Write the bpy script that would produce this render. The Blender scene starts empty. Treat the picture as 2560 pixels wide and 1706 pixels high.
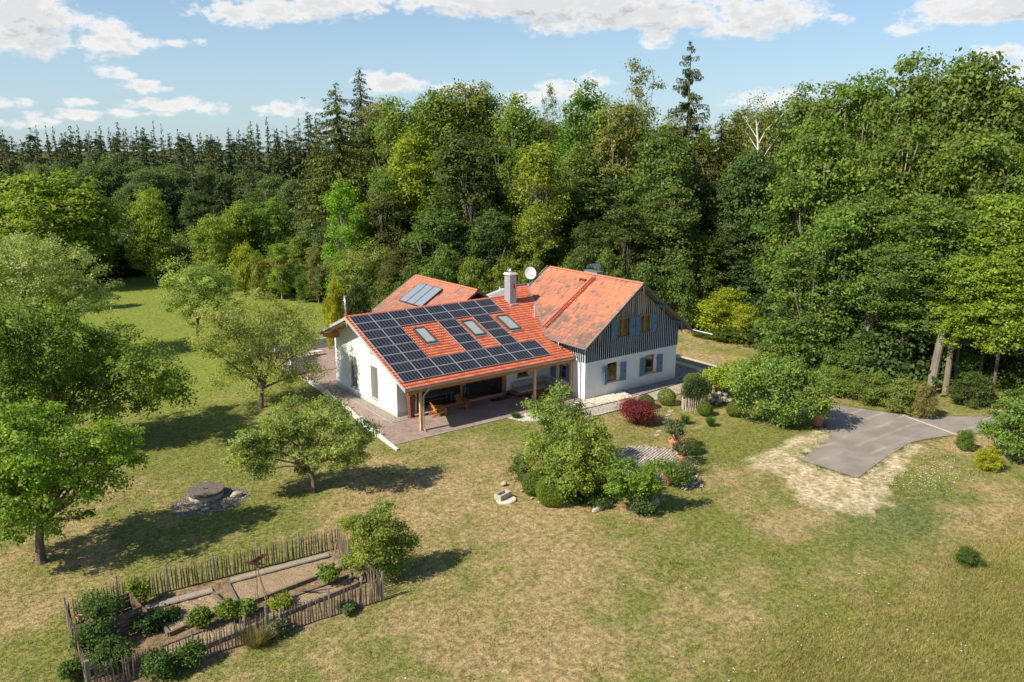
import bpy, math, random
import numpy as np
from mathutils import Vector, Matrix
sc = bpy.context.scene
R_ = math.radians

# ---------------------------------------------------------------- camera
cam_data = bpy.data.cameras.new("camera")
cam = bpy.data.objects.new("camera", cam_data)
sc.collection.objects.link(cam)
sc.camera = cam
cam.location = (-28.315, -53.389, 20.402)
cam.rotation_euler = (R_(90 - 13.374), 0, R_(-36.526))
cam_data.sensor_width = 36
cam_data.lens = 1993.262 / 2560 * 36
cam_data.clip_end = 9000
cam_data.clip_start = 0.5
# ---------------------------------------------------------------- sun
SUN_EL, SUN_AZ = 42.0, -3.0          # light travels towards +x, a touch towards -y
sd = bpy.data.lights.new("sun", 'SUN'); sd.energy = 5.0; sd.angle = R_(0.55); sd.color = (1.0, 0.90, 0.75)
sun = bpy.data.objects.new("sun", sd); sc.collection.objects.link(sun)
ldir = Vector((math.cos(R_(SUN_AZ)) * math.cos(R_(SUN_EL)), math.sin(R_(SUN_AZ)) * math.cos(R_(SUN_EL)), -math.sin(R_(SUN_EL))))
sun.rotation_euler = ldir.to_track_quat('-Z', 'Y').to_euler()
sun.location = (-60, 0, 60)
# ---------------------------------------------------------------- view
sc.view_settings.view_transform = 'Standard'
sc.view_settings.look = 'None'
sc.view_settings.gamma = 1.0
sc.view_settings.use_curve_mapping = False
sc.view_settings.exposure = 0.60
sc.cycles.max_bounces = 6
sc.cycles.transparent_max_bounces = 12
sc.cycles.use_adaptive_sampling = True
sc.cycles.use_denoising = True


# ---------------------------------------------------------------- node helpers
class NT:
    def __init__(s, tree): s.t = tree; s.n = tree.nodes; s.l = tree.links
    def new(s, typ, **kw):
        n = s.n.new(typ)
        for k, v in kw.items(): setattr(n, k, v)
        return n
    def put(s, sock, v):
        if v is None: return
        if isinstance(v, bpy.types.NodeSocket): s.l.new(v, sock)
        else: sock.default_value = v
    def math(s, op, a, b=None, c=None, clamp=False):
        n = s.new('ShaderNodeMath', operation=op, use_clamp=clamp)
        for i, v in enumerate((a, b, c)): s.put(n.inputs[i], v) if v is not None else None
        return n.outputs[0]
    def vmath(s, op, a, b=None):
        n = s.new('ShaderNodeVectorMath', operation=op)
        s.put(n.inputs[0], a)
        if b is not None: s.put(n.inputs[1], b)
        return n
    def noise(s, vec, scale, detail=4, rough=0.55, dim='3D'):
        n = s.new('ShaderNodeTexNoise', noise_dimensions=dim)
        if vec is not None: s.l.new(vec, n.inputs['Vector'])
        n.inputs['Scale'].default_value = scale; n.inputs['Detail'].default_value = detail
        n.inputs['Roughness'].default_value = rough
        return n.outputs[0]
    def ramp(s, fac, stops):
        n = s.new('ShaderNodeValToRGB'); s.put(n.inputs[0], fac)
        e = n.color_ramp.elements
        while len(e) < len(stops): e.new(0.5)
        for el, (p, c) in zip(e, stops):
            el.position = p; el.color = (*c, 1) if not isinstance(c, (int, float)) else (c, c, c, 1)
        return n.outputs[0]
    def mix(s, fac, a, b, mode='MIX'):
        n = s.new('ShaderNodeMix', data_type='RGBA', blend_type=mode)
        s.put(n.inputs[0], fac)
        for k, v in ((6, a), (7, b)):
            if isinstance(v, (tuple, list)): v = (*v[:3], 1)
            s.put(n.inputs[k], v)
        return n.outputs[2]
    def maprange(s, v, a, b, c=0.0, d=1.0):
        n = s.new('ShaderNodeMapRange', interpolation_type='SMOOTHSTEP')
        s.put(n.inputs[0], v)
        for i, q in enumerate((a, b, c, d)): n.inputs[i + 1].default_value = q
        return n.outputs[0]


def material(name):
    m = bpy.data.materials.new(name); m.use_nodes = True
    m.node_tree.nodes.clear()
    return m, NT(m.node_tree)


def finish(nt, color, rough=0.8, metal=0.0, bump=None, bstr=0.3, bdist=0.02, spec=0.3, extra=None):
    p = nt.new('ShaderNodeBsdfPrincipled')
    nt.put(p.inputs['Base Color'], (*color, 1) if isinstance(color, tuple) else color)
    nt.put(p.inputs['Roughness'], rough); nt.put(p.inputs['Metallic'], metal)
    p.inputs['Specular IOR Level'].default_value = spec
    if bump is not None:
        b = nt.new('ShaderNodeBump'); b.inputs['Strength'].default_value = bstr; b.inputs['Distance'].default_value = bdist
        nt.put(b.inputs['Height'], bump); nt.l.new(b.outputs[0], p.inputs['Normal'])
    o = nt.new('ShaderNodeOutputMaterial')
    nt.l.new(p.outputs[0], o.inputs[0])
    return p


def coords(nt, kind='Object'):
    return nt.new('ShaderNodeTexCoord').outputs[kind]


def simple(name, c1, c2=None, scale=6.0, rough=0.8, metal=0.0, bstr=0.2, bscale=40.0, spec=0.3, stretch=None, vary=0.0):
    """two-tone noise material with a fine bump; vary = per-object brightness spread"""
    m, nt = material(name)
    v = coords(nt)
    if stretch:
        mp = nt.new('ShaderNodeMapping'); nt.l.new(v, mp.inputs[0]); mp.inputs['Scale'].default_value = stretch; v = mp.outputs[0]
    c2 = c2 or tuple(x * 0.8 for x in c1)
    col = nt.mix(nt.maprange(nt.noise(v, scale, 5), 0.35, 0.65), c1, c2)
    if vary:
        oi = nt.new('ShaderNodeObjectInfo').outputs['Random']
        f = nt.math('MULTIPLY_ADD', oi, vary, 1 - vary * 0.5)
        n = nt.new('ShaderNodeVectorMath', operation='SCALE'); nt.l.new(col, n.inputs[0]); nt.l.new(f, n.inputs['Scale']); col = n.outputs[0]
    finish(nt, col, rough, metal, nt.noise(v, bscale, 3), bstr, 0.01, spec)
    return m


# ---------------------------------------------------------------- sky
world = bpy.data.worlds.new("World"); sc.world = world; world.use_nodes = True
wt = NT(world.node_tree); wt.n.clear()
CLOUDS = [  # azimuth, elevation, half width, half height (degrees), weight
    (6.55, 7.55, 3.86, 2.52, 2.2),
    (7.76, 6.57, 2.03, 1.22, 1.5),
    (10.79, 6.75, 2.24, 1.54, 1.9),
    (12.21, 6.51, 2.03, 0.57, 1.3),
    (11.11, 4.77, 1.46, 0.57, 1.4),
    (12.69, 3.90, 1.83, 0.53, 1.4),
    (21.19, 8.88, 6.10, 0.98, 1.8),
    (25.09, 9.47, 4.88, 0.89, 1.8),
    (19.01, 8.45, 2.85, 0.89, 1.5),
    (38.65, 9.66, 13.42, 1.22, 2.4),
    (43.03, 8.81, 8.54, 1.22, 2.2),
    (47.60, 8.84, 6.10, 1.38, 1.8),
    (39.84, 8.18, 3.25, 0.81, 1.3),
    (52.32, 8.42, 4.88, 1.54, 2.0),
    (51.27, 7.80, 3.66, 0.73, 1.5),
    (46.38, 7.49, 1.63, 0.89, 1.5),
    (49.82, 9.03, 2.44, 1.02, 1.6),
    (66.11, 8.21, 4.88, 1.14, 2.2),
    (57.86, 8.03, 0.89, 0.49, 1.1),
    (61.51, 7.33, 1.42, 0.65, 1.2),
    (66.86, 5.68, 2.44, 0.65, 1.4),
    (67.75, 4.67, 1.22, 0.89, 1.6),
    (28.31, 4.40, 2.85, 0.98, 1.6),
    (27.45, 4.81, 1.22, 0.65, 1.3),
    (42.27, 4.63, 1.71, 0.73, 1.5),
    (40.50, 4.16, 2.85, 0.89, 1.4),
    (32.74, 4.15, 2.03, 0.57, 1.3),
    (14.11, 2.91, 3.05, 0.57, 1.4),
    (9.35, 2.23, 3.66, 0.41, 1.2),
    (8.95, 2.91, 1.38, 0.33, 1.3),
    (6.29, 1.71, 1.83, 0.49, 1.3),
    (5.31, 2.81, 2.03, 0.41, 1.2),
    (12.03, 2.28, 2.85, 0.28, 1.2),
    (16.44, 2.69, 1.63, 0.57, 1.2),
    (19.68, 2.74, 1.22, 0.33, 1.2),
    (21.06, 2.62, 1.83, 0.65, 1.3),
    (22.48, 2.84, 1.42, 0.49, 1.2),
    (53.49, 3.45, 2.85, 0.73, 1.3),
    (55.10, 3.69, 1.63, 0.41, 1.2),
    (16.78, 6.80, 1.02, 0.41, 1.0),
    (15.09, 6.60, 0.81, 0.33, 0.95),
    (38.94, 5.15, 0.65, 0.28, 1.1),
    (55.53, 8.22, 0.81, 0.41, 1.1),
    (38.12, 3.59, 2.44, 0.65, 1.3)
]
def cloud_group():
    g = bpy.data.node_groups.new("cloud_density", 'ShaderNodeTree')
    g.interface.new_socket("v", in_out='INPUT', socket_type='NodeSocketVector')
    g.interface.new_socket("d", in_out='OUTPUT', socket_type='NodeSocketFloat')
    t = NT(g); gi = t.new('NodeGroupInput').outputs[0]; go = t.new('NodeGroupOutput')
    acc = None
    for (az, el, ra, re, w) in CLOUDS:
        s = t.vmath('SUBTRACT', gi, (az, el, 0)).outputs[0]
        q = t.vmath('MULTIPLY', s, (1 / ra, 1 / re, 0)).outputs[0]
        d = t.vmath('DOT_PRODUCT', q, q).outputs['Value']
        f = t.math('MULTIPLY_ADD', d, -w, w)
        acc = f if acc is None else t.math('MAXIMUM', acc, f)
    n1 = t.noise(t.vmath('MULTIPLY', gi, (0.25, 0.5, 1)).outputs[0], 1.0, 3, 0.5)
    n3 = t.noise(t.vmath('MULTIPLY', gi, (0.75, 1.25, 1)).outputs[0], 1.0, 9, 0.62)
    n2 = t.noise(t.vmath('MULTIPLY', gi, (0.05, 0.10, 1)).outputs[0], 1.0, 5, 0.5)
    sep = t.new('ShaderNodeSeparateXYZ'); t.l.new(gi, sep.inputs[0])
    broad = t.math('MULTIPLY', t.math('SUBTRACT', n2, 0.47), t.maprange(sep.outputs[1], 16, 30, 0, 4.5))
    broad = t.math('SUBTRACT', broad, t.maprange(sep.outputs[1], 16, 26, 1.9, .3))
    acc = t.math('MAXIMUM', acc, broad)
    dd = t.math('ADD', acc, t.math('ADD', t.math('MULTIPLY', t.math('SUBTRACT', n1, 0.5), 2.0), t.math('MULTIPLY', t.math('SUBTRACT', n3, 0.52), 5.2)))
    t.l.new(dd, go.inputs[0])
    return g
cg = cloud_group()
gen = wt.new('ShaderNodeTexCoord').outputs['Generated']
sx = wt.new('ShaderNodeSeparateXYZ'); wt.l.new(gen, sx.inputs[0])
azn = wt.math('MULTIPLY', wt.math('ARCTAN2', sx.outputs[0], sx.outputs[1]), 57.2958)
eln = wt.math('MULTIPLY', wt.math('ARCSINE', sx.outputs[2]), 57.2958)
cv = wt.new('ShaderNodeCombineXYZ'); wt.l.new(azn, cv.inputs[0]); wt.l.new(eln, cv.inputs[1])
d1 = wt.new('ShaderNodeGroup'); d1.node_tree = cg; wt.l.new(cv.outputs[0], d1.inputs[0])
off = wt.vmath('ADD', cv.outputs[0], (-0.55, 0.8, 0)).outputs[0]
d2 = wt.new('ShaderNodeGroup'); d2.node_tree = cg; wt.l.new(off, d2.inputs[0])
dens = wt.maprange(d1.outputs[0], 0.0, 1.5)
# lit where the cloud thins out towards the sun, grey where more cloud lies that way
lit = wt.maprange(wt.math('SUBTRACT', d1.outputs[0], wt.math('MULTIPLY', d2.outputs[0], 1.0)), -1.3, 0.9)
thick = wt.maprange(d1.outputs[0], 0.5, 2.2)
lit2 = wt.math('MULTIPLY', wt.math('SUBTRACT', 1.0, lit), wt.math('MULTIPLY_ADD', thick, 0.75, 0.25))
sky = wt.new('ShaderNodeTexSky', sky_type='NISHITA')
sky.sun_disc = False; sky.sun_elevation = R_(SUN_EL); sky.sun_rotation = R_(270 + 3)
sky.altitude = 300; sky.air_density = 1.0; sky.dust_density = 0.7; sky.ozone_density = 2.0
skyb = wt.mix(1.0, sky.outputs[0], (.80, .87, .93), 'MULTIPLY')
skyb = wt.mix(wt.maprange(eln, 0, 17, .6, 0), skyb, (3.3, 4.5, 5.3))
lit2 = wt.math('MAXIMUM', lit2, wt.math('MULTIPLY', thick, .45))
cloudcol = wt.mix(lit2, (7.0, 6.75, 6.5), (2.9, 3.15, 3.45))
mx = wt.mix(wt.math('MULTIPLY', dens, 0.95), skyb, cloudcol)
bg = wt.new('ShaderNodeBackground'); wt.l.new(mx, bg.inputs[0]); bg.inputs[1].default_value = 0.10
wo = wt.new('ShaderNodeOutputWorld'); wt.l.new(bg.outputs[0], wo.inputs[0])

# ---------------------------------------------------------------- geometry helpers
def tag(o, label=None, cat=None, group=None, kind=None):
    if label: o['label'] = label
    if cat: o['category'] = cat
    if group: o['group'] = group
    if kind: o['kind'] = kind
    return o


def empty(name, loc, label=None, cat=None, group=None, kind=None):
    o = bpy.data.objects.new(name, None); sc.collection.objects.link(o); o.location = loc
    o.empty_display_size = 0.3
    return tag(o, label, cat, group, kind)


def raw_mesh(name, V, F, mat=None, attrs=None, smooth=False):
    """V (n,3); F (m,k) array of equal polygons or list of polygons"""
    me = bpy.data.meshes.new(name)
    V = np.asarray(V, np.float32)
    if isinstance(F, np.ndarray):
        k = F.shape[1]; m = len(F)
        me.vertices.add(len(V)); me.vertices.foreach_set('co', V.ravel())
        me.loops.add(m * k); me.loops.foreach_set('vertex_index', F.astype(np.int32).ravel())
        me.polygons.add(m)
        me.polygons.foreach_set('loop_start', np.arange(0, m * k, k, dtype=np.int32))
        me.update(calc_edges=True)
    else:
        me.from_pydata(V.tolist(), [], F); me.update()
    if attrs:
        for an, av in attrs.items():
            av = np.asarray(av, np.float32)
            if av.ndim == 1:
                a = me.attributes.new(an, 'FLOAT', 'POINT'); a.data.foreach_set('value', av)
            else:
                a = me.attributes.new(an, 'FLOAT_COLOR', 'POINT')
                c = np.ones((len(av), 4), np.float32); c[:, :3] = av; a.data.foreach_set('color', c.ravel())
    if smooth: me.polygons.foreach_set('use_smooth', np.ones(len(me.polygons), bool))
    if mat: me.materials.append(mat)
    return me


def root_loc(p):
    while p.parent: p = p.parent
    return p.location


def link(name, me, parent=None, loc=None):
    o = bpy.data.objects.new(name, me); sc.collection.objects.link(o)
    if parent: o.parent = parent
    if loc is not None: o.location = Vector(loc) - (root_loc(parent) if parent else Vector((0, 0, 0)))
    return o


class MB:
    """collects shapes in world coordinates, builds ONE mesh object"""
    def __init__(s): s.V = []; s.F = []; s.T = []
    def add(s, V, F, t=0.5):
        n = len(s.V); s.V += [tuple(v) for v in V]; s.F += [tuple(i + n for i in f) for f in F]; s.T += [t] * len(V)
        return s
    def box(s, c, size, rot=(0, 0, 0), t=0.5):
        m = Matrix.Rotation(rot[2], 3, 'Z') @ Matrix.Rotation(rot[1], 3, 'Y') @ Matrix.Rotation(rot[0], 3, 'X')
        V = []
        for x in (-.5, .5):
            for y in (-.5, .5):
                for z in (-.5, .5):
                    V.append(Vector(c) + m @ Vector((x * size[0], y * size[1], z * size[2])))
        return s.add(V, [(0, 1, 3, 2), (4, 6, 7, 5), (0, 4, 5, 1), (2, 3, 7, 6), (0, 2, 6, 4), (1, 5, 7, 3)], t)
    def bx(s, x0, x1, y0, y1, z0, z1, t=0.5):
        return s.box(((x0 + x1) / 2, (y0 + y1) / 2, (z0 + z1) / 2), (abs(x1 - x0), abs(y1 - y0), abs(z1 - z0)), t=t)
    def bar(s, a, b, w, h, t=0.5, up=(0, 0, 1)):
        """rectangular bar from a to b"""
        a, b = Vector(a), Vector(b); d = (b - a).normalized(); u = Vector(up)
        sd_ = d.cross(u)
        if sd_.length < 1e-4: sd_ = d.cross(Vector((0, 1, 0)))
        sd_.normalize(); u = sd_.cross(d)
        V = []
        for p in (a, b):
            for i, j in ((-1, -1), (1, -1), (1, 1), (-1, 1)): V.append(p + sd_ * i * w / 2 + u * j * h / 2)
        return s.add(V, [(3, 2, 1, 0), (4, 5, 6, 7), (0, 1, 5, 4), (1, 2, 6, 5), (2, 3, 7, 6), (3, 0, 4, 7)], t)
    def tube(s, pts, radii, n=8, t=0.5):
        pts = [Vector(p) for p in pts]; V = []; F = []
        if not hasattr(radii, '__len__'): radii = [radii] * len(pts)
        for k, p in enumerate(pts):
            d = (pts[min(k + 1, len(pts) - 1)] - pts[max(k - 1, 0)]).normalized()
            a = d.cross(Vector((0.13, 0.99, 0.05))); a.normalize(); b = d.cross(a)
            for i in range(n):
                an = 2 * math.pi * i / n
                V.append(p + (a * math.cos(an) + b * math.sin(an)) * radii[k])
        for k in range(len(pts) - 1):
            for i in range(n):
                j = (i + 1) % n
                F.append((k * n + i, (k + 1) * n + i, (k + 1) * n + j, k * n + j))
        F.append(tuple(range(n))); F.append(tuple((len(pts) - 1) * n + i for i in reversed(range(n))))
        return s.add(V, F, t)
    def lathe(s, c, prof, n=20, t=0.5):
        V = []; F = []
        for r, z in prof:
            for i in range(n):
                a = 2 * math.pi * i / n; V.append((c[0] + r * math.cos(a), c[1] + r * math.sin(a), c[2] + z))
        for k in range(len(prof) - 1):
            for i in range(n):
                j = (i + 1) % n; F.append((k * n + i, k * n + j, (k + 1) * n + j, (k + 1) * n + i))
        F.append(tuple(reversed(range(n)))); F.append(tuple((len(prof) - 1) * n + i for i in range(n)))
        return s.add(V, F, t)
    def prism(s, poly, vec, t=0.5):
        """poly: list of 3d points (planar), extruded by vec"""
        n = len(poly); vec = Vector(vec)
        V = [Vector(p) for p in poly] + [Vector(p) + vec for p in poly]
        F = [tuple(reversed(range(n))), tuple(range(n, 2 * n))] + [(i, (i + 1) % n, n + (i + 1) % n, n + i) for i in range(n)]
        return s.add(V, F, t)
    def build(s, name, mat, parent=None, bevel=0.0, smooth=False):
        V = np.array(s.V, np.float32)
        if parent is not None: V = V - np.array(root_loc(parent), np.float32)
        me = raw_mesh(name, V, [list(f) for f in s.F], mat, {'tint': s.T}, smooth)
        if smooth: pass
        import bmesh
        b = bmesh.new(); b.from_mesh(me); bmesh.ops.recalc_face_normals(b, faces=b.faces); b.to_mesh(me); b.free()
        o = bpy.data.objects.new(name, me); sc.collection.objects.link(o)
        if parent is not None: o.parent = parent
        if bevel:
            md = o.modifiers.new('bevel', 'BEVEL'); md.width = bevel; md.segments = 1; md.limit_method = 'ANGLE'
        return o


def vnoise(x, y, scale, seed=0, octs=3):
    """smooth value noise in numpy, 0..1"""
    out = 0; amp = 1; tot = 0
    for o in range(octs):
        X = np.asarray(x) / scale * 2 ** o + 17.3 * seed + 5.1 * o; Y = np.asarray(y) / scale * 2 ** o - 9.7 * seed + 3.3 * o
        xi = np.floor(X); yi = np.floor(Y); fx = X - xi; fy = Y - yi
        fx = fx * fx * (3 - 2 * fx); fy = fy * fy * (3 - 2 * fy)
        def h(a, b):
            v = np.sin(a * 127.1 + b * 311.7 + seed * 74.7) * 43758.5453
            return v - np.floor(v)
        n = (h(xi, yi) * (1 - fx) + h(xi + 1, yi) * fx) * (1 - fy) + (h(xi, yi + 1) * (1 - fx) + h(xi + 1, yi + 1) * fx) * fy
        out = out + n * amp; tot += amp; amp *= 0.5
    return out / tot


def sstep(a, b, v):
    t = np.clip((np.asarray(v, float) - a) / (b - a), 0, 1); return t * t * (3 - 2 * t)

# ================================================================ GROUND
def inpoly(x, y, poly):
    x = np.asarray(x); y = np.asarray(y); ins = np.zeros(x.shape, bool); n = len(poly)
    for i in range(n):
        x1, y1 = poly[i]; x2, y2 = poly[(i + 1) % n]
        c = ((y1 > y) != (y2 > y)) & (x < (x2 - x1) * (y - y1) / ((y2 - y1) + 1e-12) + x1)
        ins ^= c
    return ins

ROAD = [(17.75, -24.15), (23.6, -22.9), (26.3, -20.2), (26.9, -16), (27.2, -11), (29.3, -9.2), (33.4, -9.2), (32.2, -13), (31.0, -17.2),
        (31.2, -20), (32.6, -23.2), (34.66, -25.31), (37.2, -27.2), (39.65, -28.25), (44, -29.3), (60, -33), (60, -38), (44, -33.6), (38, -31.6), (34.23, -29.6),
        (31.13, -28.0), (28.5, -27.2), (26.84, -26.9), (22.14, -27.5), (17.95, -28.2)]
VERGE = [(14.2, -21.6), (14.5, -24.5), (12.4, -27.6), (12.0, -30.0), (13.4, -31.6), (15.9, -31.4), (18.5, -30.2), (22.5, -28.9), (27.6, -27.7),
         (26.8, -26.7), (22.1, -27.3), (18.0, -28.0), (17.9, -24.2), (23.5, -22.8), (25.4, -21.2), (22.5, -21.6), (18.5, -21.9)]
GARDEN = [(-25.4, -16.6), (-23.2, -15.9), (-12.9, -17.0), (-13.25, -22.86), (-25.5, -22.6)]
PATIO = [(-3.3, -5.1), (14.86, -5.1), (14.86, 0), (0, 0), (0, 11.3), (6, 11.3), (6, 27), (-2.2, 27), (-1.7, 12), (-2.2, 7), (-2.6, 1), (-3.2, -3)]

def verge_amt(x, y):
    x = np.asarray(x, float); y = np.asarray(y, float)
    j = (vnoise(x, y, 1.2, 5) - .5) * 1.9; k = (vnoise(x, y, 1.2, 6) - .5) * 1.9
    a = inpoly(x + j, y + k, VERGE).astype(float)
    return a * np.clip(.75 + (vnoise(x, y, .9, 8) - .5) * 1.2 + (vnoise(x, y, .35, 28) - .5) * 1.6, 0, 1)

GREEN = np.array((.150, .178, .036)); TAN = np.array((.36, .27, .135)); VIVID = np.array((.165, .225, .030))
OLIVE = np.array((.25, .235, .068)); STRAW = np.array((.56, .46, .31)); SOILC = np.array((.22, .15, .095)); BLUEG = np.array((.085, .135, .045))

def gauss(x, y, cx, cy, rx, ry=None):
    ry = ry or rx
    return np.exp(-(((x - cx) / rx) ** 2 + ((y - cy) / ry) ** 2))

def lawn_fields(x, y):
    x = np.asarray(x, float); y = np.asarray(y, float)
    n1 = vnoise(x, y, 7, 1); n2 = vnoise(x, y, 2.2, 2); n3 = vnoise(x, y, .7, 3)
    dry = .40 + (n1 - .5) * .85 + (n2 - .5) * .8 + (n3 - .5) * .8
    dry += .35 * gauss(x, y, -2, -18, 9, 8) + .35 * gauss(x, y, 9.2, -28.8, 2.6, 2.0) + .25 * gauss(x, y, -8, -28, 12, 6) + .3 * gauss(x, y, -27, -14, 4, 3) + .18 * gauss(x, y, -4, -13, 6, 4)
    dry += .35 * gauss(x, y, 17, -37, 4, 3) + .25 * gauss(x, y, 20, -35, 5, 2.5) + .3 * gauss(x, y, 39, 0, 12, 9) + .25 * gauss(x, y, 30, -30, 4, 2)
    dry -= .4 * gauss(x, y, 18, -21, 6, 4) + .25 * gauss(x, y, -12, 2, 9, 9) + .35 * gauss(x, y, 13.5, -33.2, 5, 3) + .3 * gauss(x, y, 23, -31, 5, 2.5) + .25 * gauss(x, y, 4, -26, 5, 3)
    far = sstep(6, 22, y) * (1 - sstep(20, 30, x)); dry = dry * (1 - far * .8) - far * .05
    # unmown meadow on the lower right, its edge runs from the lower middle to the right
    e = y + 34.6 + (x + 8) * .06 + (vnoise(x, y, 3, 9) - .5) * 3.0
    mead = (1 - sstep(-3.2, 1.6, e)) * sstep(-13, -8, x)
    return np.clip(dry, 0, 1), far, mead

def lawn_color(x, y):
    dry, far, mead = lawn_fields(x, y)
    D = sstep(.1, .95, dry)[..., None]; far = far[..., None]; m = mead[..., None]
    c = GREEN * (1 - D) + TAN * D
    c = c * (1 - far) + (VIVID * (1 - D * .5) + TAN * D * .5) * far
    bg = (gauss(np.asarray(x), np.asarray(y), 15, -33, 5, 2.6) * .8)[..., None]
    c = c * (1 - bg * (1 - D)) + BLUEG * bg * (1 - D)
    o = OLIVE * (.8 + .5 * vnoise(x, y, 1.5, 12)[..., None])
    c = c * (1 - m) + (o * .75 + c * .25) * m
    v = verge_amt(x, y)[..., None]
    c = c * (1 - v) + STRAW * v
    g = inpoly(x, y, GARDEN)[..., None]
    gs = SOILC * (.75 + .5 * vnoise(x, y, .5, 14)[..., None])
    c = np.where(g, gs, c)
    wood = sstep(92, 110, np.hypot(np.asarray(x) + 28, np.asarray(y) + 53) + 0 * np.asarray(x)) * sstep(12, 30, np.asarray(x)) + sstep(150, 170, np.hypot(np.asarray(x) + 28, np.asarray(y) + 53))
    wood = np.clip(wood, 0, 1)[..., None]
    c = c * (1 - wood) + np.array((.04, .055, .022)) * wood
    return c

def axis(dense0, dense1, step, far):
    a = list(np.arange(dense0, dense1 + 1e-6, step)); s = step; p = a[-1]
    while p < far: s *= 1.35; p += s; a.append(p)
    s = step; p = a[0]
    while p > -far: s *= 1.35; p -= s; a.insert(0, p)
    return np.array(a)

gx = axis(-38, 52, .5, 4200); gy = axis(-48, 36, .5, 4200)
X, Y = np.meshgrid(gx, gy, indexing='ij')
def terrain(x, y):
    d = np.hypot(np.asarray(x) + 28, np.asarray(y) + 53)
    z = -.03 - .04 * vnoise(x, y, 5, 21)
    z = z - .0 + sstep(420, 900, d) * (12 + 14 * vnoise(x, y, 500, 22, 2))
    return z
Z = terrain(X, Y)
nx, ny = X.shape
V = np.stack([X.ravel(), Y.ravel(), Z.ravel()], 1)
I = np.arange(nx * ny).reshape(nx, ny)
F = np.stack([I[:-1, :-1].ravel(), I[1:, :-1].ravel(), I[1:, 1:].ravel(), I[:-1, 1:].ravel()], 1)

def lawn_material(name, fine=True):
    m, nt = material(name)
    a = nt.new('ShaderNodeAttribute', attribute_name='col').outputs['Color']
    v = coords(nt)
    geo = nt.new('ShaderNodeNewGeometry').outputs['Position']
    n1 = nt.noise(geo, 3.2, 6, 0.7); n2 = nt.noise(geo, 11, 4, 0.75)
    k = nt.math('MULTIPLY', nt.maprange(n1, .3, .7, .55, 1.45), nt.maprange(n2, .25, .75, .6, 1.4))
    sc_ = nt.new('ShaderNodeVectorMath', operation='SCALE'); nt.l.new(a, sc_.inputs[0]); nt.l.new(k, sc_.inputs['Scale'])
    tanmix = nt.mix(nt.math('MULTIPLY', nt.maprange(nt.noise(geo, 5.5, 5, .75), .46, .66), .7), sc_.outputs[0], (.32, .235, .12))
    grn = nt.mix(nt.math('MULTIPLY', nt.maprange(nt.noise(geo, 2.1, 6, .75), .50, .66), .6), tanmix, (.085, .115, .028))
    finish(nt, grn, 1.0, bump=n2, bstr=.9, bdist=.06, spec=.05)
    return m
lawn_mat = lawn_material("lawn")
ground = link("ground", raw_mesh("ground", V, F, lawn_mat, {'col': lawn_color(X.ravel(), Y.ravel())}, True))
tag(ground, kind='structure', label='wide lawn with green and dried patches around the farmhouse')

# grass blades standing on the lawn
def blades(name, n, box, mask, h0, h1, w, seed, mat, bright=1.25, lean=.5, per=1):
    r = np.random.default_rng(seed)
    x = r.uniform(box[0], box[1], n); y = r.uniform(box[2], box[3], n)
    k = mask(x, y, r); x = x[k]; y = y[k]; n = len(x)
    z = terrain(x, y)
    a = r.uniform(0, 6.283, n); h = r.uniform(h0, h1, n); ww = w * r.uniform(.6, 1.4, n)
    lx = r.normal(0, lean, n) * h + h * .25; ly = r.normal(0, lean, n) * h
    p0 = np.stack([x - np.cos(a) * ww, y - np.sin(a) * ww, z - .02], 1); p1 = np.stack([x + np.cos(a) * ww, y + np.sin(a) * ww, z - .02], 1)
    p2 = np.stack([x + lx, y + ly, z + h], 1)
    V = np.concatenate([p0, p1, p2], 1).reshape(-1, 3)
    c = lawn_color(x, y) * r.uniform(.6, 1.4, (n, 1)) * bright * (1 + r.uniform(-.22, .22, (n, 1)) * np.array((1, 0, -.4)))
    c = np.repeat(c, 3, 0)
    F = np.arange(n * 3).reshape(n, 3)
    return link(name, raw_mesh(name, V, F, mat, {'col': c}))

blade_mat, nt = material("grass_blade")
a = nt.new('ShaderNodeAttribute', attribute_name='col').outputs['Color']
p = nt.new('ShaderNodeBsdfDiffuse'); nt.l.new(a, p.inputs[0])
q = nt.new('ShaderNodeBsdfTranslucent'); nt.l.new(a, q.inputs[0])
ms = nt.new('ShaderNodeMixShader'); ms.inputs[0].default_value = .4; nt.l.new(p.outputs[0], ms.inputs[1]); nt.l.new(q.outputs[0], ms.inputs[2])
o = nt.new('ShaderNodeOutputMaterial'); nt.l.new(ms.outputs[0], o.inputs[0])

CIRC = (9.1, -18.4, 3.15)
def free(x, y):
    b = inpoly(x, y, ROAD) | inpoly(x, y, PATIO) | inpoly(x, y, GARDEN) | (np.hypot(x - CIRC[0], y - CIRC[1]) < CIRC[2])
    b |= (x > 12.4) & (x < 29) & (y > -9.1) | (x > 6.8) & (x < 14) & (y > -7.5)
    b |= (np.hypot(x + 16.6, (y + 6.5)) < 1.6)
    b |= (x > -2.6) & (x < 27) & (y > -5.2) & (y < 25) & ~((x < 0) & (y > 25))
    return ~b
def m_short(x, y, r):
    d = np.hypot(x + 28, y + 53)
    far, mead = 0, 0
    return free(x, y) & (d < 75) & (r.uniform(0, 1, len(x)) < np.clip(1.4 - d / 60, .12, 1)) & (verge_amt(x, y) < r.uniform(.1, 1.1, len(x)))
g1 = blades('short_grass', 450000, (-32, 32, -47, 12), m_short, .03, .09, .022, 1, blade_mat, 1.15)
tag(g1, 'short mown grass of the garden lawn', kind='stuff')
def m_mead(x, y, r):
    _, _, mead = lawn_fields(x, y)
    return free(x, y) & (mead > r.uniform(.15, 1, len(x)))
g2 = blades('meadow_grass', 330000, (-14, 40, -56, -33), m_mead, .08, .34, .012, 2, blade_mat, 1.15, .6)
tag(g2, 'long unmown yellow green meadow grass', kind='stuff')
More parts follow.
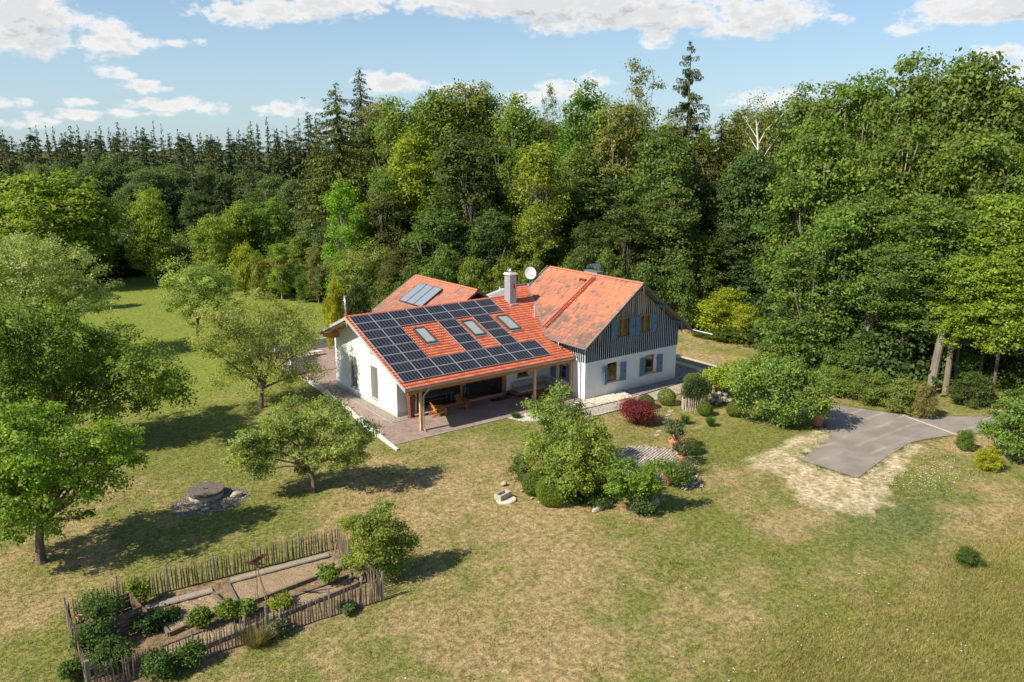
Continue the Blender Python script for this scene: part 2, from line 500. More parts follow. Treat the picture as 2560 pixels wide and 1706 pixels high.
def m_edge(x, y, r):
    d = np.hypot(x + 28, y + 53)
    return free(x, y) & (vnoise(x, y, 1.4, 31) > .66) & (d < 70) & (vnoise(x, y, 6, 33) > .45)
g3 = blades('grass_tuft', 60000, (-30, 34, -45, 0), m_edge, .06, .2, .03, 3, blade_mat, .8, .5)
tag(g3, 'darker grass tufts scattered over the lawn', kind='stuff')
# daisies
white_m = simple("petal_white", (.85, .85, .8), rough=.7)
def m_rim(x, y, r):
    near = np.zeros(len(x), bool)
    for (a, b) in zip(ROAD, ROAD[1:] + ROAD[:1]):
        vx, vy = b[0] - a[0], b[1] - a[1]; t = np.clip(((x - a[0]) * vx + (y - a[1]) * vy) / (vx * vx + vy * vy), 0, 1)
        near |= np.hypot(x - a[0] - t * vx, y - a[1] - t * vy) < .16 * (1 + 2 * vnoise(x, y, .8, 44) ** 2)
    return near & (vnoise(x, y, .6, 45) > .35)
g4 = blades('edge_grass', 260000, (16, 46, -34, -8), m_rim, .04, .12, .02, 6, blade_mat, 1.0)
tag(g4, 'grass creeping over the rim of the asphalt drive', kind='stuff')
r = np.random.default_rng(9)
dx = []; 
for (cx, cy, s, n) in [(20, -30, 1.6, 110), (22, -31.5, 1.5, 90), (25, -29.7, 1.0, 40), (4, -38, 5, 40), (-3, -39, 4, 40), (-6, -36, 3, 12), (9.5, -27, 1, 6), (-18, -8, 8, 26), (0, -27, 9, 22), (-20, -29, 5, 12), (1, 55, 10, 60)]:
    dx.append(np.stack([r.normal(cx, s, n), r.normal(cy, s * .5, n)], 1))
dx = np.concatenate(dx); dx = dx[free(dx[:, 0], dx[:, 1])]
n = len(dx); V = []; F = []
for i, (x, y) in enumerate(dx):
    z = float(terrain(x, y)) + r.uniform(.06, .25); s = r.uniform(.02, .04)
    b = len(V); V += [(x + s * math.cos(k * 1.2566), y + s * math.sin(k * 1.2566), z) for k in range(5)] + [(x, y, z), (x, y, z + .012)]
    F += [(b + k, b + (k + 1) % 5, b + 6) for k in range(5)]
tag(link('daisies', raw_mesh('daisies', V, F, white_m)), 'tiny white flowers dotted through the grass', kind='stuff')

# ---------------------------------------------------------------- paving sheets
def sheet(name, poly, z, mat, kind='structure', label=None, parent=None, thick=.0, cut=1.0):
    m = MB()
    if thick: m.prism([(x, y, z - thick) for x, y in poly], (0, 0, thick))
    else: m.add([(x, y, z) for x, y in poly], [tuple(range(len(poly)))])
    o = m.build(name, mat, parent)
    if kind and not parent: o['kind'] = kind
    if label: o['label'] = label
    return o

m, nt = material("asphalt")
geo = nt.new('ShaderNodeNewGeometry').outputs['Position']
base = nt.mix(nt.maprange(nt.noise(geo, .5, 5), .35, .65), (.235, .205, .178), (.30, .265, .23))
w = nt.new('ShaderNodeTexWave', wave_type='RINGS'); nt.l.new(geo, w.inputs[0]); w.inputs['Scale'].default_value = .22; w.inputs['Distortion'].default_value = 2.5; w.inputs['Detail'].default_value = 4
dust = nt.math('MULTIPLY', nt.maprange(w.outputs['Fac'], .8, 1.0), nt.maprange(nt.noise(geo, .35, 4), .42, .62))
dust = nt.math('MAXIMUM', dust, nt.maprange(nt.noise(geo, 1.1, 6, .7), .60, .78))
base = nt.mix(nt.math('MULTIPLY', dust, .7), base, (.42, .37, .30))
sp = nt.noise(geo, 60, 3)
base = nt.mix(nt.maprange(sp, .3, .7), base, nt.mix(.3, base, (.06, .06, .06)))
finish(nt, base, .9, bump=sp, bstr=.4, bdist=.01, spec=.2)
asphalt = m
road = sheet('road', ROAD, .004, asphalt, label='grey asphalt drive with dusty tyre marks forking beside the lawn')
concrete_pale = simple("concrete_pale", (.52, .47, .39), (.40, .36, .30), 3, bscale=30)
mbd = MB(); mbd.bar((32.62, -23.2, .0), (31.35, -28.15, .0), .16, .05); o = mbd.build('drainage_strip', concrete_pale); tag(o, kind='structure', label='pale concrete strip set across the asphalt drive')

# patio pavers: reddish grey bricks in running bond
m, nt = material("patio_brick")
geo = nt.new('ShaderNodeNewGeometry').outputs['Position']
b = nt.new('ShaderNodeTexBrick'); nt.l.new(geo, b.inputs[0]); b.inputs['Scale'].default_value = 1
b.inputs['Brick Width'].default_value = .24; b.inputs['Row Height'].default_value = .12; b.inputs['Mortar Size'].default_value = .016
b.inputs['Color1'].default_value = (.44, .31, .26, 1); b.inputs['Color2'].default_value = (.27, .195, .17, 1); b.inputs['Mortar'].default_value = (.13, .105, .09, 1)
c = nt.mix(nt.math('MULTIPLY', nt.maprange(nt.noise(geo, .7, 5, .6), .38, .68), .3), b.outputs[0], (.45, .37, .32))
finish(nt, c, .85, bump=nt.math('ADD', nt.math('MULTIPLY', b.outputs['Fac'], -1.0), nt.math('MULTIPLY', nt.noise(geo, 25), .3)), bstr=.7, bdist=.012, spec=.2)
patio = sheet('patio', PATIO, .0, m, label='reddish brick paved terrace wrapping around the house corner', thick=.14)
conc_edge = simple("edge_concrete", (.36, .35, .32), (.28, .27, .25), 4)
k = MB(); k.bx(-3.3, 14.86, -5.2, -5.1, -.15, .01); o = k.build('edge_stone', conc_edge, patio)

def pebble_mat(name, c1, c2, c3, scale):
    m, nt = material(name)
    geo = nt.new('ShaderNodeNewGeometry').outputs['Position']
    v = nt.new('ShaderNodeTexVoronoi'); nt.l.new(geo, v.inputs[0]); v.inputs['Scale'].default_value = scale
    s = nt.new('ShaderNodeSeparateColor'); nt.l.new(v.outputs['Color'], s.inputs[0])
    c = nt.mix(s.outputs[0], c1, c2); c = nt.mix(nt.maprange(s.outputs[1], .8, .95), c, c3)
    h = nt.math('SUBTRACT', 1.0, nt.math('MULTIPLY', v.outputs['Distance'], 1.3))
    c = nt.mix(nt.maprange(v.outputs['Distance'], .35, .75), c, nt.mix(.6, c, (.05, .04, .03)))
    finish(nt, c, .85, bump=h, bstr=1.0, bdist=.03, spec=.25)
    return m
cream_gravel = pebble_mat("cream_gravel", (.66, .57, .44), (.54, .46, .34), (.75, .72, .65), 11)
shade_grey_gravel = pebble_mat("shade_grey_gravel", (.30, .28, .26), (.20, .19, .185), (.45, .42, .38), 11)
dirty_gravel = pebble_mat("dirty_gravel", (.42, .40, .33), (.30, .29, .23), (.5, .5, .46), 16)
def pebbles(name, poly, n, size, z, mat, seed):
    rr = np.random.default_rng(seed); P = np.array(poly); V = []; F = []
    c = 0
    while c < n:
        x = rr.uniform(P[:, 0].min(), P[:, 0].max()); y = rr.uniform(P[:, 1].min(), P[:, 1].max())
        if not inpoly(np.array([x]), np.array([y]), poly)[0]: continue
        s = size * rr.uniform(.5, 1.3); a = rr.uniform(0, 3.14); b = len(V); c += 1
        for k in range(5):
            t = a + k * 1.2566; q = rr.uniform(.7, 1.1); V.append((x + s * q * math.cos(t), y + s * .75 * q * math.sin(t), z - .01))
        V.append((x + s * .2, y, z + s * .7)); F += [(b + k, b + (k + 1) % 5, b + 5) for k in range(5)]
    return tag(link(name, raw_mesh(name, V, F, mat)), kind='stuff')
def stone_mat(name, c1, c2, rnd=.5):
    m, nt = material(name)
    oi = nt.new('ShaderNodeObjectInfo').outputs['Random']
    at_ = nt.new('ShaderNodeAttribute', attribute_name='tint').outputs['Fac']
    v = coords(nt); n = nt.noise(v, 7, 5)
    f = nt.math('FRACT', nt.math('ADD', nt.math('MULTIPLY', oi, 7.3), at_))
    c = nt.mix(nt.math('ADD', nt.math('MULTIPLY', f, .7), nt.math('MULTIPLY', n, .3)), c1, c2)
    finish(nt, c, .85, bump=nt.noise(v, 30), bstr=.4, spec=.2)
    return m
cream_peb = stone_mat("cream_pebble", (.60, .52, .40), (.80, .74, .62)); grey_peb = stone_mat("grey_pebble", (.2, .19, .18), (.42, .39, .35))
G1 = [(6.9, -5.2), (14.7, -5.2), (14.7, -7.15), (12, -7.3), (8.4, -7.25), (7.4, -6.5)]
sheet('gravel_bed', G1, -.02, cream_gravel, label='cream gravel bed along the front edge of the terrace')
G2 = [(14.7, -5.38), (19.2, -5.38), (18.7, -7.3), (14.7, -7.15)]
sheet('gravel_bed', G2, .03, cream_gravel, label='cream gravel strip below the white gable wall')
G3 = [(19.2, -5.38), (26.2, -5.38), (26.2, -6.6), (22, -7.0), (18.7, -7.3)]
sheet('gravel_bed', G3, .028, shade_grey_gravel, label='grey gravel strip, wall shade coloured in, below the right half of the gable wall')  # grey gravel whose dark tone also has the wall's shade painted in
G4 = [(-.85, -.85), (1.4, -.85), (1.4, -.03), (-.0, -.03), (-.0, 11.2), (-.75, 11.2)]
sheet('gravel_bed', G4, .006, dirty_gravel, label='mossy gravel strip at the foot of the west gable wall')
for i, (g, n, s, z, mt) in enumerate([(G1, 1500, .055, -.02, cream_peb), (G2, 800, .055, .03, cream_peb), (G3, 900, .055, .03, grey_peb), (G4, 500, .04, .006, grey_peb)]):
    o = pebbles('loose_pebbles', g, n, s, z, mt, 40 + i); o['label'] = 'loose pebbles of a gravel bed beside the house'
k = MB(); k.bar((-.88, 11.2, .01), (-.98, -.9, .01), .07, .06); k.bar((-.98, -.92, .01), (1.4, -.92, .01), .07, .06); o = k.build('gravel_kerb', conc_edge); tag(o, kind='structure', label='thin grey kerb edging the mossy gravel strip')

# cobbled path before the gable, with its two rows of kerb stones
m, nt = material("cobble_path")
geo = nt.new('ShaderNodeNewGeometry').outputs['Position']
v = nt.new('ShaderNodeTexVoronoi', feature='F1'); nt.l.new(nt.vmath('MULTIPLY', geo, (1, 1.25, 1)).outputs[0], v.inputs[0]); v.inputs['Scale'].default_value = 7.5; v.inputs['Randomness'].default_value = .55
s = nt.new('ShaderNodeSeparateColor'); nt.l.new(v.outputs['Color'], s.inputs[0])
c = nt.mix(s.outputs[0], (.52, .47, .40), (.36, .31, .26)); c = nt.mix(nt.maprange(v.outputs['Distance'], .42, .62), c, (.17, .13, .09))
c = nt.mix(nt.maprange(nt.noise(geo, .8, 4), .45, .7, 0, .4), c, (.55, .46, .33))
finish(nt, c, .85, bump=nt.math('MULTIPLY', v.outputs['Distance'], -1.0), bstr=.8, bdist=.03, spec=.2)
cobble_m = m
PATH = [(12.3, -7.3), (18.7, -7.45), (22, -7.15), (26.3, -6.75), (27.3, -8.4), (25, -9.0), (16, -8.95), (12.3, -9.0)]
path = sheet('path', PATH, .02, cobble_m, label='pale cobbled path in front of the white gable')
COB = [(26.2, -5.2), (27.3, -8.2), (29.0, -8.9), (29.6, -6), (29.3, -2), (28.4, 2), (26.2, 3)]
m, nt = material("grey_cobble")
geo = nt.new('ShaderNodeNewGeometry').outputs['Position']
v = nt.new('ShaderNodeTexVoronoi'); nt.l.new(geo, v.inputs[0]); v.inputs['Scale'].default_value = 6; v.inputs['Randomness'].default_value = .5
s = nt.new('ShaderNodeSeparateColor'); nt.l.new(v.outputs['Color'], s.inputs[0])
c = nt.mix(s.outputs[0], (.36, .35, .33), (.24, .24, .24)); c = nt.mix(nt.maprange(v.outputs['Distance'], .45, .65), c, (.1, .1, .09))
finish(nt, c, .8, bump=nt.math('MULTIPLY', v.outputs['Distance'], -1.0), bstr=.8, bdist=.03)
sheet('courtyard', COB, .012, m, label='dark grey cobbled yard at the right end of the house')

kerb_m = stone_mat("kerb_stone", (.30, .27, .24), (.48, .43, .36))
kb = MB(); kb.box((0, 0, 0), (.28, .2, .16)); kme = kb.build('kerb_stone', kerb_m); kmesh = kme.data; bpy.data.objects.remove(kme)
import bmesh
bb = bmesh.new(); bb.from_mesh(kmesh); bmesh.ops.bevel(bb, geom=bb.edges[:], offset=.02, segments=1, affect='EDGES'); bb.to_mesh(kmesh); bb.free()
def stones_along(pts, step, parent, z, sy=1.0, seed=0, sx=1.0):
    rr = random.Random(seed)
    for (a, b) in zip(pts[:-1], pts[1:]):
        L = math.dist(a, b); n = max(1, int(L / step)); ang = math.atan2(b[1] - a[1], b[0] - a[0])
        for i in range(n):
            t = (i + .5) / n
            o = link('kerb_stone', kmesh, parent, (a[0] + (b[0] - a[0]) * t, a[1] + (b[1] - a[1]) * t + rr.uniform(-.015, .015), z + rr.uniform(-.012, .012)))
            o.rotation_euler = (rr.uniform(-.04, .04), rr.uniform(-.04, .04), ang + rr.uniform(-.06, .06)); o.scale = (step / .3 * sx * rr.uniform(.92, 1.03), sy, 1)
stones_along([(12.9, -7.15), (15.5, -7.22), (18.7, -7.38), (19.4, -7.3)], .31, path, .03, 1, 1)
stones_along([(12.3, -9.0), (16.0, -8.98), (18.8, -9.1)], .2, path, .0, .8, 2)
stones_along([(7.4, -6.5), (8.4, -7.25), (11.2, -7.4)], .25, patio, -.03, .8, 3)

# round cobbled seat place: stones laid in rows, every visible one its own piece
m_joint = simple("joint_soil", (.19, .12, .075), (.14, .09, .055), 5)
ring = [(CIRC[0] + CIRC[2] * math.cos(t * .2618) * (1 + .02 * math.sin(t * 5)), CIRC[1] + CIRC[2] * math.sin(t * .2618)) for t in range(24)]
seat = sheet('round_paving', ring, -.012, m_joint, label='round cobbled seating circle in the front garden')
cob_m = stone_mat("cobble_stone", (.25, .23, .205), (.47, .42, .355))
cb = MB()
cb.add([(-.5, -.5, -.5), (.5, -.5, -.5), (.5, .5, -.5), (-.5, .5, -.5), (-.46, -.44, .3), (.45, -.46, .3), (.46, .45, .3), (-.44, .46, .3), (-.3, -.28, .5), (.3, -.3, .5), (.28, .3, .5), (-.3, .28, .5)],
       [(3, 2, 1, 0), (0, 1, 5, 4), (1, 2, 6, 5), (2, 3, 7, 6), (3, 0, 4, 7), (4, 5, 9, 8), (5, 6, 10, 9), (6, 7, 11, 10), (7, 4, 8, 11), (8, 9, 10, 11)])
ctmp = cb.build('cobblestone', cob_m); cmesh = ctmp.data; bpy.data.objects.remove(ctmp)
rr = random.Random(5); cand = []
ang = R_(20); row = -CIRC[2]; 
while row < CIRC[2]:
    rh = rr.uniform(.19, .23); q = -CIRC[2] + rr.uniform(-.2, 0)
    while q < CIRC[2]:
        ww = rr.uniform(.22, .36)
        cx, cy = q + ww / 2, row + rh / 2
        if math.hypot(cx, cy) < CIRC[2] - .08:
            cand.append((CIRC[0] + cx * math.cos(ang) - cy * math.sin(ang), CIRC[1] + cx * math.sin(ang) + cy * math.cos(ang), ww - .055, rh - .05))
        q += ww
    row += rh
cand.sort(key=lambda c: -(c[0] * .6 - c[1] * .2 + 0))
joined = MB()
for i, (x, y, w_, h_) in enumerate(cand):
    zz = rr.uniform(-.012, .02)
    if i < 296:
        o = link('cobblestone', cmesh, seat, (x, y, zz)); o.scale = (w_, h_, .08); o.rotation_euler = (rr.uniform(-.05, .05), rr.uniform(-.05, .05), ang + rr.uniform(-.07, .07))
    else:
        joined.box((x, y, zz), (w_, h_, .075), (0, 0, ang), t=rr.random())
o = joined.build('cobblestone_field', cob_m, seat); o['kind'] = 'stuff'
# small fan of cobbles beside it
fan = [(9.2, -20.9), (10.2, -20.6), (10.1, -21.8), (8.9, -23.0), (7.6, -23.0), (7.9, -21.9)]
fs = sheet('cobble_apron', fan, -.01, m_joint, label='small curved cobbled apron below the seating circle')
for i in range(70):
    for _ in range(20):
        x = rr.uniform(7.4, 10.4); y = rr.uniform(-23.1, -20.5)
        if inpoly(np.array([x]), np.array([y]), fan)[0]: break
    gxx = round(x / .3) * .3; gyy = round(y / .24) * .24
    o = link('cobblestone', cmesh, fs, (gxx, gyy, rr.uniform(-.01, .02))); o.scale = (.25, .2, .09); o.rotation_euler = (0, 0, .5)

# wheel tracks of concrete slabs behind the house
slab_m = stone_mat("track_slab", (.46, .41, .33), (.60, .54, .44))
sb_ = MB(); sb_.box((0, 0, 0), (.78, .56, .06)); st = sb_.build('paving_slab', slab_m); smesh = st.data; bpy.data.objects.remove(st)
for (x0, lab) in ((32.45, 'outer concrete wheel track beside the yard'), (30.55, 'inner concrete wheel track nearest the house')):
    tr = empty('wheel_track', (x0, 0, 0), lab, kind='structure')
    for i in range(40):
        y = 8.5 - i * .6
        o = link('paving_slab', smesh, tr, (x0 - .012 * (y - 2) ** 2 * .3, y, -.02)); o.rotation_euler = (0, 0, rr.uniform(-.03, .03))

# stepping stones in the lawn
ss_m = simple("step_stone", (.42, .38, .32), (.32, .29, .24), 5)
STEP = [(18.54, -11.7, 'nearest the gable path'), (17.71, -12.21, 'second from the gable path'), (16.97, -12.64, 'third from the gable path'), (16.06, -13.27, 'in the middle of the row'),
        (15.25, -13.82, 'third from the seating circle'), (14.26, -14.43, 'second from the seating circle'), (13.5, -14.94, 'nearest the seating circle')]
for i, (x, y, lb) in enumerate(STEP):
    k = MB(); pts = []
    for t in range(9):
        a = t / 9 * 6.283; q = rr.uniform(.85, 1.1); pts.append((x + .27 * q * math.cos(a), y + .17 * q * math.sin(a), -.09))
    k.prism(pts, (0, 0, .08)); o = k.build('stepping_stone', ss_m); tag(o, 'flat pale stepping stone in the lawn, ' + lb, 'stepping stone', 'stepping stones across the front lawn')

# ================================================================ FARMHOUSE
m, nt = material("white_render")
v = coords(nt); geo = nt.new('ShaderNodeNewGeometry').outputs['Position']
sz = nt.new('ShaderNodeSeparateXYZ'); nt.l.new(geo, sz.inputs[0])
stain = nt.math('MULTIPLY', nt.maprange(nt.math('ADD', sz.outputs[2], nt.math('MULTIPLY', nt.noise(geo, 2.5, 5), -.7)), -.35, .35, 1, 0), .45)
c = nt.mix(nt.maprange(nt.noise(geo, 1.3, 5), .3, .7), (.80, .79, .77), (.74, .735, .72))
c = nt.mix(stain, c, (.42, .38, .31))
finish(nt, c, .9, bump=nt.noise(geo, 9, 6, .6), bstr=.35, bdist=.03, spec=.15)
render_w = m
tile_cols = {}
def tile_material(name, stops, gloss, dirt):
    m, nt = material(name)
    t = nt.new('ShaderNodeAttribute', attribute_name='tint').outputs['Fac']
    geo = nt.new('ShaderNodeNewGeometry').outputs['Position']
    c = nt.ramp(t, stops)
    f = nt.noise(geo, 6, 6, .7)
    c = nt.mix(nt.math('MULTIPLY', nt.maprange(f, .5, .75), dirt), c, (.20, .13, .10))
    c = nt.mix(nt.math('MULTIPLY', nt.maprange(nt.noise(geo, 1.6, 6, .75), .64, .74), dirt), c, (.40, .36, .12))
    finish(nt, c, gloss, bump=nt.noise(geo, 40, 3), bstr=.15, bdist=.005, spec=.3)
    return m
red_tile = tile_material("new_red_tile", [(0, (.42, .105, .055)), (.5, (.54, .145, .07)), (1, (.62, .19, .095))], .5, .25)
old_tile = tile_material("weathered_tile", [(0, (.17, .115, .095)), (.25, (.27, .155, .12)), (.5, (.45, .175, .105)), (.75, (.55, .195, .105)), (1, (.60, .235, .13))], .8, .4)
orange_wood = simple("glazed_pine", (.50, .22, .07), (.40, .16, .045), 2, .5, stretch=(1, 1, 6), bscale=20)
pale_wood = simple("raw_pine", (.62, .40, .22), (.50, .30, .15), 3, .6, stretch=(3, 3, 1), bscale=25)
window_wood = simple("window_oak", (.46, .185, .055), (.36, .14, .04), 4, .45)
grey_wood = simple("silver_wood", (.24, .19, .15), (.15, .115, .09), 5, .85, stretch=(1, 1, 1), bscale=30, bstr=.5)
plank_m, nt = material("dark_plank")
geo = nt.new('ShaderNodeNewGeometry').outputs['Position']
sz = nt.new('ShaderNodeSeparateXYZ'); nt.l.new(geo, sz.inputs[0])
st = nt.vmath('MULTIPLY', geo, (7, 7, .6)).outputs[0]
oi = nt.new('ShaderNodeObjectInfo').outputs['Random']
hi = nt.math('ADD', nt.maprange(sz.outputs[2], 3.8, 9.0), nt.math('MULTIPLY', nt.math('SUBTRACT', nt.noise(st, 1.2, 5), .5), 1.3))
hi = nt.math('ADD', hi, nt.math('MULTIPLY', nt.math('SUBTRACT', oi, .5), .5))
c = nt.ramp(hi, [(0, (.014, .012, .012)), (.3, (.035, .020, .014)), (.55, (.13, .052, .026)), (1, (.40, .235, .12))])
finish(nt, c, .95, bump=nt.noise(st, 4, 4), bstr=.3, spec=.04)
batten_m = simple("pale_blue_batten", (.45, .54, .60), (.56, .62, .66), 5, .7, vary=.2)
blue_m = simple("blue_shutter", (.135, .235, .335), (.115, .205, .30), 3, .55, bscale=15, spec=.3)
zinc = simple("zinc", (.50, .54, .55), (.40, .44, .46), 3, .35, .75, spec=.5)
steel = simple("steel", (.62, .63, .64), (.5, .5, .52), 5, .22, .95, spec=.5)
grey_sheet = simple("grey_sheet", (.42, .46, .49), (.36, .40, .43), 4, .5, .3)
dark_frame = simple("anthracite", (.10, .095, .09), (.08, .075, .07), 4, .45, .3)
sill_m = simple("slate_sill", (.25, .235, .22), (.18, .17, .16), 6)
teal_fascia = simple("grey_green_fascia", (.36, .43, .42), (.30, .37, .36), 3, .6)
black_m = simple("black_iron", (.02, .02, .02), rough=.6)
inside_m = simple("room_interior", (.20, .17, .14), (.14, .12, .10), 2)
curtain_m = simple("room_curtain", (.62, .60, .55), (.5, .48, .44), 2)
def glass_material(name, tint, refl, rough=.02):
    m, nt = material(name)
    t = nt.new('ShaderNodeBsdfTransparent'); t.inputs[0].default_value = (*tint, 1)
    g = nt.new('ShaderNodeBsdfGlossy'); g.inputs['Roughness'].default_value = rough; g.inputs[0].default_value = (.95, .97, 1, 1)
    ge = nt.new('ShaderNodeNewGeometry')
    cs = nt.math('ABSOLUTE', nt.vmath('DOT_PRODUCT', ge.outputs['Incoming'], ge.outputs['Normal']).outputs['Value'])
    f = nt.math('ADD', nt.math('POWER', nt.math('SUBTRACT', 1.0, cs), 4.0), refl, clamp=True)
    x = nt.new('ShaderNodeMixShader'); nt.l.new(f, x.inputs[0]); nt.l.new(t.outputs[0], x.inputs[1]); nt.l.new(g.outputs[0], x.inputs[2])
    o = nt.new('ShaderNodeOutputMaterial'); nt.l.new(x.outputs[0], o.inputs[0]); return m
glass = glass_material("window_glass", (.55, .6, .58), .10)
glass_sky = glass_material("skylight_glass", (.92, .95, .95), .14)
glass_door = glass_material("terrace_glass", (.75, .8, .78), .12)

HL = (7.0, 3.0, 0.0)
house = empty('farmhouse', HL, 'long white farmhouse with red tiled roofs, solar panels and a timber clad gable', 'house')
# dimensions
YR, ZR, TP = 5.435, 7.324, .39          # terrace wing ridge and slope
XL, YE = -1.58, -4.24                    # left verge, front eave
MX, MZ, MXL, MZL = 20.456, 9.495, 14.066, 4.749  # big roof ridge and eave
MT = (MZ - MZL) / (MX - MXL)
def wz(y): return ZR - abs(YR - y) * TP
def mz(x): return MZ - abs(MX - x) * MT

# --- walls of the terrace wing
w = MB()
z0 = -.2
def wing_gable(x0, x1, holes):
    """gable wall facing -x with rectangular openings (y0,y1,z0,z1)"""
    ys = sorted(set([0, 11.27, YR] + [h[0] for h in holes] + [h[1] for h in holes]))
    for a, b in zip(ys[:-1], ys[1:]):
        mid = (a + b) / 2; hs = [h for h in holes if h[0] - 1e-6 <= mid <= h[1] + 1e-6]
        ta, tb = wz(a) - .28, wz(b) - .28
        def seg(zA0, zB0, zA1, zB1):
            w.prism([(x0, a, zA0), (x0, b, zB0), (x0, b, zB1), (x0, a, zA1)], (x1 - x0, 0, 0))
        if hs:
            h = hs[0]; seg(z0, z0, h[2], h[2]); seg(h[3], h[3], ta, tb)
        else: seg(z0, z0, ta, tb)
WG = [(3.15, 4.4, .58, 3.32), (7.0, 8.26, .64, 3.38)]
wing_gable(0, .36, WG)
# front wall of the wing (y = 0 .. .36): plain left pier, wide glazing, then wall with small window
def wall_y(mb, y0, y1, xa, xb, zt, holes, zb=-.2):
    xs = sorted(set([xa, xb] + [h[0] for h in holes] + [h[1] for h in holes]))
    for a, b in zip(xs[:-1], xs[1:]):
        hs = [h for h in holes if h[0] - 1e-6 <= (a + b) / 2 <= h[1] + 1e-6]
        if hs:
            h = hs[0]
            if h[2] > zb: mb.bx(a, b, y0, y1, zb, h[2])
            mb.bx(a, b, y0, y1, h[3], zt)
        else: mb.bx(a, b, y0, y1, zb, zt)
ztop = wz(.36) - .30
wall_y(w, 0, .36, .37, 14.86, ztop - .03, [(1.75, 10.66, .02, 2.75), (11.8, 13.02, 1.25, 2.2)])
w.bx(.37, 14.8, 10.9, 11.27, z0, wz(10.9) - .35)
wing_wall = w.build('wall', render_w, house)
pl = MB(); pl.bx(-.012, 0, .0, 11.27, -.1, .3); pl.bx(.0, 1.75, -.012, 0, -.1, .32)
plinth = pl.build('plinth', simple("plinth_grey", (.52, .50, .46), (.44, .42, .38), 4), house)

# --- walls of the main house
w = MB()
YG = -5.37
LW = [(17.4, 18.85, 1.08, 2.78), (21.95, 23.4, 1.08, 2.78)]
wall_y(w, YG, YG + .42, 14.865, 25.976, 3.27, LW)
WS = [(-3.0, -1.9, 1.25, 2.45)]                      # porch side window in the wall facing -x
ys = [YG + .425, -3.0, -1.9, 7.0]
w.bx(14.865, 15.28, YG + .425, -3.0, z0, 3.27); w.bx(14.865, 15.28, -1.9, 7, z0, 4.6); w.bx(14.865, 15.28, -3.0, -1.9, z0, 1.25); w.bx(14.865, 15.28, -3.0, -1.9, 2.45, 3.27)
w.bx(25.56, 25.976, YG + .425, 6.3, z0, 4.9)
w.bx(14.9, 25.97, 6.0, 6.4, z0, 5.4)
main_wall = w.build('wall', render_w, house)
# timber gable: dark planks (one by one) and pale battens over the joints
UW = [(18.3, 19.72, 4.98, 6.5), (21.03, 22.42, 4.98, 6.5)]     # upper windows
pitch = .2365
npl = int(round((26.02 - 14.82) / pitch)); pitch = (26.02 - 14.82) / npl
clad = empty('cladding', (0, 0, 0)); clad.parent = house; clad.location = (0, 0, 0)
def gable_pieces(x0, x1, ya, yb, mat, name, low=3.22, holes=UW):
    top0, top1 = mz(x0) - .27, mz(x1) - .27
    spans = [(low, None)]
    for h in holes:
        if x1 > h[0] + .01 and x0 < h[1] - .01: spans = [(low, h[2]), (h[3], None)]
    for a, b in spans:
        k = MB()
        if b is None:
            P = [(x0, ya, a), (x1, ya, a), (x1, ya, top1), (x0, ya, top0)]
            if min(top0, top1) < a + .05: continue
        else: P = [(x0, ya, a), (x1, ya, a), (x1, ya, b), (x0, ya, b)]
        k.prism(P, (0, yb - ya, 0)); k.build(name, mat, clad)
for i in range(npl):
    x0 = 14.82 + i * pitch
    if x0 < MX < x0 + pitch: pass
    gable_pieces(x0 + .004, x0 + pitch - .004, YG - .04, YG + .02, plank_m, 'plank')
for i in range(npl + 1):
    x0 = 14.82 + i * pitch
    gable_pieces(max(14.80, x0 - .026), min(26.04, x0 + .026), YG - .075, YG - .043, batten_m, 'batten')
k = MB(); k.prism([(14.9, YG + .03, 3.28), (25.95, YG + .03, 3.28), (25.95, YG + .03, mz(25.95) - .3), (MX, YG + .03, MZ - .3), (14.9, YG + .03, mz(14.9) - .3)], (0, .1, 0)); 
# backing wall with holes is hidden behind the planks: build it in strips round the windows
k = MB()
xs = [14.9, 18.3, 19.72, 21.03, 22.42, 25.95]
for a, b in zip(xs[:-1], xs[1:]):
    for c0, c1 in ([(a, b)] if not (a < MX < b) else [(a, MX), (MX, b)]):
        hole = any(abs(a - h[0]) < .01 for h in UW)
        if hole:
            k.bx(c0, c1, YG + .03, YG + .2, 3.28, 4.98)
            k.prism([(c0, YG + .03, 6.5), (c1, YG + .03, 6.5), (c1, YG + .03, mz(c1) - .3), (c0, YG + .03, mz(c0) - .3)], (0, .17, 0))
        else: k.prism([(c0, YG + .03, 3.28), (c1, YG + .03, 3.28), (c1, YG + .03, mz(c1) - .3), (c0, YG + .03, mz(c0) - .3)], (0, .17, 0))
k.build('backing_wall', simple("dark_back", (.03, .025, .022)), house)
# side cladding, left wall above the wing roof
for i in range(14):
    y0 = YG + .02 + i * .235
    k = MB(); k.bx(14.81, 14.862, y0 + .003, y0 + .23, 3.22, 4.95); k.build('plank', plank_m, clad)
    k = MB(); k.bx(14.775, 14.807, y0 - .03, y0 + .03, 3.22, 4.95); k.build('batten', batten_m, clad)
for i in range(20):
    y0 = YG + .02 + i * .235
    k = MB(); k.bx(25.98, 26.02, y0, y0 + .23, 3.22, 5.1); k.build('plank', plank_m, clad)

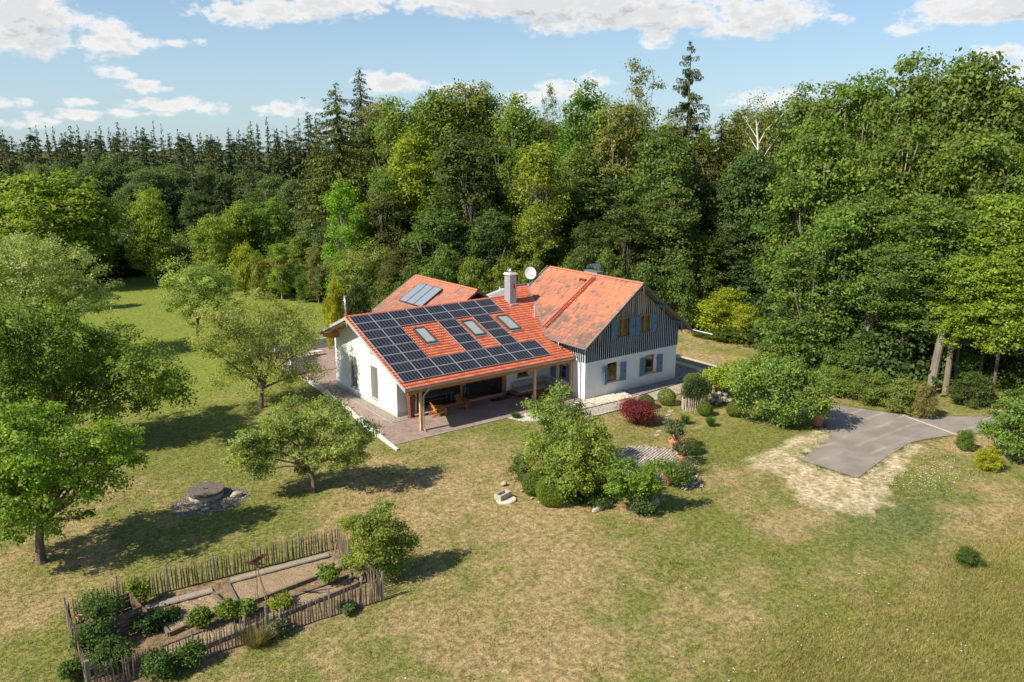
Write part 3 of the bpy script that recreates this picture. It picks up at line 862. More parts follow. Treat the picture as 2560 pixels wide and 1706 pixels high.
# --- roofs --------------------------------------------------------
def tiles(name, mat, O, U, Vd, nu, nv, du, dv, wave, parent, lift=.035, seed=0, tintfn=None):
    """nu x nv separate overlapping tiles; O start, U along the eave, Vd up the slope"""
    rg = np.random.default_rng(seed)
    U = np.array(U, float); U /= np.linalg.norm(U); Vd = np.array(Vd, float); Vd /= np.linalg.norm(Vd); N = np.cross(U, Vd); N /= np.linalg.norm(N)
    if N[2] < 0: N = -N
    prof = {'wave': [(0, .0), (.12, .012), (.25, .035), (.42, .045), (.58, .035), (.7, .012), (.85, 0), (1, 0)],
            'flat': [(0, .004), (.03, .02), (.14, .02), (.18, .004), (.48, .0), (.54, .012), (.6, .0), (.985, .0), (.99, -.018), (1.0, -.018)]}[wave]
    pu = np.array([p[0] for p in prof]) * du; ph = np.array([p[1] for p in prof]); k = len(pu)
    iu, iv = np.meshgrid(np.arange(nu), np.arange(nv), indexing='ij'); iu = iu.ravel(); iv = iv.ravel(); T = len(iu)
    tint = rg.uniform(0, 1, T) if tintfn is None else tintfn(iu, iv, rg)
    jit = rg.normal(0, .003, T)
    uu = iu[:, None] * du + pu[None, :]
    O = np.array(O, float) - np.array(root_loc(parent))
    def pt(u, v, h): return O + u[..., None] * U + v[..., None] * Vd + h[..., None] * N
    v0 = (iv * dv)[:, None] + 0 * uu; v1 = ((iv + 1) * dv + .03)[:, None] + 0 * uu
    lo = ph[None] + lift + jit[:, None]; hi = ph[None] + .0 + jit[:, None] * 0
    A = pt(uu, v0, lo); B = pt(uu, v1, hi); C = pt(uu, v0, lo - lift - .01)
    V = np.concatenate([A, B, C], 1)  # T, 3k, 3
    b = (np.arange(T) * 3 * k)[:, None]; j = np.arange(k - 1)[None]
    top = np.stack([b + j, b + j + 1, b + k + j + 1, b + k + j], -1).reshape(-1, 4)
    fr = np.stack([b + 2 * k + j, b + 2 * k + j + 1, b + j + 1, b + j], -1).reshape(-1, 4)
    me = raw_mesh(name, V.reshape(-1, 3), np.concatenate([top, fr]), mat, {'tint': np.repeat(tint, 3 * k)})
    o = link(name, me, parent); o['kind'] = 'stuff'; return o

def slab(name, pts, thick, mat, parent):
    k = MB(); k.prism(pts, (0, 0, -thick)); return k.build(name, mat, parent)
cw = 1 / math.hypot(1, TP)
# wing roof board + tiles (front slope), extended past the ridge beside the big roof
board = simple("roof_board", (.50, .34, .20), (.42, .27, .15), 3, .7, stretch=(1, 8, 1))
wing_roof = slab('roof', [(XL, YE, wz(YE) - .02), (14.3, YE, wz(YE) - .02), (14.3, YR, ZR - .02), (XL, YR, ZR - .02)], .12, board, house)
slab('roof_board', [(XL, YR, ZR - .02), (14.3, YR, ZR - .02), (14.3, 11.06, wz(11.06) - .02), (XL, 11.06, wz(11.06) - .02)], .12, board, wing_roof)
Lf = (YR - YE) / cw; nv = 29; dv = (Lf - .02) / nv
tiles('roof_tiles', red_tile, (XL, YE, wz(YE)), (1, 0, 0), (0, 1, TP), 80, nv, .2075, dv, 'wave', wing_roof, seed=1, lift=.07)
tiles('roof_tiles', red_tile, (XL + 16.6, -1.6, wz(-1.6)), (1, 0, 0), (0, 1, TP), 17, 21, .2075, dv, 'wave', wing_roof, seed=2, lift=.05)
# raised piece carrying the tiles past the ridge
tiles('roof_tiles', red_tile, (14.95, YR - .25, ZR - .25 * TP), (1, 0, 0), (0, 1, TP), 17, 5, .2075, .33, 'wave', wing_roof, seed=3, lift=.05)
k = MB(); k.prism([(14.93, YR - .1, ZR - .2), (14.93, 7.0, ZR - .2), (14.93, 7.0, ZR + (7 - YR) * TP + .06), (14.93, YR - .1, ZR + .08)], (-.06, 0, 0))
k.prism([(14.93, 6.95, 7.0), (18.5, 6.95, 7.0), (18.5, 6.95, ZR + (7 - YR) * TP + .1), (14.93, 6.95, ZR + (7 - YR) * TP + .1)], (0, .08, 0))
k.prism([(13.2, 7.3, 6.9), (14.9, 6.0, 7.2), (14.9, 6.0, 7.95), (13.6, 7.2, 7.2)], (0, .5, 0))
k.build('flashing', grey_sheet, wing_roof)
tiles('roof_tiles', red_tile, (XL, 11.06, wz(11.06)), (1, 0, 0), (0, -1, TP), 80, 18, .2075, (11.06 - YR) / cw / 18, 'wave', wing_roof, seed=4, lift=.05)
# ridge tiles, one by one
rt = MB()
pr_ = []
for i in range(9):
    a = math.pi * (i / 8); pr_.append((0, math.cos(a) * .13, math.sin(a) * .11 - .02))
n = len(pr_)
V = [(-.22, y * 1.12, z * 1.12) for _, y, z in pr_] + [(-.15, y * 1.12, z * 1.12) for _, y, z in pr_] + [(-.14, y, z) for _, y, z in pr_] + [(.22, y * .95, z * .95) for _, y, z in pr_]
F = []
for q in range(3):
    for i in range(n - 1): F.append((q * n + i, q * n + i + 1, (q + 1) * n + i + 1, (q + 1) * n + i))
F.append(tuple(range(n)))
rt.add(V, F); t_ = rt.build('ridge_tile', red_tile); rmesh = t_.data; bpy.data.objects.remove(t_)
nr = 40
for i in range(nr):
    link('ridge_tile', rmesh, wing_roof, (XL + .25 + i * .405, YR, ZR + .05))
# verge boards (grey green) and soffit rafters on the gable
k = MB()
for (ya, yb) in ((YE - .05, YR), (11.1, YR)):
    k.prism([(XL - .02, ya, wz(ya) + .03), (XL - .02, yb, wz(yb) + .03), (XL - .02, yb, wz(yb) - .20), (XL - .02, ya, wz(ya) - .20)], (.045, 0, 0))
k.build('bargeboard', teal_fascia, wing_roof)
k = MB()
for (ya, yb) in ((YE, YR), (11.0, YR)):
    for xx in (XL + .12, -.25):
        k.prism([(xx, ya, wz(ya) - .142), (xx, yb, wz(yb) - .142), (xx, yb, wz(yb) - .30), (xx, ya, wz(ya) - .30)], (.1, 0, 0))
k.build('rafter', pale_wood, wing_roof)
for yy in (YR, 1.2, 10.4):
    k = MB(); zz = wz(yy) - .32
    k.prism([(XL + .1, yy - .1, zz), (XL + .1, yy + .1, zz), (XL + .1, yy + .1, zz - .16), (XL + .1, yy - .1, zz - .16)], (.001, 0, 0))
    k.V = []; k.F = []; k.T = []
    k.prism([(XL + .1, yy - .12, zz), (.1, yy - .12, zz), (.1, yy - .12, zz - .5), (XL + .75, yy - .12, zz - .5), (XL + .1, yy - .12, zz - .22)], (0, .24, 0))
    k.build('purlin', orange_wood, wing_roof)
# front gutter, downpipes
def gutter(name, a, b, r, mat, parent):
    a, b = Vector(a), Vector(b); d = (b - a); V = []; F = []; n = 9
    s_ = d.normalized().cross(Vector((0, 0, 1)))
    for p in (a, b):
        for i in range(n):
            t = math.pi * i / (n - 1); V.append(p + s_ * math.cos(t) * r - Vector((0, 0, 1)) * math.sin(t) * r)
        for i in range(n):
            t = math.pi * i / (n - 1); V.append(p + s_ * math.cos(t) * r * .86 - Vector((0, 0, 1)) * math.sin(t) * r * .86)
    for i in range(n - 1):
        F += [(i, i + 1, 2 * n + i + 1, 2 * n + i), (n + i + 1, n + i, 3 * n + i, 3 * n + i + 1), (i, n + i, n + i + 1, i + 1), (2 * n + i + 1, 3 * n + i + 1, 3 * n + i, 2 * n + i)]
    F += [(0, 2 * n, 3 * n, n), (n - 1, 2 * n - 1, 4 * n - 1, 3 * n - 1)]
    k = MB(); k.add(V, F); return k.build(name, mat, parent)
gutter('gutter', (XL, YE - .07, wz(YE) - .01), (14.95, YE - .07, wz(YE) - .03), .085, zinc, wing_roof)
k = MB(); k.prism([(XL, YE + .02, wz(YE) + .0), (14.85, YE + .02, wz(YE) + .0), (14.85, YE + .02, wz(YE) - .17), (XL, YE + .02, wz(YE) - .17)], (0, .03, 0)); k.build('fascia', pale_wood, wing_roof)
k = MB(); zg = wz(YE) - .08
k.tube([(.35, YE - .07, zg), (.33, YE - .07, zg - .25), (.16, YE + .22, zg - .62), (.12, YE + .3, zg - .85), (.12, YE + .3, .35), (.12, YE + .22, .12), (.12, YE + .02, .02)], [.075, .07, .05, .05, .05, .05, .055], 10)
k.build('downpipe', zinc, house, smooth=True)
k = MB(); k.tube([(14.78, YE - .07, zg + .2), (14.62, YE - .35, zg - .15), (14.78, YE - .62, zg - .35), (14.78, YE - .62, .1), (14.7, YE - .7, .0)], [.07, .055, .05, .05, .05], 10)
k.build('downpipe', zinc, house, smooth=True)
# terrace posts and beam
beam = MB(); beam.bx(-1.1, 14.85, -3.86, -3.66, 3.02, 3.27); beam = beam.build('beam', orange_wood, house)
for i, (x, wd) in enumerate(((-.02, .2), (10.76, .2), (14.68, .2))):
    k = MB(); k.bx(x - wd / 2, x + wd / 2, -3.86, -3.66, .0, 3.02); k.build('post', pale_wood, house)
for i in range(20):
    x = -.9 + i * .82
    k = MB(); k.prism([(x - .05, YE + .06, wz(YE) - .145), (x - .05, .3, wz(.3) - .145), (x - .05, .3, wz(.3) - .29), (x - .05, YE + .06, wz(YE) - .29)], (.1, 0, 0)); k.build('rafter', orange_wood, wing_roof)

# main roof
main_roof = slab('roof', [(MXL, YG - .939, MZL - .03), (MX, YG - .939, MZ - .03), (MX, 6.646, MZ - .03), (MXL, 6.646, MZL - .03)], .14, grey_wood, house)
XR = 2 * MX - MXL
slab('roof_board', [(MX, YG - .939, MZ - .03), (XR, YG - .939, MZL - .03), (XR, 6.646, MZL - .03), (MX, 6.646, MZ - .03)], .14, grey_wood, main_roof)
Lm = (MX - MXL) * math.hypot(1, MT); nvm = 23; dvm = Lm / nvm
def old_tint(iu, iv, rg):
    lx = vnoise(iu * .25, iv * .42, 1.6, 7, 3); runs = vnoise(np.floor(iu / 3.3 + iv * .37) * 3.1, iv * 5.0, 1.0, 11, 1)
    t = .50 + (lx - .5) * .65 + (runs - .5) * .3 + rg.normal(0, .2, len(iu)) - .06 + .6 * (iv / 23 - .5)
    return np.clip(t, 0, 1)
tiles('roof_tiles', old_tile, (MXL, YG - .93, MZL), (0, 1, 0), (1, 0, MT), 62, nvm, .2029, dvm, 'flat', main_roof, seed=5, lift=.03, tintfn=old_tint)
tiles('roof_tiles', old_tile, (XR, YG - .93, MZL), (0, 1, 0), (-1, 0, MT), 62, nvm, .2029, dvm, 'flat', main_roof, seed=6, lift=.03, tintfn=old_tint)
rt = MB(); rt.add([(y * 1.1, x, z) for (x, y, z) in [(-.22, p[1] * 1.1, p[2] * 1.1) for p in pr_] + [(-.16, p[1] * 1.1, p[2] * 1.1) for p in pr_] + [(-.15, p[1], p[2]) for p in pr_] + [(.2, p[1] * .95, p[2] * .95) for p in pr_]], F)
t_ = rt.build('ridge_tile', old_tile); rmesh2 = t_.data; bpy.data.objects.remove(t_)
for i in range(31): link('ridge_tile', rmesh2, main_roof, (MX, YG - .72 + i * .405, MZ + .03))
# barge boards, decorated purlin ends, blue purlins
k = MB()
for xa, xb in ((MXL - .03, MX), (XR + .03, MX)):
    za, zb = mz(xa), MZ
    k.prism([(xa, YG - .97, za + .02), (xb, YG - .97, zb + .02), (xb, YG - .97, zb - .24), (xa, YG - .97, za - .22)], (0, .04, 0))
    k.prism([(xa, YG - 1.0, za + .08), (xb, YG - 1.0, zb + .08), (xb, YG - 1.0, zb - .06), (xa, YG - 1.0, za - .05)], (0, .22, 0))
k.build('bargeboard', grey_wood, main_roof)
k = MB()
k.prism([(MXL - .03, 6.62, MZL + .1), (MX, 6.62, MZ + .1), (MX, 6.62, MZ - .1), (MXL - .03, 6.62, MZL - .1)], (0, .1, 0)); k.build('bargeboard', grey_wood, main_roof)
for x in (MX, 17.55, 15.6, 23.0, 25.4):
    zz = mz(x) - .2; c0 = MB()
    if x > MX:
        c0.bx(x - .1, x + .1, YG - .93, YG - .08, zz - .26, zz - .02); c0.build('purlin', blue_m, main_roof)
    else:
        c0.bx(x - .1, x + .1, YG - .93, YG - .08, zz - .26, zz - .02); c0.build('purlin', grey_wood, main_roof)
    o = MB(); z1 = zz + .02 if x != MX else zz - .05
    P = [(x - .11, z1), (x + .11, z1), (x + .11, z1 - .62), (x + .07, z1 - .66), (x + .1, z1 - .76), (x, z1 - .98), (x - .1, z1 - .76), (x - .07, z1 - .66), (x - .11, z1 - .62)]
    o.prism([(a, YG - 1.03, b) for a, b in P], (0, .035, 0)); o.build('carved_board', simple("bleached_wood", (.34, .28, .24), (.25, .20, .17), 6) if x == MX else grey_wood, main_roof)
gutter('gutter', (MXL - .07, YG - 1.0, MZL - .02), (MXL - .07, -1.1, MZL + .0), .085, zinc, main_roof)
gutter('gutter', (XR + .08, YG - 3.2, MZL - .08), (XR + .08, 6.5, MZL + .02), .085, simple("pale_zinc", (.72, .76, .80), (.62, .66, .70), 4, .4, .3), main_roof)
k = MB(); k.tube([(MXL - .07, -2.9, MZL - .08), (MXL - .07, -2.9, MZL - .3), (MXL - .02, -3.05, MZL - .55), (MXL, -3.35, MZL - .68)], [.06, .055, .05, .05], 8); k.build('gutter_outlet', zinc, main_roof, smooth=True)
# valley flashing along the seam between the two roofs
k = MB()
def vy(x): return YR - (ZR - mz(x)) / TP
xa, xb = MXL, 18.35
k.prism([(xa - .14, vy(xa), mz(xa) + .03), (xa + .1, vy(xa), mz(xa) + .06), (xb + .05, vy(xb), mz(xb) + .06), (xb - .16, vy(xb), mz(xb) + .03)], (0, 0, .025))
k.build('valley_flashing', simple("dull_lead", (.34, .34, .33), (.26, .26, .25), 5, .6, .3), main_roof)

# chimney
CHX0, CHX1, CHY0, CHY1 = 14.05, 14.78, 4.14, 4.95
chim = MB(); chim.bx(CHX0, CHX1, CHY0, CHY1, 6.4, 9.5); chim = chim.build('chimney', grey_sheet, house)
k = MB()
for x in (CHX0 + .01, (CHX0 + CHX1) / 2, CHX1 - .01): k.bx(x - .012, x + .012, CHY0 - .02, CHY0 - .001, 6.6, 9.48)
for y in (CHY0 + .2, CHY0 + .4, CHY0 + .6): k.bx(CHX0 - .02, CHX0 - .001, y - .01, y + .01, 6.6, 9.48)
k.build('seam', grey_sheet, chim)
k = MB(); k.bx(CHX0 - .13, CHX1 + .13, CHY0 - .13, CHY1 + .13, 9.5, 9.60); k.bx(CHX0 - .05, CHX1 + .05, CHY0 - .05, CHY1 + .05, 9.60, 9.68); k.build('chimney_cap', simple("cap_concrete", (.72, .68, .60), (.60, .56, .49), 5), chim, bevel=.02)
k = MB(); k.lathe(((CHX0 + CHX1) / 2, (CHY0 + CHY1) / 2, 9.68), [(.22, 0), (.21, .1), (.15, .42), (.14, .42), (.13, .3)], 16); k.build('flue', steel, chim, smooth=True)
k = MB(); k.bx(CHX0 - .08, CHX1 + .1, CHY0 - .35, CHY0, wz(CHY0) - .08, wz(CHY0) + .06); k.build('flashing', grey_sheet, chim)
k = MB(); k.bx(CHX0 + .28, CHX1 - .10, CHY0 - .035, CHY0 - .002, 8.15, 8.82); k.build('picture_frame', zinc, chim)
k = MB(); k.bx(CHX0 + .32, CHX1 - .14, CHY0 - .042, CHY0 - .036, 8.2, 8.77); k.build('picture', simple("terracotta_plaque", (.62, .30, .17), (.50, .22, .12), 6), chim)
k = MB(); cxp = CHX0 + .455
k.prism([(cxp + a, CHY0 - .05, 8.3 + b) for a, b in ((-.04, .0), (.05, .02), (.07, .14), (.02, .22), (.06, .3), (.0, .38), (-.05, .3), (-.02, .2), (-.07, .12))], (0, .006, 0)); k.build('emblem', simple("plaque_figure", (.12, .05, .03)), chim)
# steel flue at the left gable
k = MB(); k.tube([(-.95, 6.6, 6.3), (-.95, 6.6, 8.9)], .1, 12); fl = k.build('flue_pipe', steel, house, smooth=True)
k = MB()
for z in (7.3, 8.25, 8.75): k.tube([(-.95, 6.6, z), (-.95, 6.6, z + .08)], .125, 12)
k.build('pipe_collar', zinc, fl)
k = MB(); k.bx(-.84, -.78, 6.5, 6.72, 6.6, 8.75); k.build('pipe_shield', simple("rust_red", (.38, .09, .05)), fl)
# second chimney with curved cowl
k = MB(); k.bx(21.0, 21.75, .15, 1.9, 8.5, 9.62); c2 = k.build('chimney', simple("blue_grey_sheet", (.36, .45, .52), (.31, .39, .46), 4, .5, .2), house)
k = MB(); k.bx(20.95, 21.8, .1, 1.95, 9.62, 9.68); k.build('chimney_cap', zinc, c2)
k = MB()
for y in (.55, 1.5):
    for x in (21.1, 21.65): k.bx(x - .02, x + .02, y - .02, y + .02, 9.68, 9.95)
k.build('cowl_leg', steel, c2)
V = []; F = []; n = 12
for j, x in enumerate((20.95, 21.8)):
    for i in range(n + 1):
        a = math.pi * i / n
        for rr_ in (.52, .50): V.append((x, 1.02 + rr_ * math.cos(a), 9.88 + rr_ * .85 * math.sin(a)))
for i in range(n):
    a = 2 * i; b = 2 * (n + 1) + 2 * i
    F += [(a, a + 2, b + 2, b), (a + 1, b + 1, b + 3, a + 3), (a, a + 1, a + 3, a + 2), (b, b + 2, b + 3, b + 1)]
k = MB(); k.add(V, F); k.build('cowl', steel, c2)
# satellite dish on the rear verge
dish_m = simple("dish_grey", (.66, .64, .61), (.6, .58, .55), 2, .5)
D0 = Vector((18.55, 6.9, 9.0)); dn = Vector((-.45, -.80, .38)).normalized()
da = dn.cross(Vector((0, 0, 1))).normalized(); db = da.cross(dn)
V = []; F = []; nr_ = 6; ns = 28
for r_i in range(nr_ + 1):
    q = r_i / nr_
    for i in range(ns):
        a = 2 * math.pi * i / ns; V.append(D0 + da * math.cos(a) * q * .55 + db * math.sin(a) * q * .62 + dn * (q * q * .12 - .12))
for r_i in range(nr_):
    for i in range(ns):
        j = (i + 1) % ns; F.append((r_i * ns + i, (r_i + 1) * ns + i, (r_i + 1) * ns + j, r_i * ns + j))
dish = empty('satellite_dish', (0, 0, 0)); dish.parent = house
k = MB(); k.add(V, F); k.build('reflector', dish_m, dish, smooth=True)
k = MB(); k.tube([D0 - dn * .12, D0 - dn * .3 - Vector((0, 0, .2)), D0 - dn * .3 - Vector((0, 0, 1.1))], .03, 6); k.build('mast', zinc, dish)
k = MB(); k.tube([D0 - db * .62, D0 - db * .45 + dn * .62], .02, 6); k.build('arm', zinc, dish)
k = MB(); k.box(D0 - db * .42 + dn * .66, (.14, .14, .2)); k.build('receiver', simple("lnb", (.7, .7, .7)), dish)
# roof ladder and step plate
lad = empty('roof_ladder', (0, 0, 0)); lad.parent = house
lad_m = simple("ladder_red", (.42, .06, .03), (.33, .05, .028), 4, .5)
nrm = Vector((-MT, 0, 1)).normalized()
la, lb = Vector((14.75, -.12, mz(14.75))) + nrm * .14, Vector((20.15, -.55, mz(20.15))) + nrm * .14
for s in (-.2, .2):
    k = MB(); k.bar(la + Vector((0, s, 0)), lb + Vector((0, s, 0)), .05, .09, up=nrm); k.build('rail', lad_m, lad)
for i in range(21):
    p = la.lerp(lb, (i + .5) / 21); k = MB(); k.bar(p - Vector((0, .2, 0)), p + Vector((0, .2, 0)), .07, .045, up=nrm); k.build('rung', lad_m, lad)
k = MB(); p = Vector((19.75, .55, mz(19.75))) + nrm * .2; k.box(p, (.28, .8, .04)); k.bx(p.x - .1, p.x + .1, p.y - .35, p.y - .31, p.z - .3, p.z); k.bx(p.x - .1, p.x + .1, p.y + .31, p.y + .35, p.z - .3, p.z); k.build('step_plate', lad_m, house)
k = MB(); k.tube([(15.02, 1.73, 5.7), (15.02, 1.73, 6.9)], .045, 8); k.tube([(15.02, 1.73, 6.88), (15.02, 1.73, 6.97)], .08, 8); k.build('vent_pipe', simple("vent_grey", (.75, .66, .62)), house)
k = MB(); k.prism([(14.75, 1.4, wz(1.4) + .08), (15.3, 1.4, wz(1.4) + .08), (15.3, 2.1, wz(2.1) + .08), (14.75, 2.1, wz(2.1) + .08)], (0, 0, .02)); k.build('vent_base', red_tile, house)

# --- solar panels: six rows of modules around three skylights
m, nt = material("solar_cell")
v = coords(nt); sp_ = nt.new('ShaderNodeSeparateXYZ'); nt.l.new(v, sp_.inputs[0])
def lines(c, period, width):
    f = nt.math('FRACT', nt.math('ADD', nt.math('DIVIDE', c, period), 100.0))
    d_ = nt.math('ABSOLUTE', nt.math('SUBTRACT', f, .5)); return nt.maprange(d_, .5 - width / period, .5 - width / period * .5)
lx = lines(nt.math('ADD', sp_.outputs[0], .0), .2867, .016); ly = lines(sp_.outputs[1], .1885, .008)
ly2 = lines(sp_.outputs[1], .0942, .0045)
f = nt.math('MAXIMUM', lx, nt.math('MULTIPLY', nt.math('MAXIMUM', ly, nt.math('MULTIPLY', ly2, .5)), .4))
c = nt.mix(f, (.009, .010, .015), (.21, .22, .24))
finish(nt, c, .22, spec=.4)
cell_m = m
alu = simple("aluminium", (.66, .67, .68), (.58, .59, .60), 4, .35, .6)
rotr = (math.atan(TP), 0, 0)
fr = MB(); hw, hh = .86, .566
fr.bx(-hw, hw, -hh, -hh + .03, -.02, .018); fr.bx(-hw, hw, hh - .03, hh, -.02, .018); fr.bx(-hw, -hw + .03, -hh + .03, hh - .03, -.02, .018); fr.bx(hw - .03, hw, -hh + .03, hh - .03, -.02, .018)
t_ = fr.build('panel_frame', alu); fmesh = t_.data; bpy.data.objects.remove(t_)
fr = MB(); fr.bx(-hw + .03, hw - .03, -hh + .03, hh - .03, -.015, .010); t_ = fr.build('panel_cells', cell_m); pmesh = t_.data; bpy.data.objects.remove(t_)
XP0, S0, HH, GAP, WW = -1.334, .199, 1.16, .059, 1.74
sn = TP * cw
def roof_pt(x, t, l): return (x, YR - t * cw - l * sn, ZR - t * sn + l * cw)
for row in range(8):
    for col in range(8):
        if 2 <= row <= 5 and col in (2, 3, 5, 7): continue
        t = S0 + (row + .5) * HH + GAP * (row // 2)
        p = roof_pt(XP0 + (col + .5) * WW, t, .155)
        o = link('solar_panel', fmesh, house, p); o.rotation_euler = rotr
        q = bpy.data.objects.new('cells', pmesh); sc.collection.objects.link(q); q.parent = o
k = MB()
for row in range(8):
    for dd in (.3, .86):
        t = S0 + row * HH + dd + GAP * (row // 2)
        segs = [(0, 8)] if row in (0, 1, 6, 7) else [(0, 2), (4, 5), (6, 7)]
        for a, b in segs: k.bar(roof_pt(XP0 + a * WW - .04, t, .09), roof_pt(XP0 + b * WW + .04, t, .09), .04, .05, up=(0, -TP, 1))
k.build('mounting_rail', alu, house)
# skylights
slit = simple("skylight_lining", (.50, .51, .49), rough=.6)
for i, (x0, x1) in enumerate(((3.05, 4.02), (7.72, 8.78), (11.36, 12.46))):
    y0, y1 = .46, 2.52
    t0 = (YR - y1) / cw; t1 = (YR - y0) / cw
    def rp(x, t, l): return Vector(roof_pt(x, t, l))
    k = MB(); up = (0, -TP, 1)
    k.bar(rp(x0 - .05, t0, .13), rp(x1 + .05, t0, .13), .13, .16, up=up); k.bar(rp(x0 - .05, t1, .13), rp(x1 + .05, t1, .13), .15, .16, up=up)
    k.bar(rp(x0, t0 + .07, .13), rp(x0, t1 - .08, .13), .13, .158, up=up); k.bar(rp(x1, t0 + .07, .13), rp(x1, t1 - .08, .13), .13, .158, up=up)
    s = k.build('skylight', dark_frame, house)
    k = MB(); a, b, c_, d_ = rp(x0 + .06, t1 - .07, .17), rp(x1 - .06, t1 - .07, .17), rp(x1 - .06, t0 + .07, .17), rp(x0 + .06, t0 + .07, .17)
    k.add([a, b, c_, d_], [(0, 1, 2, 3)]); k.build('pane', glass_sky, s)
    k = MB(); a, b, c_, d_ = rp(x0 + .06, t1 - .07, .135), rp(x1 - .06, t1 - .07, .135), rp(x1 - .06, t0 + .07, .135), rp(x0 + .06, t0 + .07, .135)
    k.add([a, b, c_, d_], [(0, 1, 2, 3)]); k.build('blind', slit, s)
    k = MB(); k.bar(rp(x0 - .1, t1 + .16, .125), rp(x1 + .12, t1 + .16, .125), .22, .03, up=up); k.build('apron', zinc, s)
for (x, y) in ((5.35, 2.4), (5.35, .9), (5.35, -.1), (5.3, -1.3)):
    k = MB(); zz = wz(y); k.box((x, y, zz + .12), (.07, .22, .03)); k.box((x, y + .08, zz + .09), (.04, .04, .12)); k.build('roof_hook', alu, house)

# --- windows
def casement(x0, x1, z0_, z1_, yw, parent, grid=None, tilt=0, name='window'):
    """window frame in a wall facing -y; grid=(cols,rows per sash)"""
    k = MB(); t = .085
    k.bx(x0, x0 + t, yw, yw + .09, z0_, z1_); k.bx(x1 - t, x1, yw, yw + .09, z0_, z1_); k.bx(x0 + t, x1 - t, yw, yw + .09, z1_ - t, z1_); k.bx(x0 + t, x1 - t, yw, yw + .09, z0_, z0_ + t)
    f = k.build(name, window_wood, parent)
    return f
def pane_y(x0, x1, z0_, z1_, y, parent, mat=None):
    k = MB(); k.add([(x0, y, z0_), (x1, y, z0_), (x1, y, z1_), (x0, y, z1_)], [(0, 1, 2, 3)]); return k.build('pane', mat or glass, parent)
lined = simple("reveal", (.78, .77, .75))
for (a, b, z0_, z1_) in LW:
    f = casement(a, b - .18, z0_, z1_, YG + .16, house)
    pane_y(a + .08, b - .26, z0_ + .08, z1_ - .08, YG + .2, f)
    k = MB(); k.bx(a - .05, b + .05, YG - .06, YG + .3, z0_ - .05, z0_ - .005); k.build('sill', sill_m, f)
    k = MB(); k.bx(b - .179, b - .001, YG + .155, YG + .25, z0_, z1_); k.build('reveal', lined, f)
f = None
# tilted sash in the right lower window
k = MB(); x0, x1 = 22.04, 23.14
def tl(x, z): return (x, YG + .15 + (z - 1.16) * .10, z)
for (p, q) in ((tl(x0, 1.16), tl(x0, 2.7)), (tl(x1, 1.16), tl(x1, 2.7)), (tl(x0, 1.19), tl(x1, 1.19)), (tl(x0, 2.67), tl(x1, 2.67))): k.bar(p, q, .07, .07)
k.build('sash', window_wood, house)
for wi, (a, b, z0_, z1_) in enumerate(UW):
    f = casement(a, b, z0_, z1_, YG + .0, house)
    k = MB(); mid = (a + b) / 2; k.bx(mid - .06, mid + .06, YG - .01, YG + .06, z0_ + .085, z1_ - .085)
    for xx0, xx1 in ((a + .085, mid - .06), (mid + .06, b - .085)):
        for t in (1 / 3, 2 / 3):
            zc = z0_ + .085 + (z1_ - z0_ - .17) * t; k.bx(xx0, xx1, YG + .01, YG + .05, zc - .025, zc + .025)
        k.bx(xx0, xx0 + .05, YG + .005, YG + .055, z0_ + .085, z1_ - .085); k.bx(xx1 - .05, xx1, YG + .005, YG + .055, z0_ + .085, z1_ - .085)
    k.build('glazing_bar', window_wood, f)
    pane_y(a + .08, b - .08, z0_ + .08, z1_ - .08, YG + .04, f)
    k = MB(); k.bx(a + .05, b - .05, YG + .18, YG + .2, z0_ + .05, z1_ - .02); k.build('curtain', curtain_m, f)
    k = MB(); k.bx(a - .12, b + .14, YG - .16, YG - .0, z1_ + .03, z1_ + .09); k.build('lintel', simple("lintel_wood", (.42, .27, .16), (.3, .19, .12), 8), f)
    k = MB(); k.bx(a - .1, b + .1, YG - .17, YG + .0, z0_ - .11, z0_ - .02); k.build('sill', grey_wood, f)
def shutter(x0, x1, z0_, z1_, y, ang, hinge_x, label=None, wall='y'):
    """plank shutter leaf hinged at hinge_x, opened by ang"""
    k = MB(); wd = x1 - x0; n = 3
    s = 1 if x0 >= hinge_x - 1e-6 else -1
    for i in range(n):
        a = i * wd / n; b = (i + 1) * wd / n - .006
        k.bx(s * a, s * b, -.02, .02, 0, z1_ - z0_)
    k.bx(s * .03, s * (wd - .03), .02, .035, .22, .32); k.bx(s * .03, s * (wd - .03), .02, .035, z1_ - z0_ - .32, z1_ - z0_ - .22)
    o = k.build('shutter', blue_m); o.parent = house
    o.location = Vector((hinge_x, y, z0_)) - Vector(HL); o.rotation_euler = (0, 0, ang)
    for zz in (.28, z1_ - z0_ - .28):
        h = MB(); h.bx(s * -.2, s * .12, -.032, -.021, zz - .02, zz + .02); q = h.build('hinge', black_m); q.parent = o
    h = MB(); h.bx(s * (wd * .62), s * (wd * .62 + .04), -.05, -.02, (z1_ - z0_) * .47, (z1_ - z0_) * .47 + .13); q = h.build('latch', black_m); q.parent = o
    return o
ys_ = YG - .13
shutter(-.66 + 18.3, 18.3, 4.86, 6.5, ys_, R_(0), 18.3)
shutter(19.76, 20.42, 4.86, 6.5, ys_ - .02, R_(0), 19.76)
shutter(20.46, 21.0, 4.86, 6.5, ys_ - .02, R_(0), 21.03)
shutter(22.46, 23.12, 4.86, 6.5, ys_, R_(-3), 22.46)
shutter(16.72, 17.37, 1.0, 2.66, YG - .06, R_(22), 17.37)
shutter(18.92, 19.57, 1.0, 2.66, YG - .06, R_(-4), 18.92)
shutter(21.28, 21.95, 1.0, 2.66, YG - .05, R_(3), 21.95)
shutter(23.45, 24.1, 1.0, 2.66, YG - .06, R_(-6), 23.45)
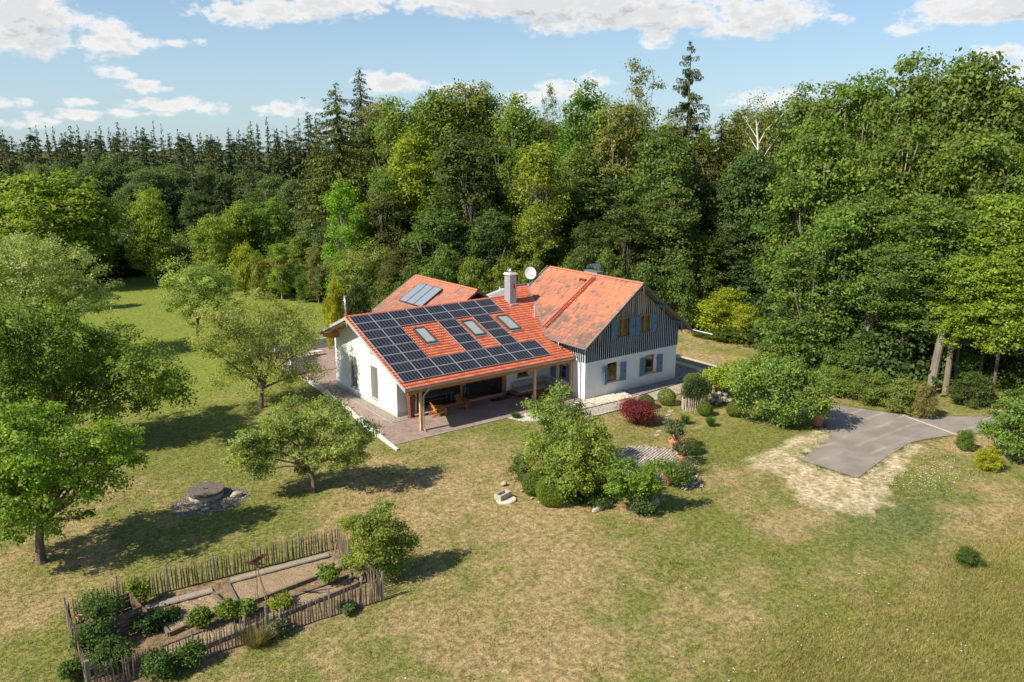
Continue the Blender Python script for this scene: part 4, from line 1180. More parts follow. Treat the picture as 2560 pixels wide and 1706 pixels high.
# gable windows of the wing with external blinds
for (y0, y1, z0_, z1_) in WG:
    k = MB(); k.bx(.13, .2, y0, y1, z0_, z0_ + .07); k.bx(.13, .2, y0, y1, z1_ - .07, z1_); k.bx(.13, .2, y0, y0 + .07, z0_ + .07, z1_ - .07); k.bx(.13, .2, y1 - .07, y1, z0_ + .07, z1_ - .07); f = k.build('window', simple("frame_grey", (.45, .43, .41)), house)
    nsl = 26; lamella = simple("blind_grey", (.22, .22, .22), (.18, .18, .18), 3, .6)
    sl = MB(); sl.bx(-.035, .035, -(y1 - y0) / 2 + .06, (y1 - y0) / 2 - .06, -.004, .004); t_ = sl.build('blind_slat', lamella); slm = t_.data; bpy.data.objects.remove(t_)
    for i in range(nsl):
        o = link('blind_slat', slm, f, (.08, (y0 + y1) / 2, z0_ + .06 + (z1_ - z0_ - .1) * i / nsl)); o.rotation_euler = (0, R_(-20), 0)
    k = MB(); k.add([(.16, y0 + .07, z0_ + .07), (.16, y1 - .07, z0_ + .07), (.16, y1 - .07, z1_ - .07), (.16, y0 + .07, z1_ - .07)], [(0, 1, 2, 3)]); k.build('pane', glass, f)
    k = MB(); k.bx(-.08, .12, y0 - .03, y1 + .03, z0_ - .04, z0_ - .004); k.build('sill', sill_m, f)
# terrace glazing
k = MB(); fy = .12
k.bx(1.75, 10.66, fy, fy + .16, .02, .14); k.bx(1.75, 10.66, fy, fy + .16, 2.62, 2.75); k.bx(1.75, 1.87, fy, fy + .16, .14, 2.62); k.bx(5.98, 6.18, fy - .03, fy + .13, .14, 2.62); k.bx(10.28, 10.66, fy - .02, fy + .14, .14, 2.62)
tf = k.build('terrace_door', window_wood, house)
pane_y(1.87, 5.98, .14, 2.62, fy + .05, tf, glass_door); pane_y(6.18, 10.28, .14, 2.62, fy + .08, tf, glass_door)
# room behind it
k = MB(); k.bx(.4, 14.6, .4, 5.4, -.02, .01); k.bx(.4, 14.6, 5.4, 5.5, 0, 3.2); k.bx(.4, 14.6, .4, 5.4, 2.9, 3.0); k.bx(10.9, 11.0, .4, 5.4, .02, 2.88); k.bx(.38, .42, .4, 5.38, .02, 2.88)
k.build('room', inside_m, house)
k = MB(); k.bx(11.4, 13.4, .37, .45, 1.2, 2.3); k.build('unlit_room_panel', black_m, house)  # black panel standing in for the unlit room behind the small window
f = casement(11.9, 12.95, 1.28, 2.2, .10, house); pane_y(11.98, 12.87, 1.36, 2.12, .14, f)
k = MB(); k.bx(12.38, 12.48, .09, .17, 1.36, 2.12); k.build('glazing_bar', window_wood, f)
k = MB(); k.bx(11.75, 13.1, -.06, .1, 1.2, 1.25); k.build('sill', sill_m, f)
# porch side window (wall facing -x), shutters
k = MB(); X0 = 14.95; k.bx(X0, X0 + .09, -3.0, -2.9, 1.25, 2.45); k.bx(X0, X0 + .09, -2.0, -1.9, 1.25, 2.45); k.bx(X0, X0 + .09, -2.9, -2.0, 1.25, 1.35); k.bx(X0, X0 + .09, -2.9, -2.0, 2.35, 2.45); f = k.build('window', window_wood, house)
k = MB(); k.add([(X0 + .04, -2.9, 1.35), (X0 + .04, -2.0, 1.35), (X0 + .04, -2.0, 2.35), (X0 + .04, -2.9, 2.35)], [(0, 1, 2, 3)]); k.build('pane', glass, f)
k = MB(); k.bx(14.75, 14.95, -3.05, -1.85, 1.2, 1.245); k.build('sill', sill_m, f)
for (y0, y1) in ((-1.6, -.9), (-3.35, -2.95)):
    k = MB()
    for i in range(3): k.bx(14.78, 14.82, y0 + (y1 - y0) * i / 3, y0 + (y1 - y0) * (i + 1) / 3 - .006, 1.1, 2.6)
    o = k.build('shutter', blue_m, house)
    h = MB(); h.bx(14.83, 14.845, y0 + .02, y1 + .15, 1.35, 1.39); h.bx(14.83, 14.845, y0 + .02, y1 + .15, 2.2, 2.24); h.build('hinge', black_m, o)

# ---------------------------------------------------------------- rear wing (house part)
RX, RZ = 12.488, 7.9
rs = .62
rear = slab('roof', [(RX - 5, 7.0, RZ - 5 * rs - .03), (RX, 7.0, RZ - .03), (RX, 18.5, RZ - .03), (RX - 5, 18.5, RZ - 5 * rs - .03)], .14, grey_wood, house)
slab('roof_board', [(RX, 7.0, RZ - .03), (RX + 5, 7.0, RZ - 5 * rs - .03), (RX + 5, 18.5, RZ - 5 * rs - .03), (RX, 18.5, RZ - .03)], .14, grey_wood, rear)
Lr = 5 * math.hypot(1, rs)
def old_tint2(iu, iv, rg): return np.clip(old_tint(iu + 40, iv, rg) * .6 + .16, 0, 1)
tiles('roof_tiles', old_tile, (RX - 5, 7.0, RZ - 5 * rs), (0, 1, 0), (1, 0, rs), 57, 17, .2029, Lr / 17, 'flat', rear, seed=8, lift=.03, tintfn=old_tint2)
tiles('roof_tiles', old_tile, (RX + 5, 7.0, RZ - 5 * rs), (0, 1, 0), (-1, 0, rs), 57, 17, .2029, Lr / 17, 'flat', rear, seed=9, lift=.03, tintfn=old_tint2)
for i in range(28): link('ridge_tile', rmesh2, rear, (RX, 7.2 + i * .405, RZ + .03))
k = MB(); k.prism([(RX - 5.05, 18.5, RZ - 5.05 * rs + .08), (RX, 18.5, RZ + .08), (RX, 18.5, RZ - .14), (RX - 5.05, 18.5, RZ - 5.05 * rs - .14)], (0, .06, 0)); k.build('bargeboard', simple("pale_verge", (.5, .45, .4), (.38, .34, .3), 5), rear)
k = MB(); k.bx(RX - 4.4, RX + 4.4, 11.3, 18.1, -.2, RZ - 4.4 * rs - .3); k.prism([(RX - 4.4, 18.1, RZ - 4.4 * rs - .4), (RX + 4.4, 18.1, RZ - 4.4 * rs - .4), (RX, 18.1, RZ - .3)], (0, -.3, 0)); k.build('wall', render_w, house)
# three thermal collectors lying on the rear roof
m, nt = material("collector_glass"); finish(nt, (.20, .235, .27), .16, spec=.8); coll_m = m
for (y0, y1) in ((14.62, 15.95), (13.18, 14.54), (11.65, 13.10)):
    def cp(x, y, l): return (x - l * rs * .85, y, RZ - (RX - x) * rs + l)
    k = MB()
    for a, b in (((9.2, y0), (11.6, y0)), ((9.2, y1), (11.6, y1)), ((9.2, y0), (9.2, y1)), ((11.6, y0), (11.6, y1))):
        k.bar(cp(a[0], a[1], .15), cp(b[0], b[1], .15), .05, .12, up=(-rs, 0, 1))
    o = k.build('solar_collector', dark_frame, house)
    k = MB(); k.add([cp(9.22, y0 + .02, .19), cp(11.58, y0 + .02, .19), cp(11.58, y1 - .02, .19), cp(9.22, y1 - .02, .19)], [(0, 1, 2, 3)]); k.build('collector_glass', coll_m, o)
k = MB(); k.tube([cp(11.4, 11.6, .16), cp(11.4, 11.4, .1), cp(11.0, 11.35, .1), cp(10.8, 11.5, .1)], .04, 6); k.build('collector_pipe', black_m, house)

# ================================================================ TERRACE FURNITURE
def to_parts(parts, root):
    for n_, mb, mt in parts: mb.build(n_, mt, root)

def adirondack(loc, rot, label, mat):
    root = empty('garden_chair', (0, 0, 0), label, 'chair', 'wooden garden chairs on the terrace')
    # local: sitter faces +y
    k = MB()
    for i in range(6): k.bar((-.28, .30 - i * .095, .36 - i * .028), (.28, .30 - i * .095, .36 - i * .028), .085, .02)
    k.build('seat', mat, root)
    for i in range(7):
        x = -.27 + i * .09; k = MB(); h_ = .92 + .05 * math.cos((i - 3) * .5)
        k.bar((x * .82, -.20, .20), (x, -.20 - .34, h_), .078, .02, up=(0, 1, .3)); k.build('back_slat', mat, root)
    k = MB(); k.bar((-.3, -.40, .60), (.3, -.40, .60), .03, .07); k.bar((-.27, -.30, .33), (.27, -.30, .33), .03, .07); k.build('back_rail', mat, root)
    for s in (-1, 1):
        k = MB(); k.bx(s * .36 - .06, s * .36 + .06, -.42, .36, .56, .585); k.build('armrest', mat, root)
        k = MB(); k.bar((s * .31, .34, 0), (s * .31, .34, .56), .03, .09); k.build('leg', mat, root)
        k = MB(); k.bar((s * .28, .36, .34), (s * .28, -.62, .03), .03, .12); k.build('leg', mat, root)
        k = MB(); k.bar((s * .34, -.40, .56), (s * .34, -.46, 0.0), .03, .05); k.build('leg', mat, root)
    k = MB(); k.bx(-.28, .28, .35, .375, .24, .36); k.build('apron', mat, root)
    root.location = loc; root.rotation_euler = (0, 0, rot); root.scale = (1.22, 1.22, 1.15); return root
teak = simple("orange_teak", (.62, .27, .07), (.48, .19, .045), 3, .5, stretch=(4, 4, 1), vary=.1)
teak2 = simple("brown_teak", (.36, .16, .06), (.28, .12, .04), 3, .55, vary=.1)
adirondack((2.95, -1.45, 0), R_(-98), 'orange wooden garden chair in the sun beside the corner post, facing right', teak)
adirondack((5.5, -1.15, 0), R_(212), 'brown wooden garden chair turned towards the lawn in front of the glazing', teak2)
k = MB(); k.lathe((3.75, -.75, 0), [(.3, .38), (.32, .40), (.32, .42), (.0, .42)], 20)
st = empty('side_table', (5.95, -.75, 0), 'small round brown side table behind the right garden chair', 'table')
k = MB(); k.lathe((5.95, -.75, .48), [(.3, 0), (.3, .03)], 20); k.build('table_top', teak2, st)
for a in range(3):
    k = MB(); k.bar((5.95 + .2 * math.cos(a * 2.1), -.75 + .2 * math.sin(a * 2.1), 0), (5.95 + .1 * math.cos(a * 2.1), -.75 + .1 * math.sin(a * 2.1), .48), .03, .03); k.build('leg', teak2, st)
# tall rust planter with grass
rust = simple("rust_brown", (.20, .075, .045), (.13, .05, .032), 5, .7)
pla = empty('tall_planter', (.92, -.62, 0), 'tall tapering rust brown planter with green grass beside the house corner', 'planter')
k = MB(); k.prism([(.92 - .17, -.62 - .17, 0), (.92 + .17, -.62 - .17, 0), (.92 + .17, -.62 + .17, 0), (.92 - .17, -.62 + .17, 0)], (0, 0, 1.8))
for i in range(4, 8):
    v_ = Vector(k.V[i]); c0 = Vector((.92, -.62, v_.z)); k.V[i] = tuple(c0 + (v_ - c0) * 1.65)
k.build('pot', rust, pla, bevel=.01)
k = MB(); k.lathe((.92, -.62, 0), [(.32, .0), (.34, .05), (.30, .05)], 16); k.build('saucer', rust, pla)

# corner sofa, low table, mat
sofa_root = empty('corner_sofa', (12.5, -1.4, 0), 'beige corner sofa on a low wooden deck under the terrace roof', 'sofa')
deckw = simple("deck_wood", (.30, .125, .055), (.22, .09, .04), 3, .5)
cush = simple("beige_cushion", (.46, .40, .35), (.40, .35, .31), 3, .95, bscale=60)
for i in range(9):
    y = -1.6 + i * .17
    k = MB(); k.bx(10.55, 14.7, y, y + .155, .24, .30); k.build('deck_board', deckw, sofa_root)
for i in range(6):
    x = 13.55 + i * .19
    k = MB(); k.bx(x, x + .175, -3.5, -1.63, .24, .30); k.build('deck_board', deckw, sofa_root)
for (x, y) in ((11.0, -1.4), (11.0, -.3), (13.0, -1.3), (14.3, -3.2), (13.7, -3.2), (14.3, -.4)):
    k = MB(); k.bx(x - .06, x + .06, y - .06, y + .06, 0, .24); k.build('leg', black_m, sofa_root)
for (x0, x1, y0, y1) in ((11.1, 12.95, -1.5, -.15), (12.97, 14.68, -1.5, -.15), (13.55, 14.68, -3.4, -1.52)):
    k = MB(); k.bx(x0, x1, y0, y1, .30, .47); k.build('seat_cushion', cush, sofa_root, bevel=.04)
for (x0, x1) in ((11.15, 12.0), (12.02, 12.9), (12.92, 13.75), (13.77, 14.6)):
    k = MB(); k.box(((x0 + x1) / 2, -.22, .72), (x1 - x0, .2, .5), (R_(-12), 0, 0)); k.build('back_cushion', cush, sofa_root, bevel=.05)
for (y0, y1) in ((-1.15, -.35), (-2.0, -1.2), (-2.9, -2.05)):
    k = MB(); k.box((14.55, (y0 + y1) / 2, .72), (.2, y1 - y0, .5), (0, R_(-12), 0)); k.build('back_cushion', cush, sofa_root, bevel=.05)
tb = empty('low_table', (12.3, -2.35, 0), 'low reddish wooden table in front of the beige sofa', 'table')
for i in range(6):
    k = MB(); k.bx(11.6, 13.2, -2.9 + i * .185, -2.9 + i * .185 + .17, .28, .32); k.build('table_board', deckw, tb)
for (x, y) in ((11.7, -2.8), (13.1, -2.8), (11.7, -1.9), (13.1, -1.9)):
    k = MB(); k.bx(x - .05, x + .05, y - .05, y + .05, 0, .28); k.build('leg', black_m, tb)
k = MB(); k.bx(8.35, 10.25, -1.25, -.55, .0, .02); o = k.build('door_mat', simple("mat_grey", (.06, .055, .055), (.04, .04, .04), 20), None); tag(o, 'dark grey door mat lying before the sliding glass door', 'mat')
k = MB(); k.lathe((10.55, -.35, 0), [(.16, 0), (.2, .12), (.15, .2), (.05, .22)], 12); o = k.build('basket', black_m); tag(o, 'small black basket at the right end of the glass door', 'basket')
# table with benches inside, pale green
tin = empty('dining_table', (4.3, 1.5, .01), 'pale green dining table standing behind the terrace glass', 'table')
pg = simple("pale_green", (.42, .50, .47), (.36, .44, .41), 3, .5)
k = MB(); k.bx(2.9, 5.9, 1.0, 2.0, .74, .79); k.build('table_top', pg, tin)
for (x, y) in ((3.1, 1.12), (5.7, 1.12), (3.1, 1.88), (5.7, 1.88)):
    k = MB(); k.bx(x - .04, x + .04, y - .04, y + .04, .01, .74); k.build('leg', pg, tin)
k = MB(); k.bx(3.14, 5.66, 1.47, 1.53, .25, .3); k.build('stretcher', pg, tin)
ch = empty('dining_chair', (7.8, 2.2, .01), 'white chair inside the dark room behind the right glass pane', 'chair')
wh = simple("white_paint", (.75, .75, .72), rough=.5)
k = MB(); k.bx(7.58, 8.02, 2.0, 2.42, .45, .49); k.build('seat', wh, ch); k = MB(); k.bx(7.58, 8.02, 2.40, 2.43, .6, .92); k.build('backrest', wh, ch)
for (x, y) in ((7.6, 2.02), (8.0, 2.02), (7.6, 2.4), (8.0, 2.4)):
    k = MB(); k.bx(x - .02, x + .02, y - .02, y + .02, .01, .6 if y > 2.3 else .45); k.build('leg', wh, ch)

# ================================================================ GARDEN WALL AND REAR TERRACE
wallw = simple("pale_concrete", (.58, .57, .54), (.47, .46, .43), 3, .85)
gw = empty('garden_wall', (-2.8, 0, 0), 'low stepped white concrete kerb wall along the left edge of the terrace', 'wall')
pts = [(-1.65, 13.6), (-2.0, 9.0), (-2.3, 4.4), (-2.85, .6), (-3.2, -2.8), (-3.42, -6.3)]
hts = [(.42, .30), (.42, .26), (.45, .28), (.42, .22), (.40, .10)]
for (a, b), (h0, h1) in zip(zip(pts[:-1], pts[1:]), hts):
    dx_, dy_ = b[0] - a[0], b[1] - a[1]; L = math.hypot(dx_, dy_); nx_, ny_ = -dy_ / L * .09, dx_ / L * .09
    k = MB(); k.prism([(a[0] - nx_, a[1] - ny_, -.25), (b[0] - nx_, b[1] - ny_, -.25), (b[0] - nx_, b[1] - ny_, h1), (a[0] - nx_, a[1] - ny_, h0 - .12)], (2 * nx_, 2 * ny_, 0)); k.build('wall_segment', wallw, gw)
    k = MB(); k.box((a[0], a[1], h0 / 2 - .1), (.24, .3, h0 + .3), (0, 0, math.atan2(dy_, dx_))); k.build('wall_block', wallw, gw)
tw = MB(); tw.bx(-2.2, .35, 16.4, 16.62, -.2, 1.75); o = tw.build('screen_wall', wallw); tag(o, 'white rendered screen wall on the rear terrace behind the left gable', 'wall')
tw = MB(); tw.bx(-.5, 6.5, 25.2, 25.4, -.2, 1.0); o = tw.build('parapet_wall', wallw); tag(o, 'low white parapet wall closing the far end of the rear terrace', 'wall')
fe = empty('slat_fence', (-2, 24.5, 0), 'grey slat fence at the far left corner of the rear terrace', 'fence')
gs = simple("slat_grey", (.36, .35, .34), (.28, .27, .26), 8)
for i in range(14):
    k = MB(); k.bx(-3.4 + i * .22, -3.25 + i * .22, 24.5, 24.54, 0, 1.5); k.build('slat', gs, fe)
k = MB(); k.bx(-3.4, -.3, 24.55, 24.6, .3, .4); k.bx(-3.4, -.3, 24.55, 24.6, 1.1, 1.2); k.build('rail', gs, fe)
lg = empty('garden_lounger', (2.6, 22.6, 0), 'pale garden lounger standing on the rear terrace', 'lounger')
k = MB(); k.bar((1.9, 22.4, .45), (3.4, 22.4, .42), .55, .05); k.build('seat', wh, lg); k = MB(); k.bar((1.9, 22.4, .45), (1.5, 22.4, 1.0), .55, .05, up=(1, 0, .3)); k.build('backrest', wh, lg)
for x in (2.0, 3.2): k = MB(); k.bar((x, 22.2, 0), (x, 22.6, .42), .04, .04); k.build('leg', wh, lg)

# ================================================================ SHED at the edge of the wood
sh = empty('garden_shed', (15.5, 65, 0), 'small timber shed with red roof half hidden by bushes beyond the lawn', 'shed')
k = MB(); k.bx(14, 18, 64.5, 67.5, 0, 2.5); k.build('wall', simple("shed_wood", (.28, .17, .10), (.2, .12, .07), 6), sh)
k = MB(); k.prism([(13.4, 63.8, 2.5), (13.4, 68, 2.5), (13.4, 65.9, 4.2)], (5.4, 0, 0)); k.build('roof', simple("dull_red_roof", (.40, .13, .08), (.3, .1, .07), 4), sh)
k = MB(); k.bx(15.6, 16.5, 64.44, 64.49, .2, 1.3); k.build('hatch', simple("yellow_board", (.65, .38, .10)), sh)
lp = empty('log_pile', (11.9, 63.9, 0), 'orange brown stack of split logs left of the shed', 'log pile')
logm = simple("log_end", (.62, .38, .20), (.45, .25, .12), 12, vary=.3)
lm = MB(); lm.tube([(0, -.4, 0), (0, .4, 0)], .09, 7); t_ = lm.build('log', logm); lgm = t_.data; bpy.data.objects.remove(t_)
for i in range(12):
    for j in range(11): link('log', lgm, lp, (10.9 + i * .18 + (j % 2) * .09, 63.9 + rr.uniform(-.05, .05), .09 + j * .16))
k = MB(); k.bar((13.1, 63.4, .1), (13.9, 63.6, .55), .9, .5); o = k.build('wheelbarrow', simple("barrow_blue", (.03, .06, .25))); 
bar_root = empty('garden_cart', (13.5, 63.5, 0), 'blue garden cart parked between the log pile and the shed', 'cart'); o.name = 'tray'; o.parent = bar_root; o.location = -bar_root.location
k = MB(); k.tube([(13.9, 63.2, .2), (13.9, 63.7, .2)], .2, 12); k.build('wheel', black_m, bar_root)

# ================================================================ WELL, TROUGH, ROCKS, POTS
conc = simple("weathered_concrete", (.45, .42, .35), (.33, .30, .24), 5, .9, bscale=25)
lid_m = simple("well_lid", (.155, .125, .105), (.10, .08, .07), 6, .95, bscale=30, bstr=.5)
well = empty('garden_well', (-16.45, -6.1, 0), 'round concrete well with a dark cover amid rubble on the lawn', 'well')
k = MB(); k.lathe((-16.45, -6.1, -.2), [(.98, 0), (.98, .5), (.8, .5)], 28); k.build('well_ring', conc, well)
k = MB(); k.lathe((-16.45, -6.1, .30), [(1.08, 0), (1.08, .13), (1.04, .16), (.0, .17)], 28); k.build('cover', lid_m, well)
k = MB(); k.tube([(-16.6, -6.1, .46), (-16.6, -6.1, .62)], .05, 8); k.tube([(-16.6, -6.1, .6), (-16.6, -6.1, .66)], .085, 8); k.build('vent_pipe', zinc, well)
RUB = [(-16.5 + 2.25 * math.cos(a * .2244) * (1 + .10 * math.sin(a * 3.1)), -6.95 + 1.85 * math.sin(a * .2244) * (1 + .1 * math.sin(a * 2.3))) for a in range(28)]
rubm = pebble_mat("rubble", (.27, .23, .18), (.15, .125, .095), (.42, .38, .33), 8)
sheet('rubble_bed', RUB, -.03, rubm, label='bed of grey rubble around the garden well')
rub_peb = stone_mat('rubble_stone', (.10, .085, .065), (.40, .36, .31))
o = pebbles('rubble_stones', RUB, 800, .085, -.02, rub_peb, 51); o['label'] = 'loose grey and brown rubble stones around the well'
def rock(name, c, s, mat, seed, parent=None):
    rg = random.Random(seed)
    import bmesh as bm_
    b = bm_.new(); bm_.ops.create_icosphere(b, subdivisions=2, radius=.5)
    for v_ in b.verts:
        f_ = 1 + rg.uniform(-.14, .14); v_.co = Vector((v_.co.x * s[0] * f_, v_.co.y * s[1] * f_, v_.co.z * s[2] * f_)); v_.co += Vector(c) - (Vector(root_loc(parent)) if parent else Vector((0, 0, 0)))
    me = bpy.data.meshes.new(name); b.to_mesh(me); b.free(); me.materials.append(mat)
    a = me.attributes.new('tint', 'FLOAT', 'POINT'); a.data.foreach_set('value', np.full(len(me.vertices), rg.random(), np.float32))
    o = bpy.data.objects.new(name, me); sc.collection.objects.link(o)
    if parent: o.parent = parent
    return o
field = stone_mat("field_stone", (.28, .245, .20), (.50, .45, .38))
rc = rock('rock', (-15.0, -7.3, .1), (.7, .5, .45), field, 3); tag(rc, 'grey brown rock lying in the rubble right of the well', 'rock')
rc = rock('rock', (-17.1, -8.1, .05), (.5, .3, .2), field, 4); tag(rc, 'small pale rock at the lower rim of the well rubble', 'rock')
tr = empty('stone_trough', (-2.15, -17.25, 0), 'small grey stone trough standing on a round white slab in the lawn', 'trough')
k = MB(); k.lathe((-2.1, -17.4, -.06), [(.62, 0), (.62, .1), (.58, .13), (0, .13)], 24); k.build('slab', simple("white_stone", (.58, .53, .45), (.48, .43, .35), 4), tr)
k = MB(); c0 = Matrix.Rotation(R_(14), 3, 'Z')
def tp(x, y, z): return tuple(c0 @ Vector((x, y, 0)) + Vector((-2.2, -17.2, z)))
for (x0, x1, y0, y1) in ((-.5, .5, -.26, -.17), (-.5, .5, .17, .26), (-.5, -.4, -.168, .168), (.4, .5, -.168, .168)): k.prism([tp(x0, y0, .08), tp(x1, y0, .08), tp(x1, y1, .08), tp(x0, y1, .08)], (0, 0, .32))
k.prism([tp(-.4, -.17, .08), tp(.4, -.17, .08), tp(.4, .17, .08), tp(-.4, .17, .08)], (0, 0, .15)); k.build('basin', conc, tr)
# rock pile near the stakes
rpile = [(22.9, -12.3, .2, .75), (23.6, -12.0, .25, .8), (23.3, -12.7, .2, .7), (24.0, -12.6, .2, .75), (23.2, -12.2, .62, .7), (23.75, -12.3, .65, .62), (24.4, -12.4, .45, .6), (22.4, -12.2, .12, .4), (24.1, -13.1, .18, .6), (22.7, -12.9, .1, .35), (24.6, -13.0, .12, .4)]
names_ = ['broad grey stone at the bottom left of the rock pile', 'brown stone at the back of the rock pile', 'grey stone at the front of the rock pile', 'flat grey stone at the right foot of the rock pile', 'pale round stone crowning the rock pile on the left', 'sandy stone on top of the rock pile', 'white slanting stone on the right of the rock pile', 'small tan stone left of the rock pile', 'long grey stone in front of the rock pile', 'smallest stone left before the rock pile', 'small grey stone right of the rock pile']
for i, (x, y, z, s) in enumerate(rpile):
    rc = rock('rock', (x, y, z), (s, s * .75, s * .6), field, 60 + i); tag(rc, names_[i], 'rock', 'stones of the rock pile')
rc = rock('rock', (1.4, -21.75, .06), (.95, .3, .28), simple("pale_rock", (.50, .46, .39), (.40, .36, .30), 6), 80); tag(rc, 'long pale stone lying in the grass before the garden trees', 'rock')
rc = rock('rock', (4.2, -23.4, .3), (.9, .7, .9), field, 81); tag(rc, 'grey boulder behind the little tree at the bed corner', 'rock')
rc = rock('rock', (-.95, -15.6, .1), (.45, .3, .28), field, 82); tag(rc, 'pale stone at the left rim of the garden bed', 'rock')
for i, (x, y, s, l) in enumerate([(-.6, -17.0, .3, 'above the first clipped ball'), (-.75, -18.2, .25, 'left of the clipped balls'), (-.7, -18.9, .3, 'between lawn and right clipped ball'), (-2.9, -11.2, .22, 'alone on the lawn near the terrace')]):
    rc = rock('rock', (x, y, .03), (s, s * .7, s * .5), field, 90 + i); tag(rc, 'small pale edging stone ' + l, 'rock')
rc = rock('rock', (11.7, -9.4, .35), (.5, .4, 1.0), simple("slate_rock", (.3, .29, .3), (.2, .2, .21), 4), 95); tag(rc, 'upright dark grey standing stone at the left end of the cobbled path', 'rock')
terra = simple("terracotta", (.58, .27, .16), (.48, .21, .12), 4, .8)
soil = simple("potting_soil", (.07, .045, .03), rough=1)
def pot(loc, r, h, label, mat=None, g=None):
    x, y = loc; root = empty('flower_pot', (x, y, 0), label, 'pot', g)
    k = MB(); k.lathe((x, y, 0), [(r * .62, 0), (r * .92, h * .82), (r * 1.0, h * .84), (r * 1.02, h), (r * .9, h), (r * .86, h * .88)], 20); k.build('pot_body', mat or terra, root, smooth=False)
    k = MB(); k.lathe((x, y, h * .86), [(r * .85, 0), (0, .02)], 16); k.build('soil', soil, root); return root
pot((12.35, -17.75), .48, .75, 'terracotta pot with pink oleander at the far right of the seating circle')
pot((10.6, -20.0), .36, .72, 'terracotta pot with pink oleander at the near right of the seating circle')
pot((7.5, -21.6), .36, .6, 'brown pot half hidden behind the small tree at the circle', simple("brown_pot", (.30, .12, .08)))
pot((25.0, -20.75), .55, 1.05, 'large terracotta pot under the garden tree beside the drive', simple("red_clay", (.46, .17, .12), (.38, .14, .10), 4, .8))

# ================================================================ KITCHEN GARDEN with picket fence
pick_m, nt = material("chestnut_picket")
oi = nt.new('ShaderNodeObjectInfo').outputs['Random']; v = coords(nt)
c = nt.ramp(oi, [(0, (.10, .075, .055)), (.5, (.20, .15, .11)), (.85, (.30, .23, .17)), (1, (.42, .33, .24))])
c = nt.mix(nt.noise(nt.vmath('MULTIPLY', v, (1, 1, .15)).outputs[0], 30, 4), c, nt.mix(.5, c, (.08, .06, .05)))
finish(nt, c, .9, bump=nt.noise(v, 30), bstr=.4)
pk_meshes = []
for s in range(6):
    rg = random.Random(s); pts_ = []; x = y = 0
    for i in range(5):
        pts_.append((x, y, -.15 + i * .33)); x += rg.uniform(-.018, .018); y += rg.uniform(-.018, .018)
    k = MB(); k.tube(pts_, [.027, .026, .025, .023, .012], 5); t_ = k.build('picket', pick_m); pk_meshes.append(t_.data); bpy.data.objects.remove(t_)
fence = empty('picket_fence', (-19, -19, 0), 'rustic chestnut paling fence around the kitchen garden', 'fence')
FP = [(-25.4, -16.5), (-23.2, -15.9), (-12.75, -16.95), (-12.95, -19.2), (-13.2, -22.85), (-25.45, -22.0), (-25.4, -16.5)]
galv = simple("galvanised_post", (.42, .46, .48), (.34, .38, .40), 5, .45, .5)
npick = 0; rg = random.Random(2)
for (a, b) in zip(FP[:-1], FP[1:]):
    L = math.dist(a, b); n = int(L / .126)
    for i in range(n):
        t = (i + .5 + rg.uniform(-.2, .2)) / n
        x, y = a[0] + (b[0] - a[0]) * t, a[1] + (b[1] - a[1]) * t
        hidden = False
        o = link('picket', pk_meshes[rg.randrange(6)], fence, (x, y, rg.uniform(-.08, .02))); o.scale = (rg.uniform(1, 1.5), rg.uniform(1, 1.5), rg.uniform(.95, 1.04)); o.rotation_euler = (rg.uniform(-.03, .03), rg.uniform(-.03, .03), rg.uniform(0, 6.28)); npick += 1
    for zz in (.35, .95):
        k = MB(); k.bar((a[0], a[1], zz), (b[0], b[1], zz), .008, .008); k.build('wire', galv, fence)
for (x, y) in ((-25.4, -16.5), (-23.2, -15.9), (-21.1, -16.12), (-19.0, -16.33), (-16.9, -16.52), (-14.8, -16.72), (-12.75, -16.95), (-12.95, -19.2), (-13.2, -22.85), (-15.8, -22.7), (-18.6, -22.5), (-21.6, -22.3)):
    k = MB(); k.bx(x - .03, x + .03, y - .03, y + .03, -.1, 1.42); k.build('post', galv, fence)
k = MB(); k.bar((-25.42, -22.05, -.1), (-25.42, -22.05, 1.4), .16, .16, up=(0, 1, 0)); k.build('post', grey_wood, fence)
soil_m = pebble_mat("bed_soil", (.46, .34, .20), (.40, .29, .17), (.50, .38, .24), 24)
bed_wood = simple("bed_log", (.20, .155, .115), (.13, .10, .075), 6, .9, stretch=(1, 1, 1))
def raised_bed(P, label):
    cx = sum(p[0] for p in P) / 4; cy = sum(p[1] for p in P) / 4
    root = empty('vegetable_bed', (cx, cy, 0), label, 'garden bed')
    for i in range(4):
        a, b = P[i], P[(i + 1) % 4]; k = MB(); k.bar((a[0], a[1], .05), (b[0], b[1], .05 + .004 * i), .13, .2); k.build('border_log', bed_wood, root)
    k = MB(); N_ = 14; V = []; F = []
    for i in range(N_ + 1):
        for j in range(6):
            u_ = i / N_; w_ = j / 5
            x = (P[0][0] * (1 - u_) + P[1][0] * u_) * (1 - w_) + (P[3][0] * (1 - u_) + P[2][0] * u_) * w_
            y = (P[0][1] * (1 - u_) + P[1][1] * u_) * (1 - w_) + (P[3][1] * (1 - u_) + P[2][1] * u_) * w_
            V.append((x, y, .03 + .07 * rg.random()))
    for i in range(N_):
        for j in range(5): F.append((i * 6 + j, (i + 1) * 6 + j, (i + 1) * 6 + j + 1, i * 6 + j + 1))
    k.add(V, F); k.build('soil', soil_m, root); return root
raised_bed([(-18.65, -17.35), (-13.45, -17.75), (-13.3, -19.05), (-18.85, -19.6)], 'long bed of bare tan soil framed by old beams')
raised_bed([(-22.2, -17.5), (-19.5, -17.7), (-19.3, -19.3), (-22.0, -19.9)], 'half empty soil bed next to the compost box')
raised_bed([(-22.6, -20.7), (-13.6, -20.1), (-13.6, -21.0), (-22.8, -21.9)], 'narrow planted bed running along the front fence')
slb = simple("old_plank_slab", (.30, .275, .22), (.24, .22, .175), 5, .9)
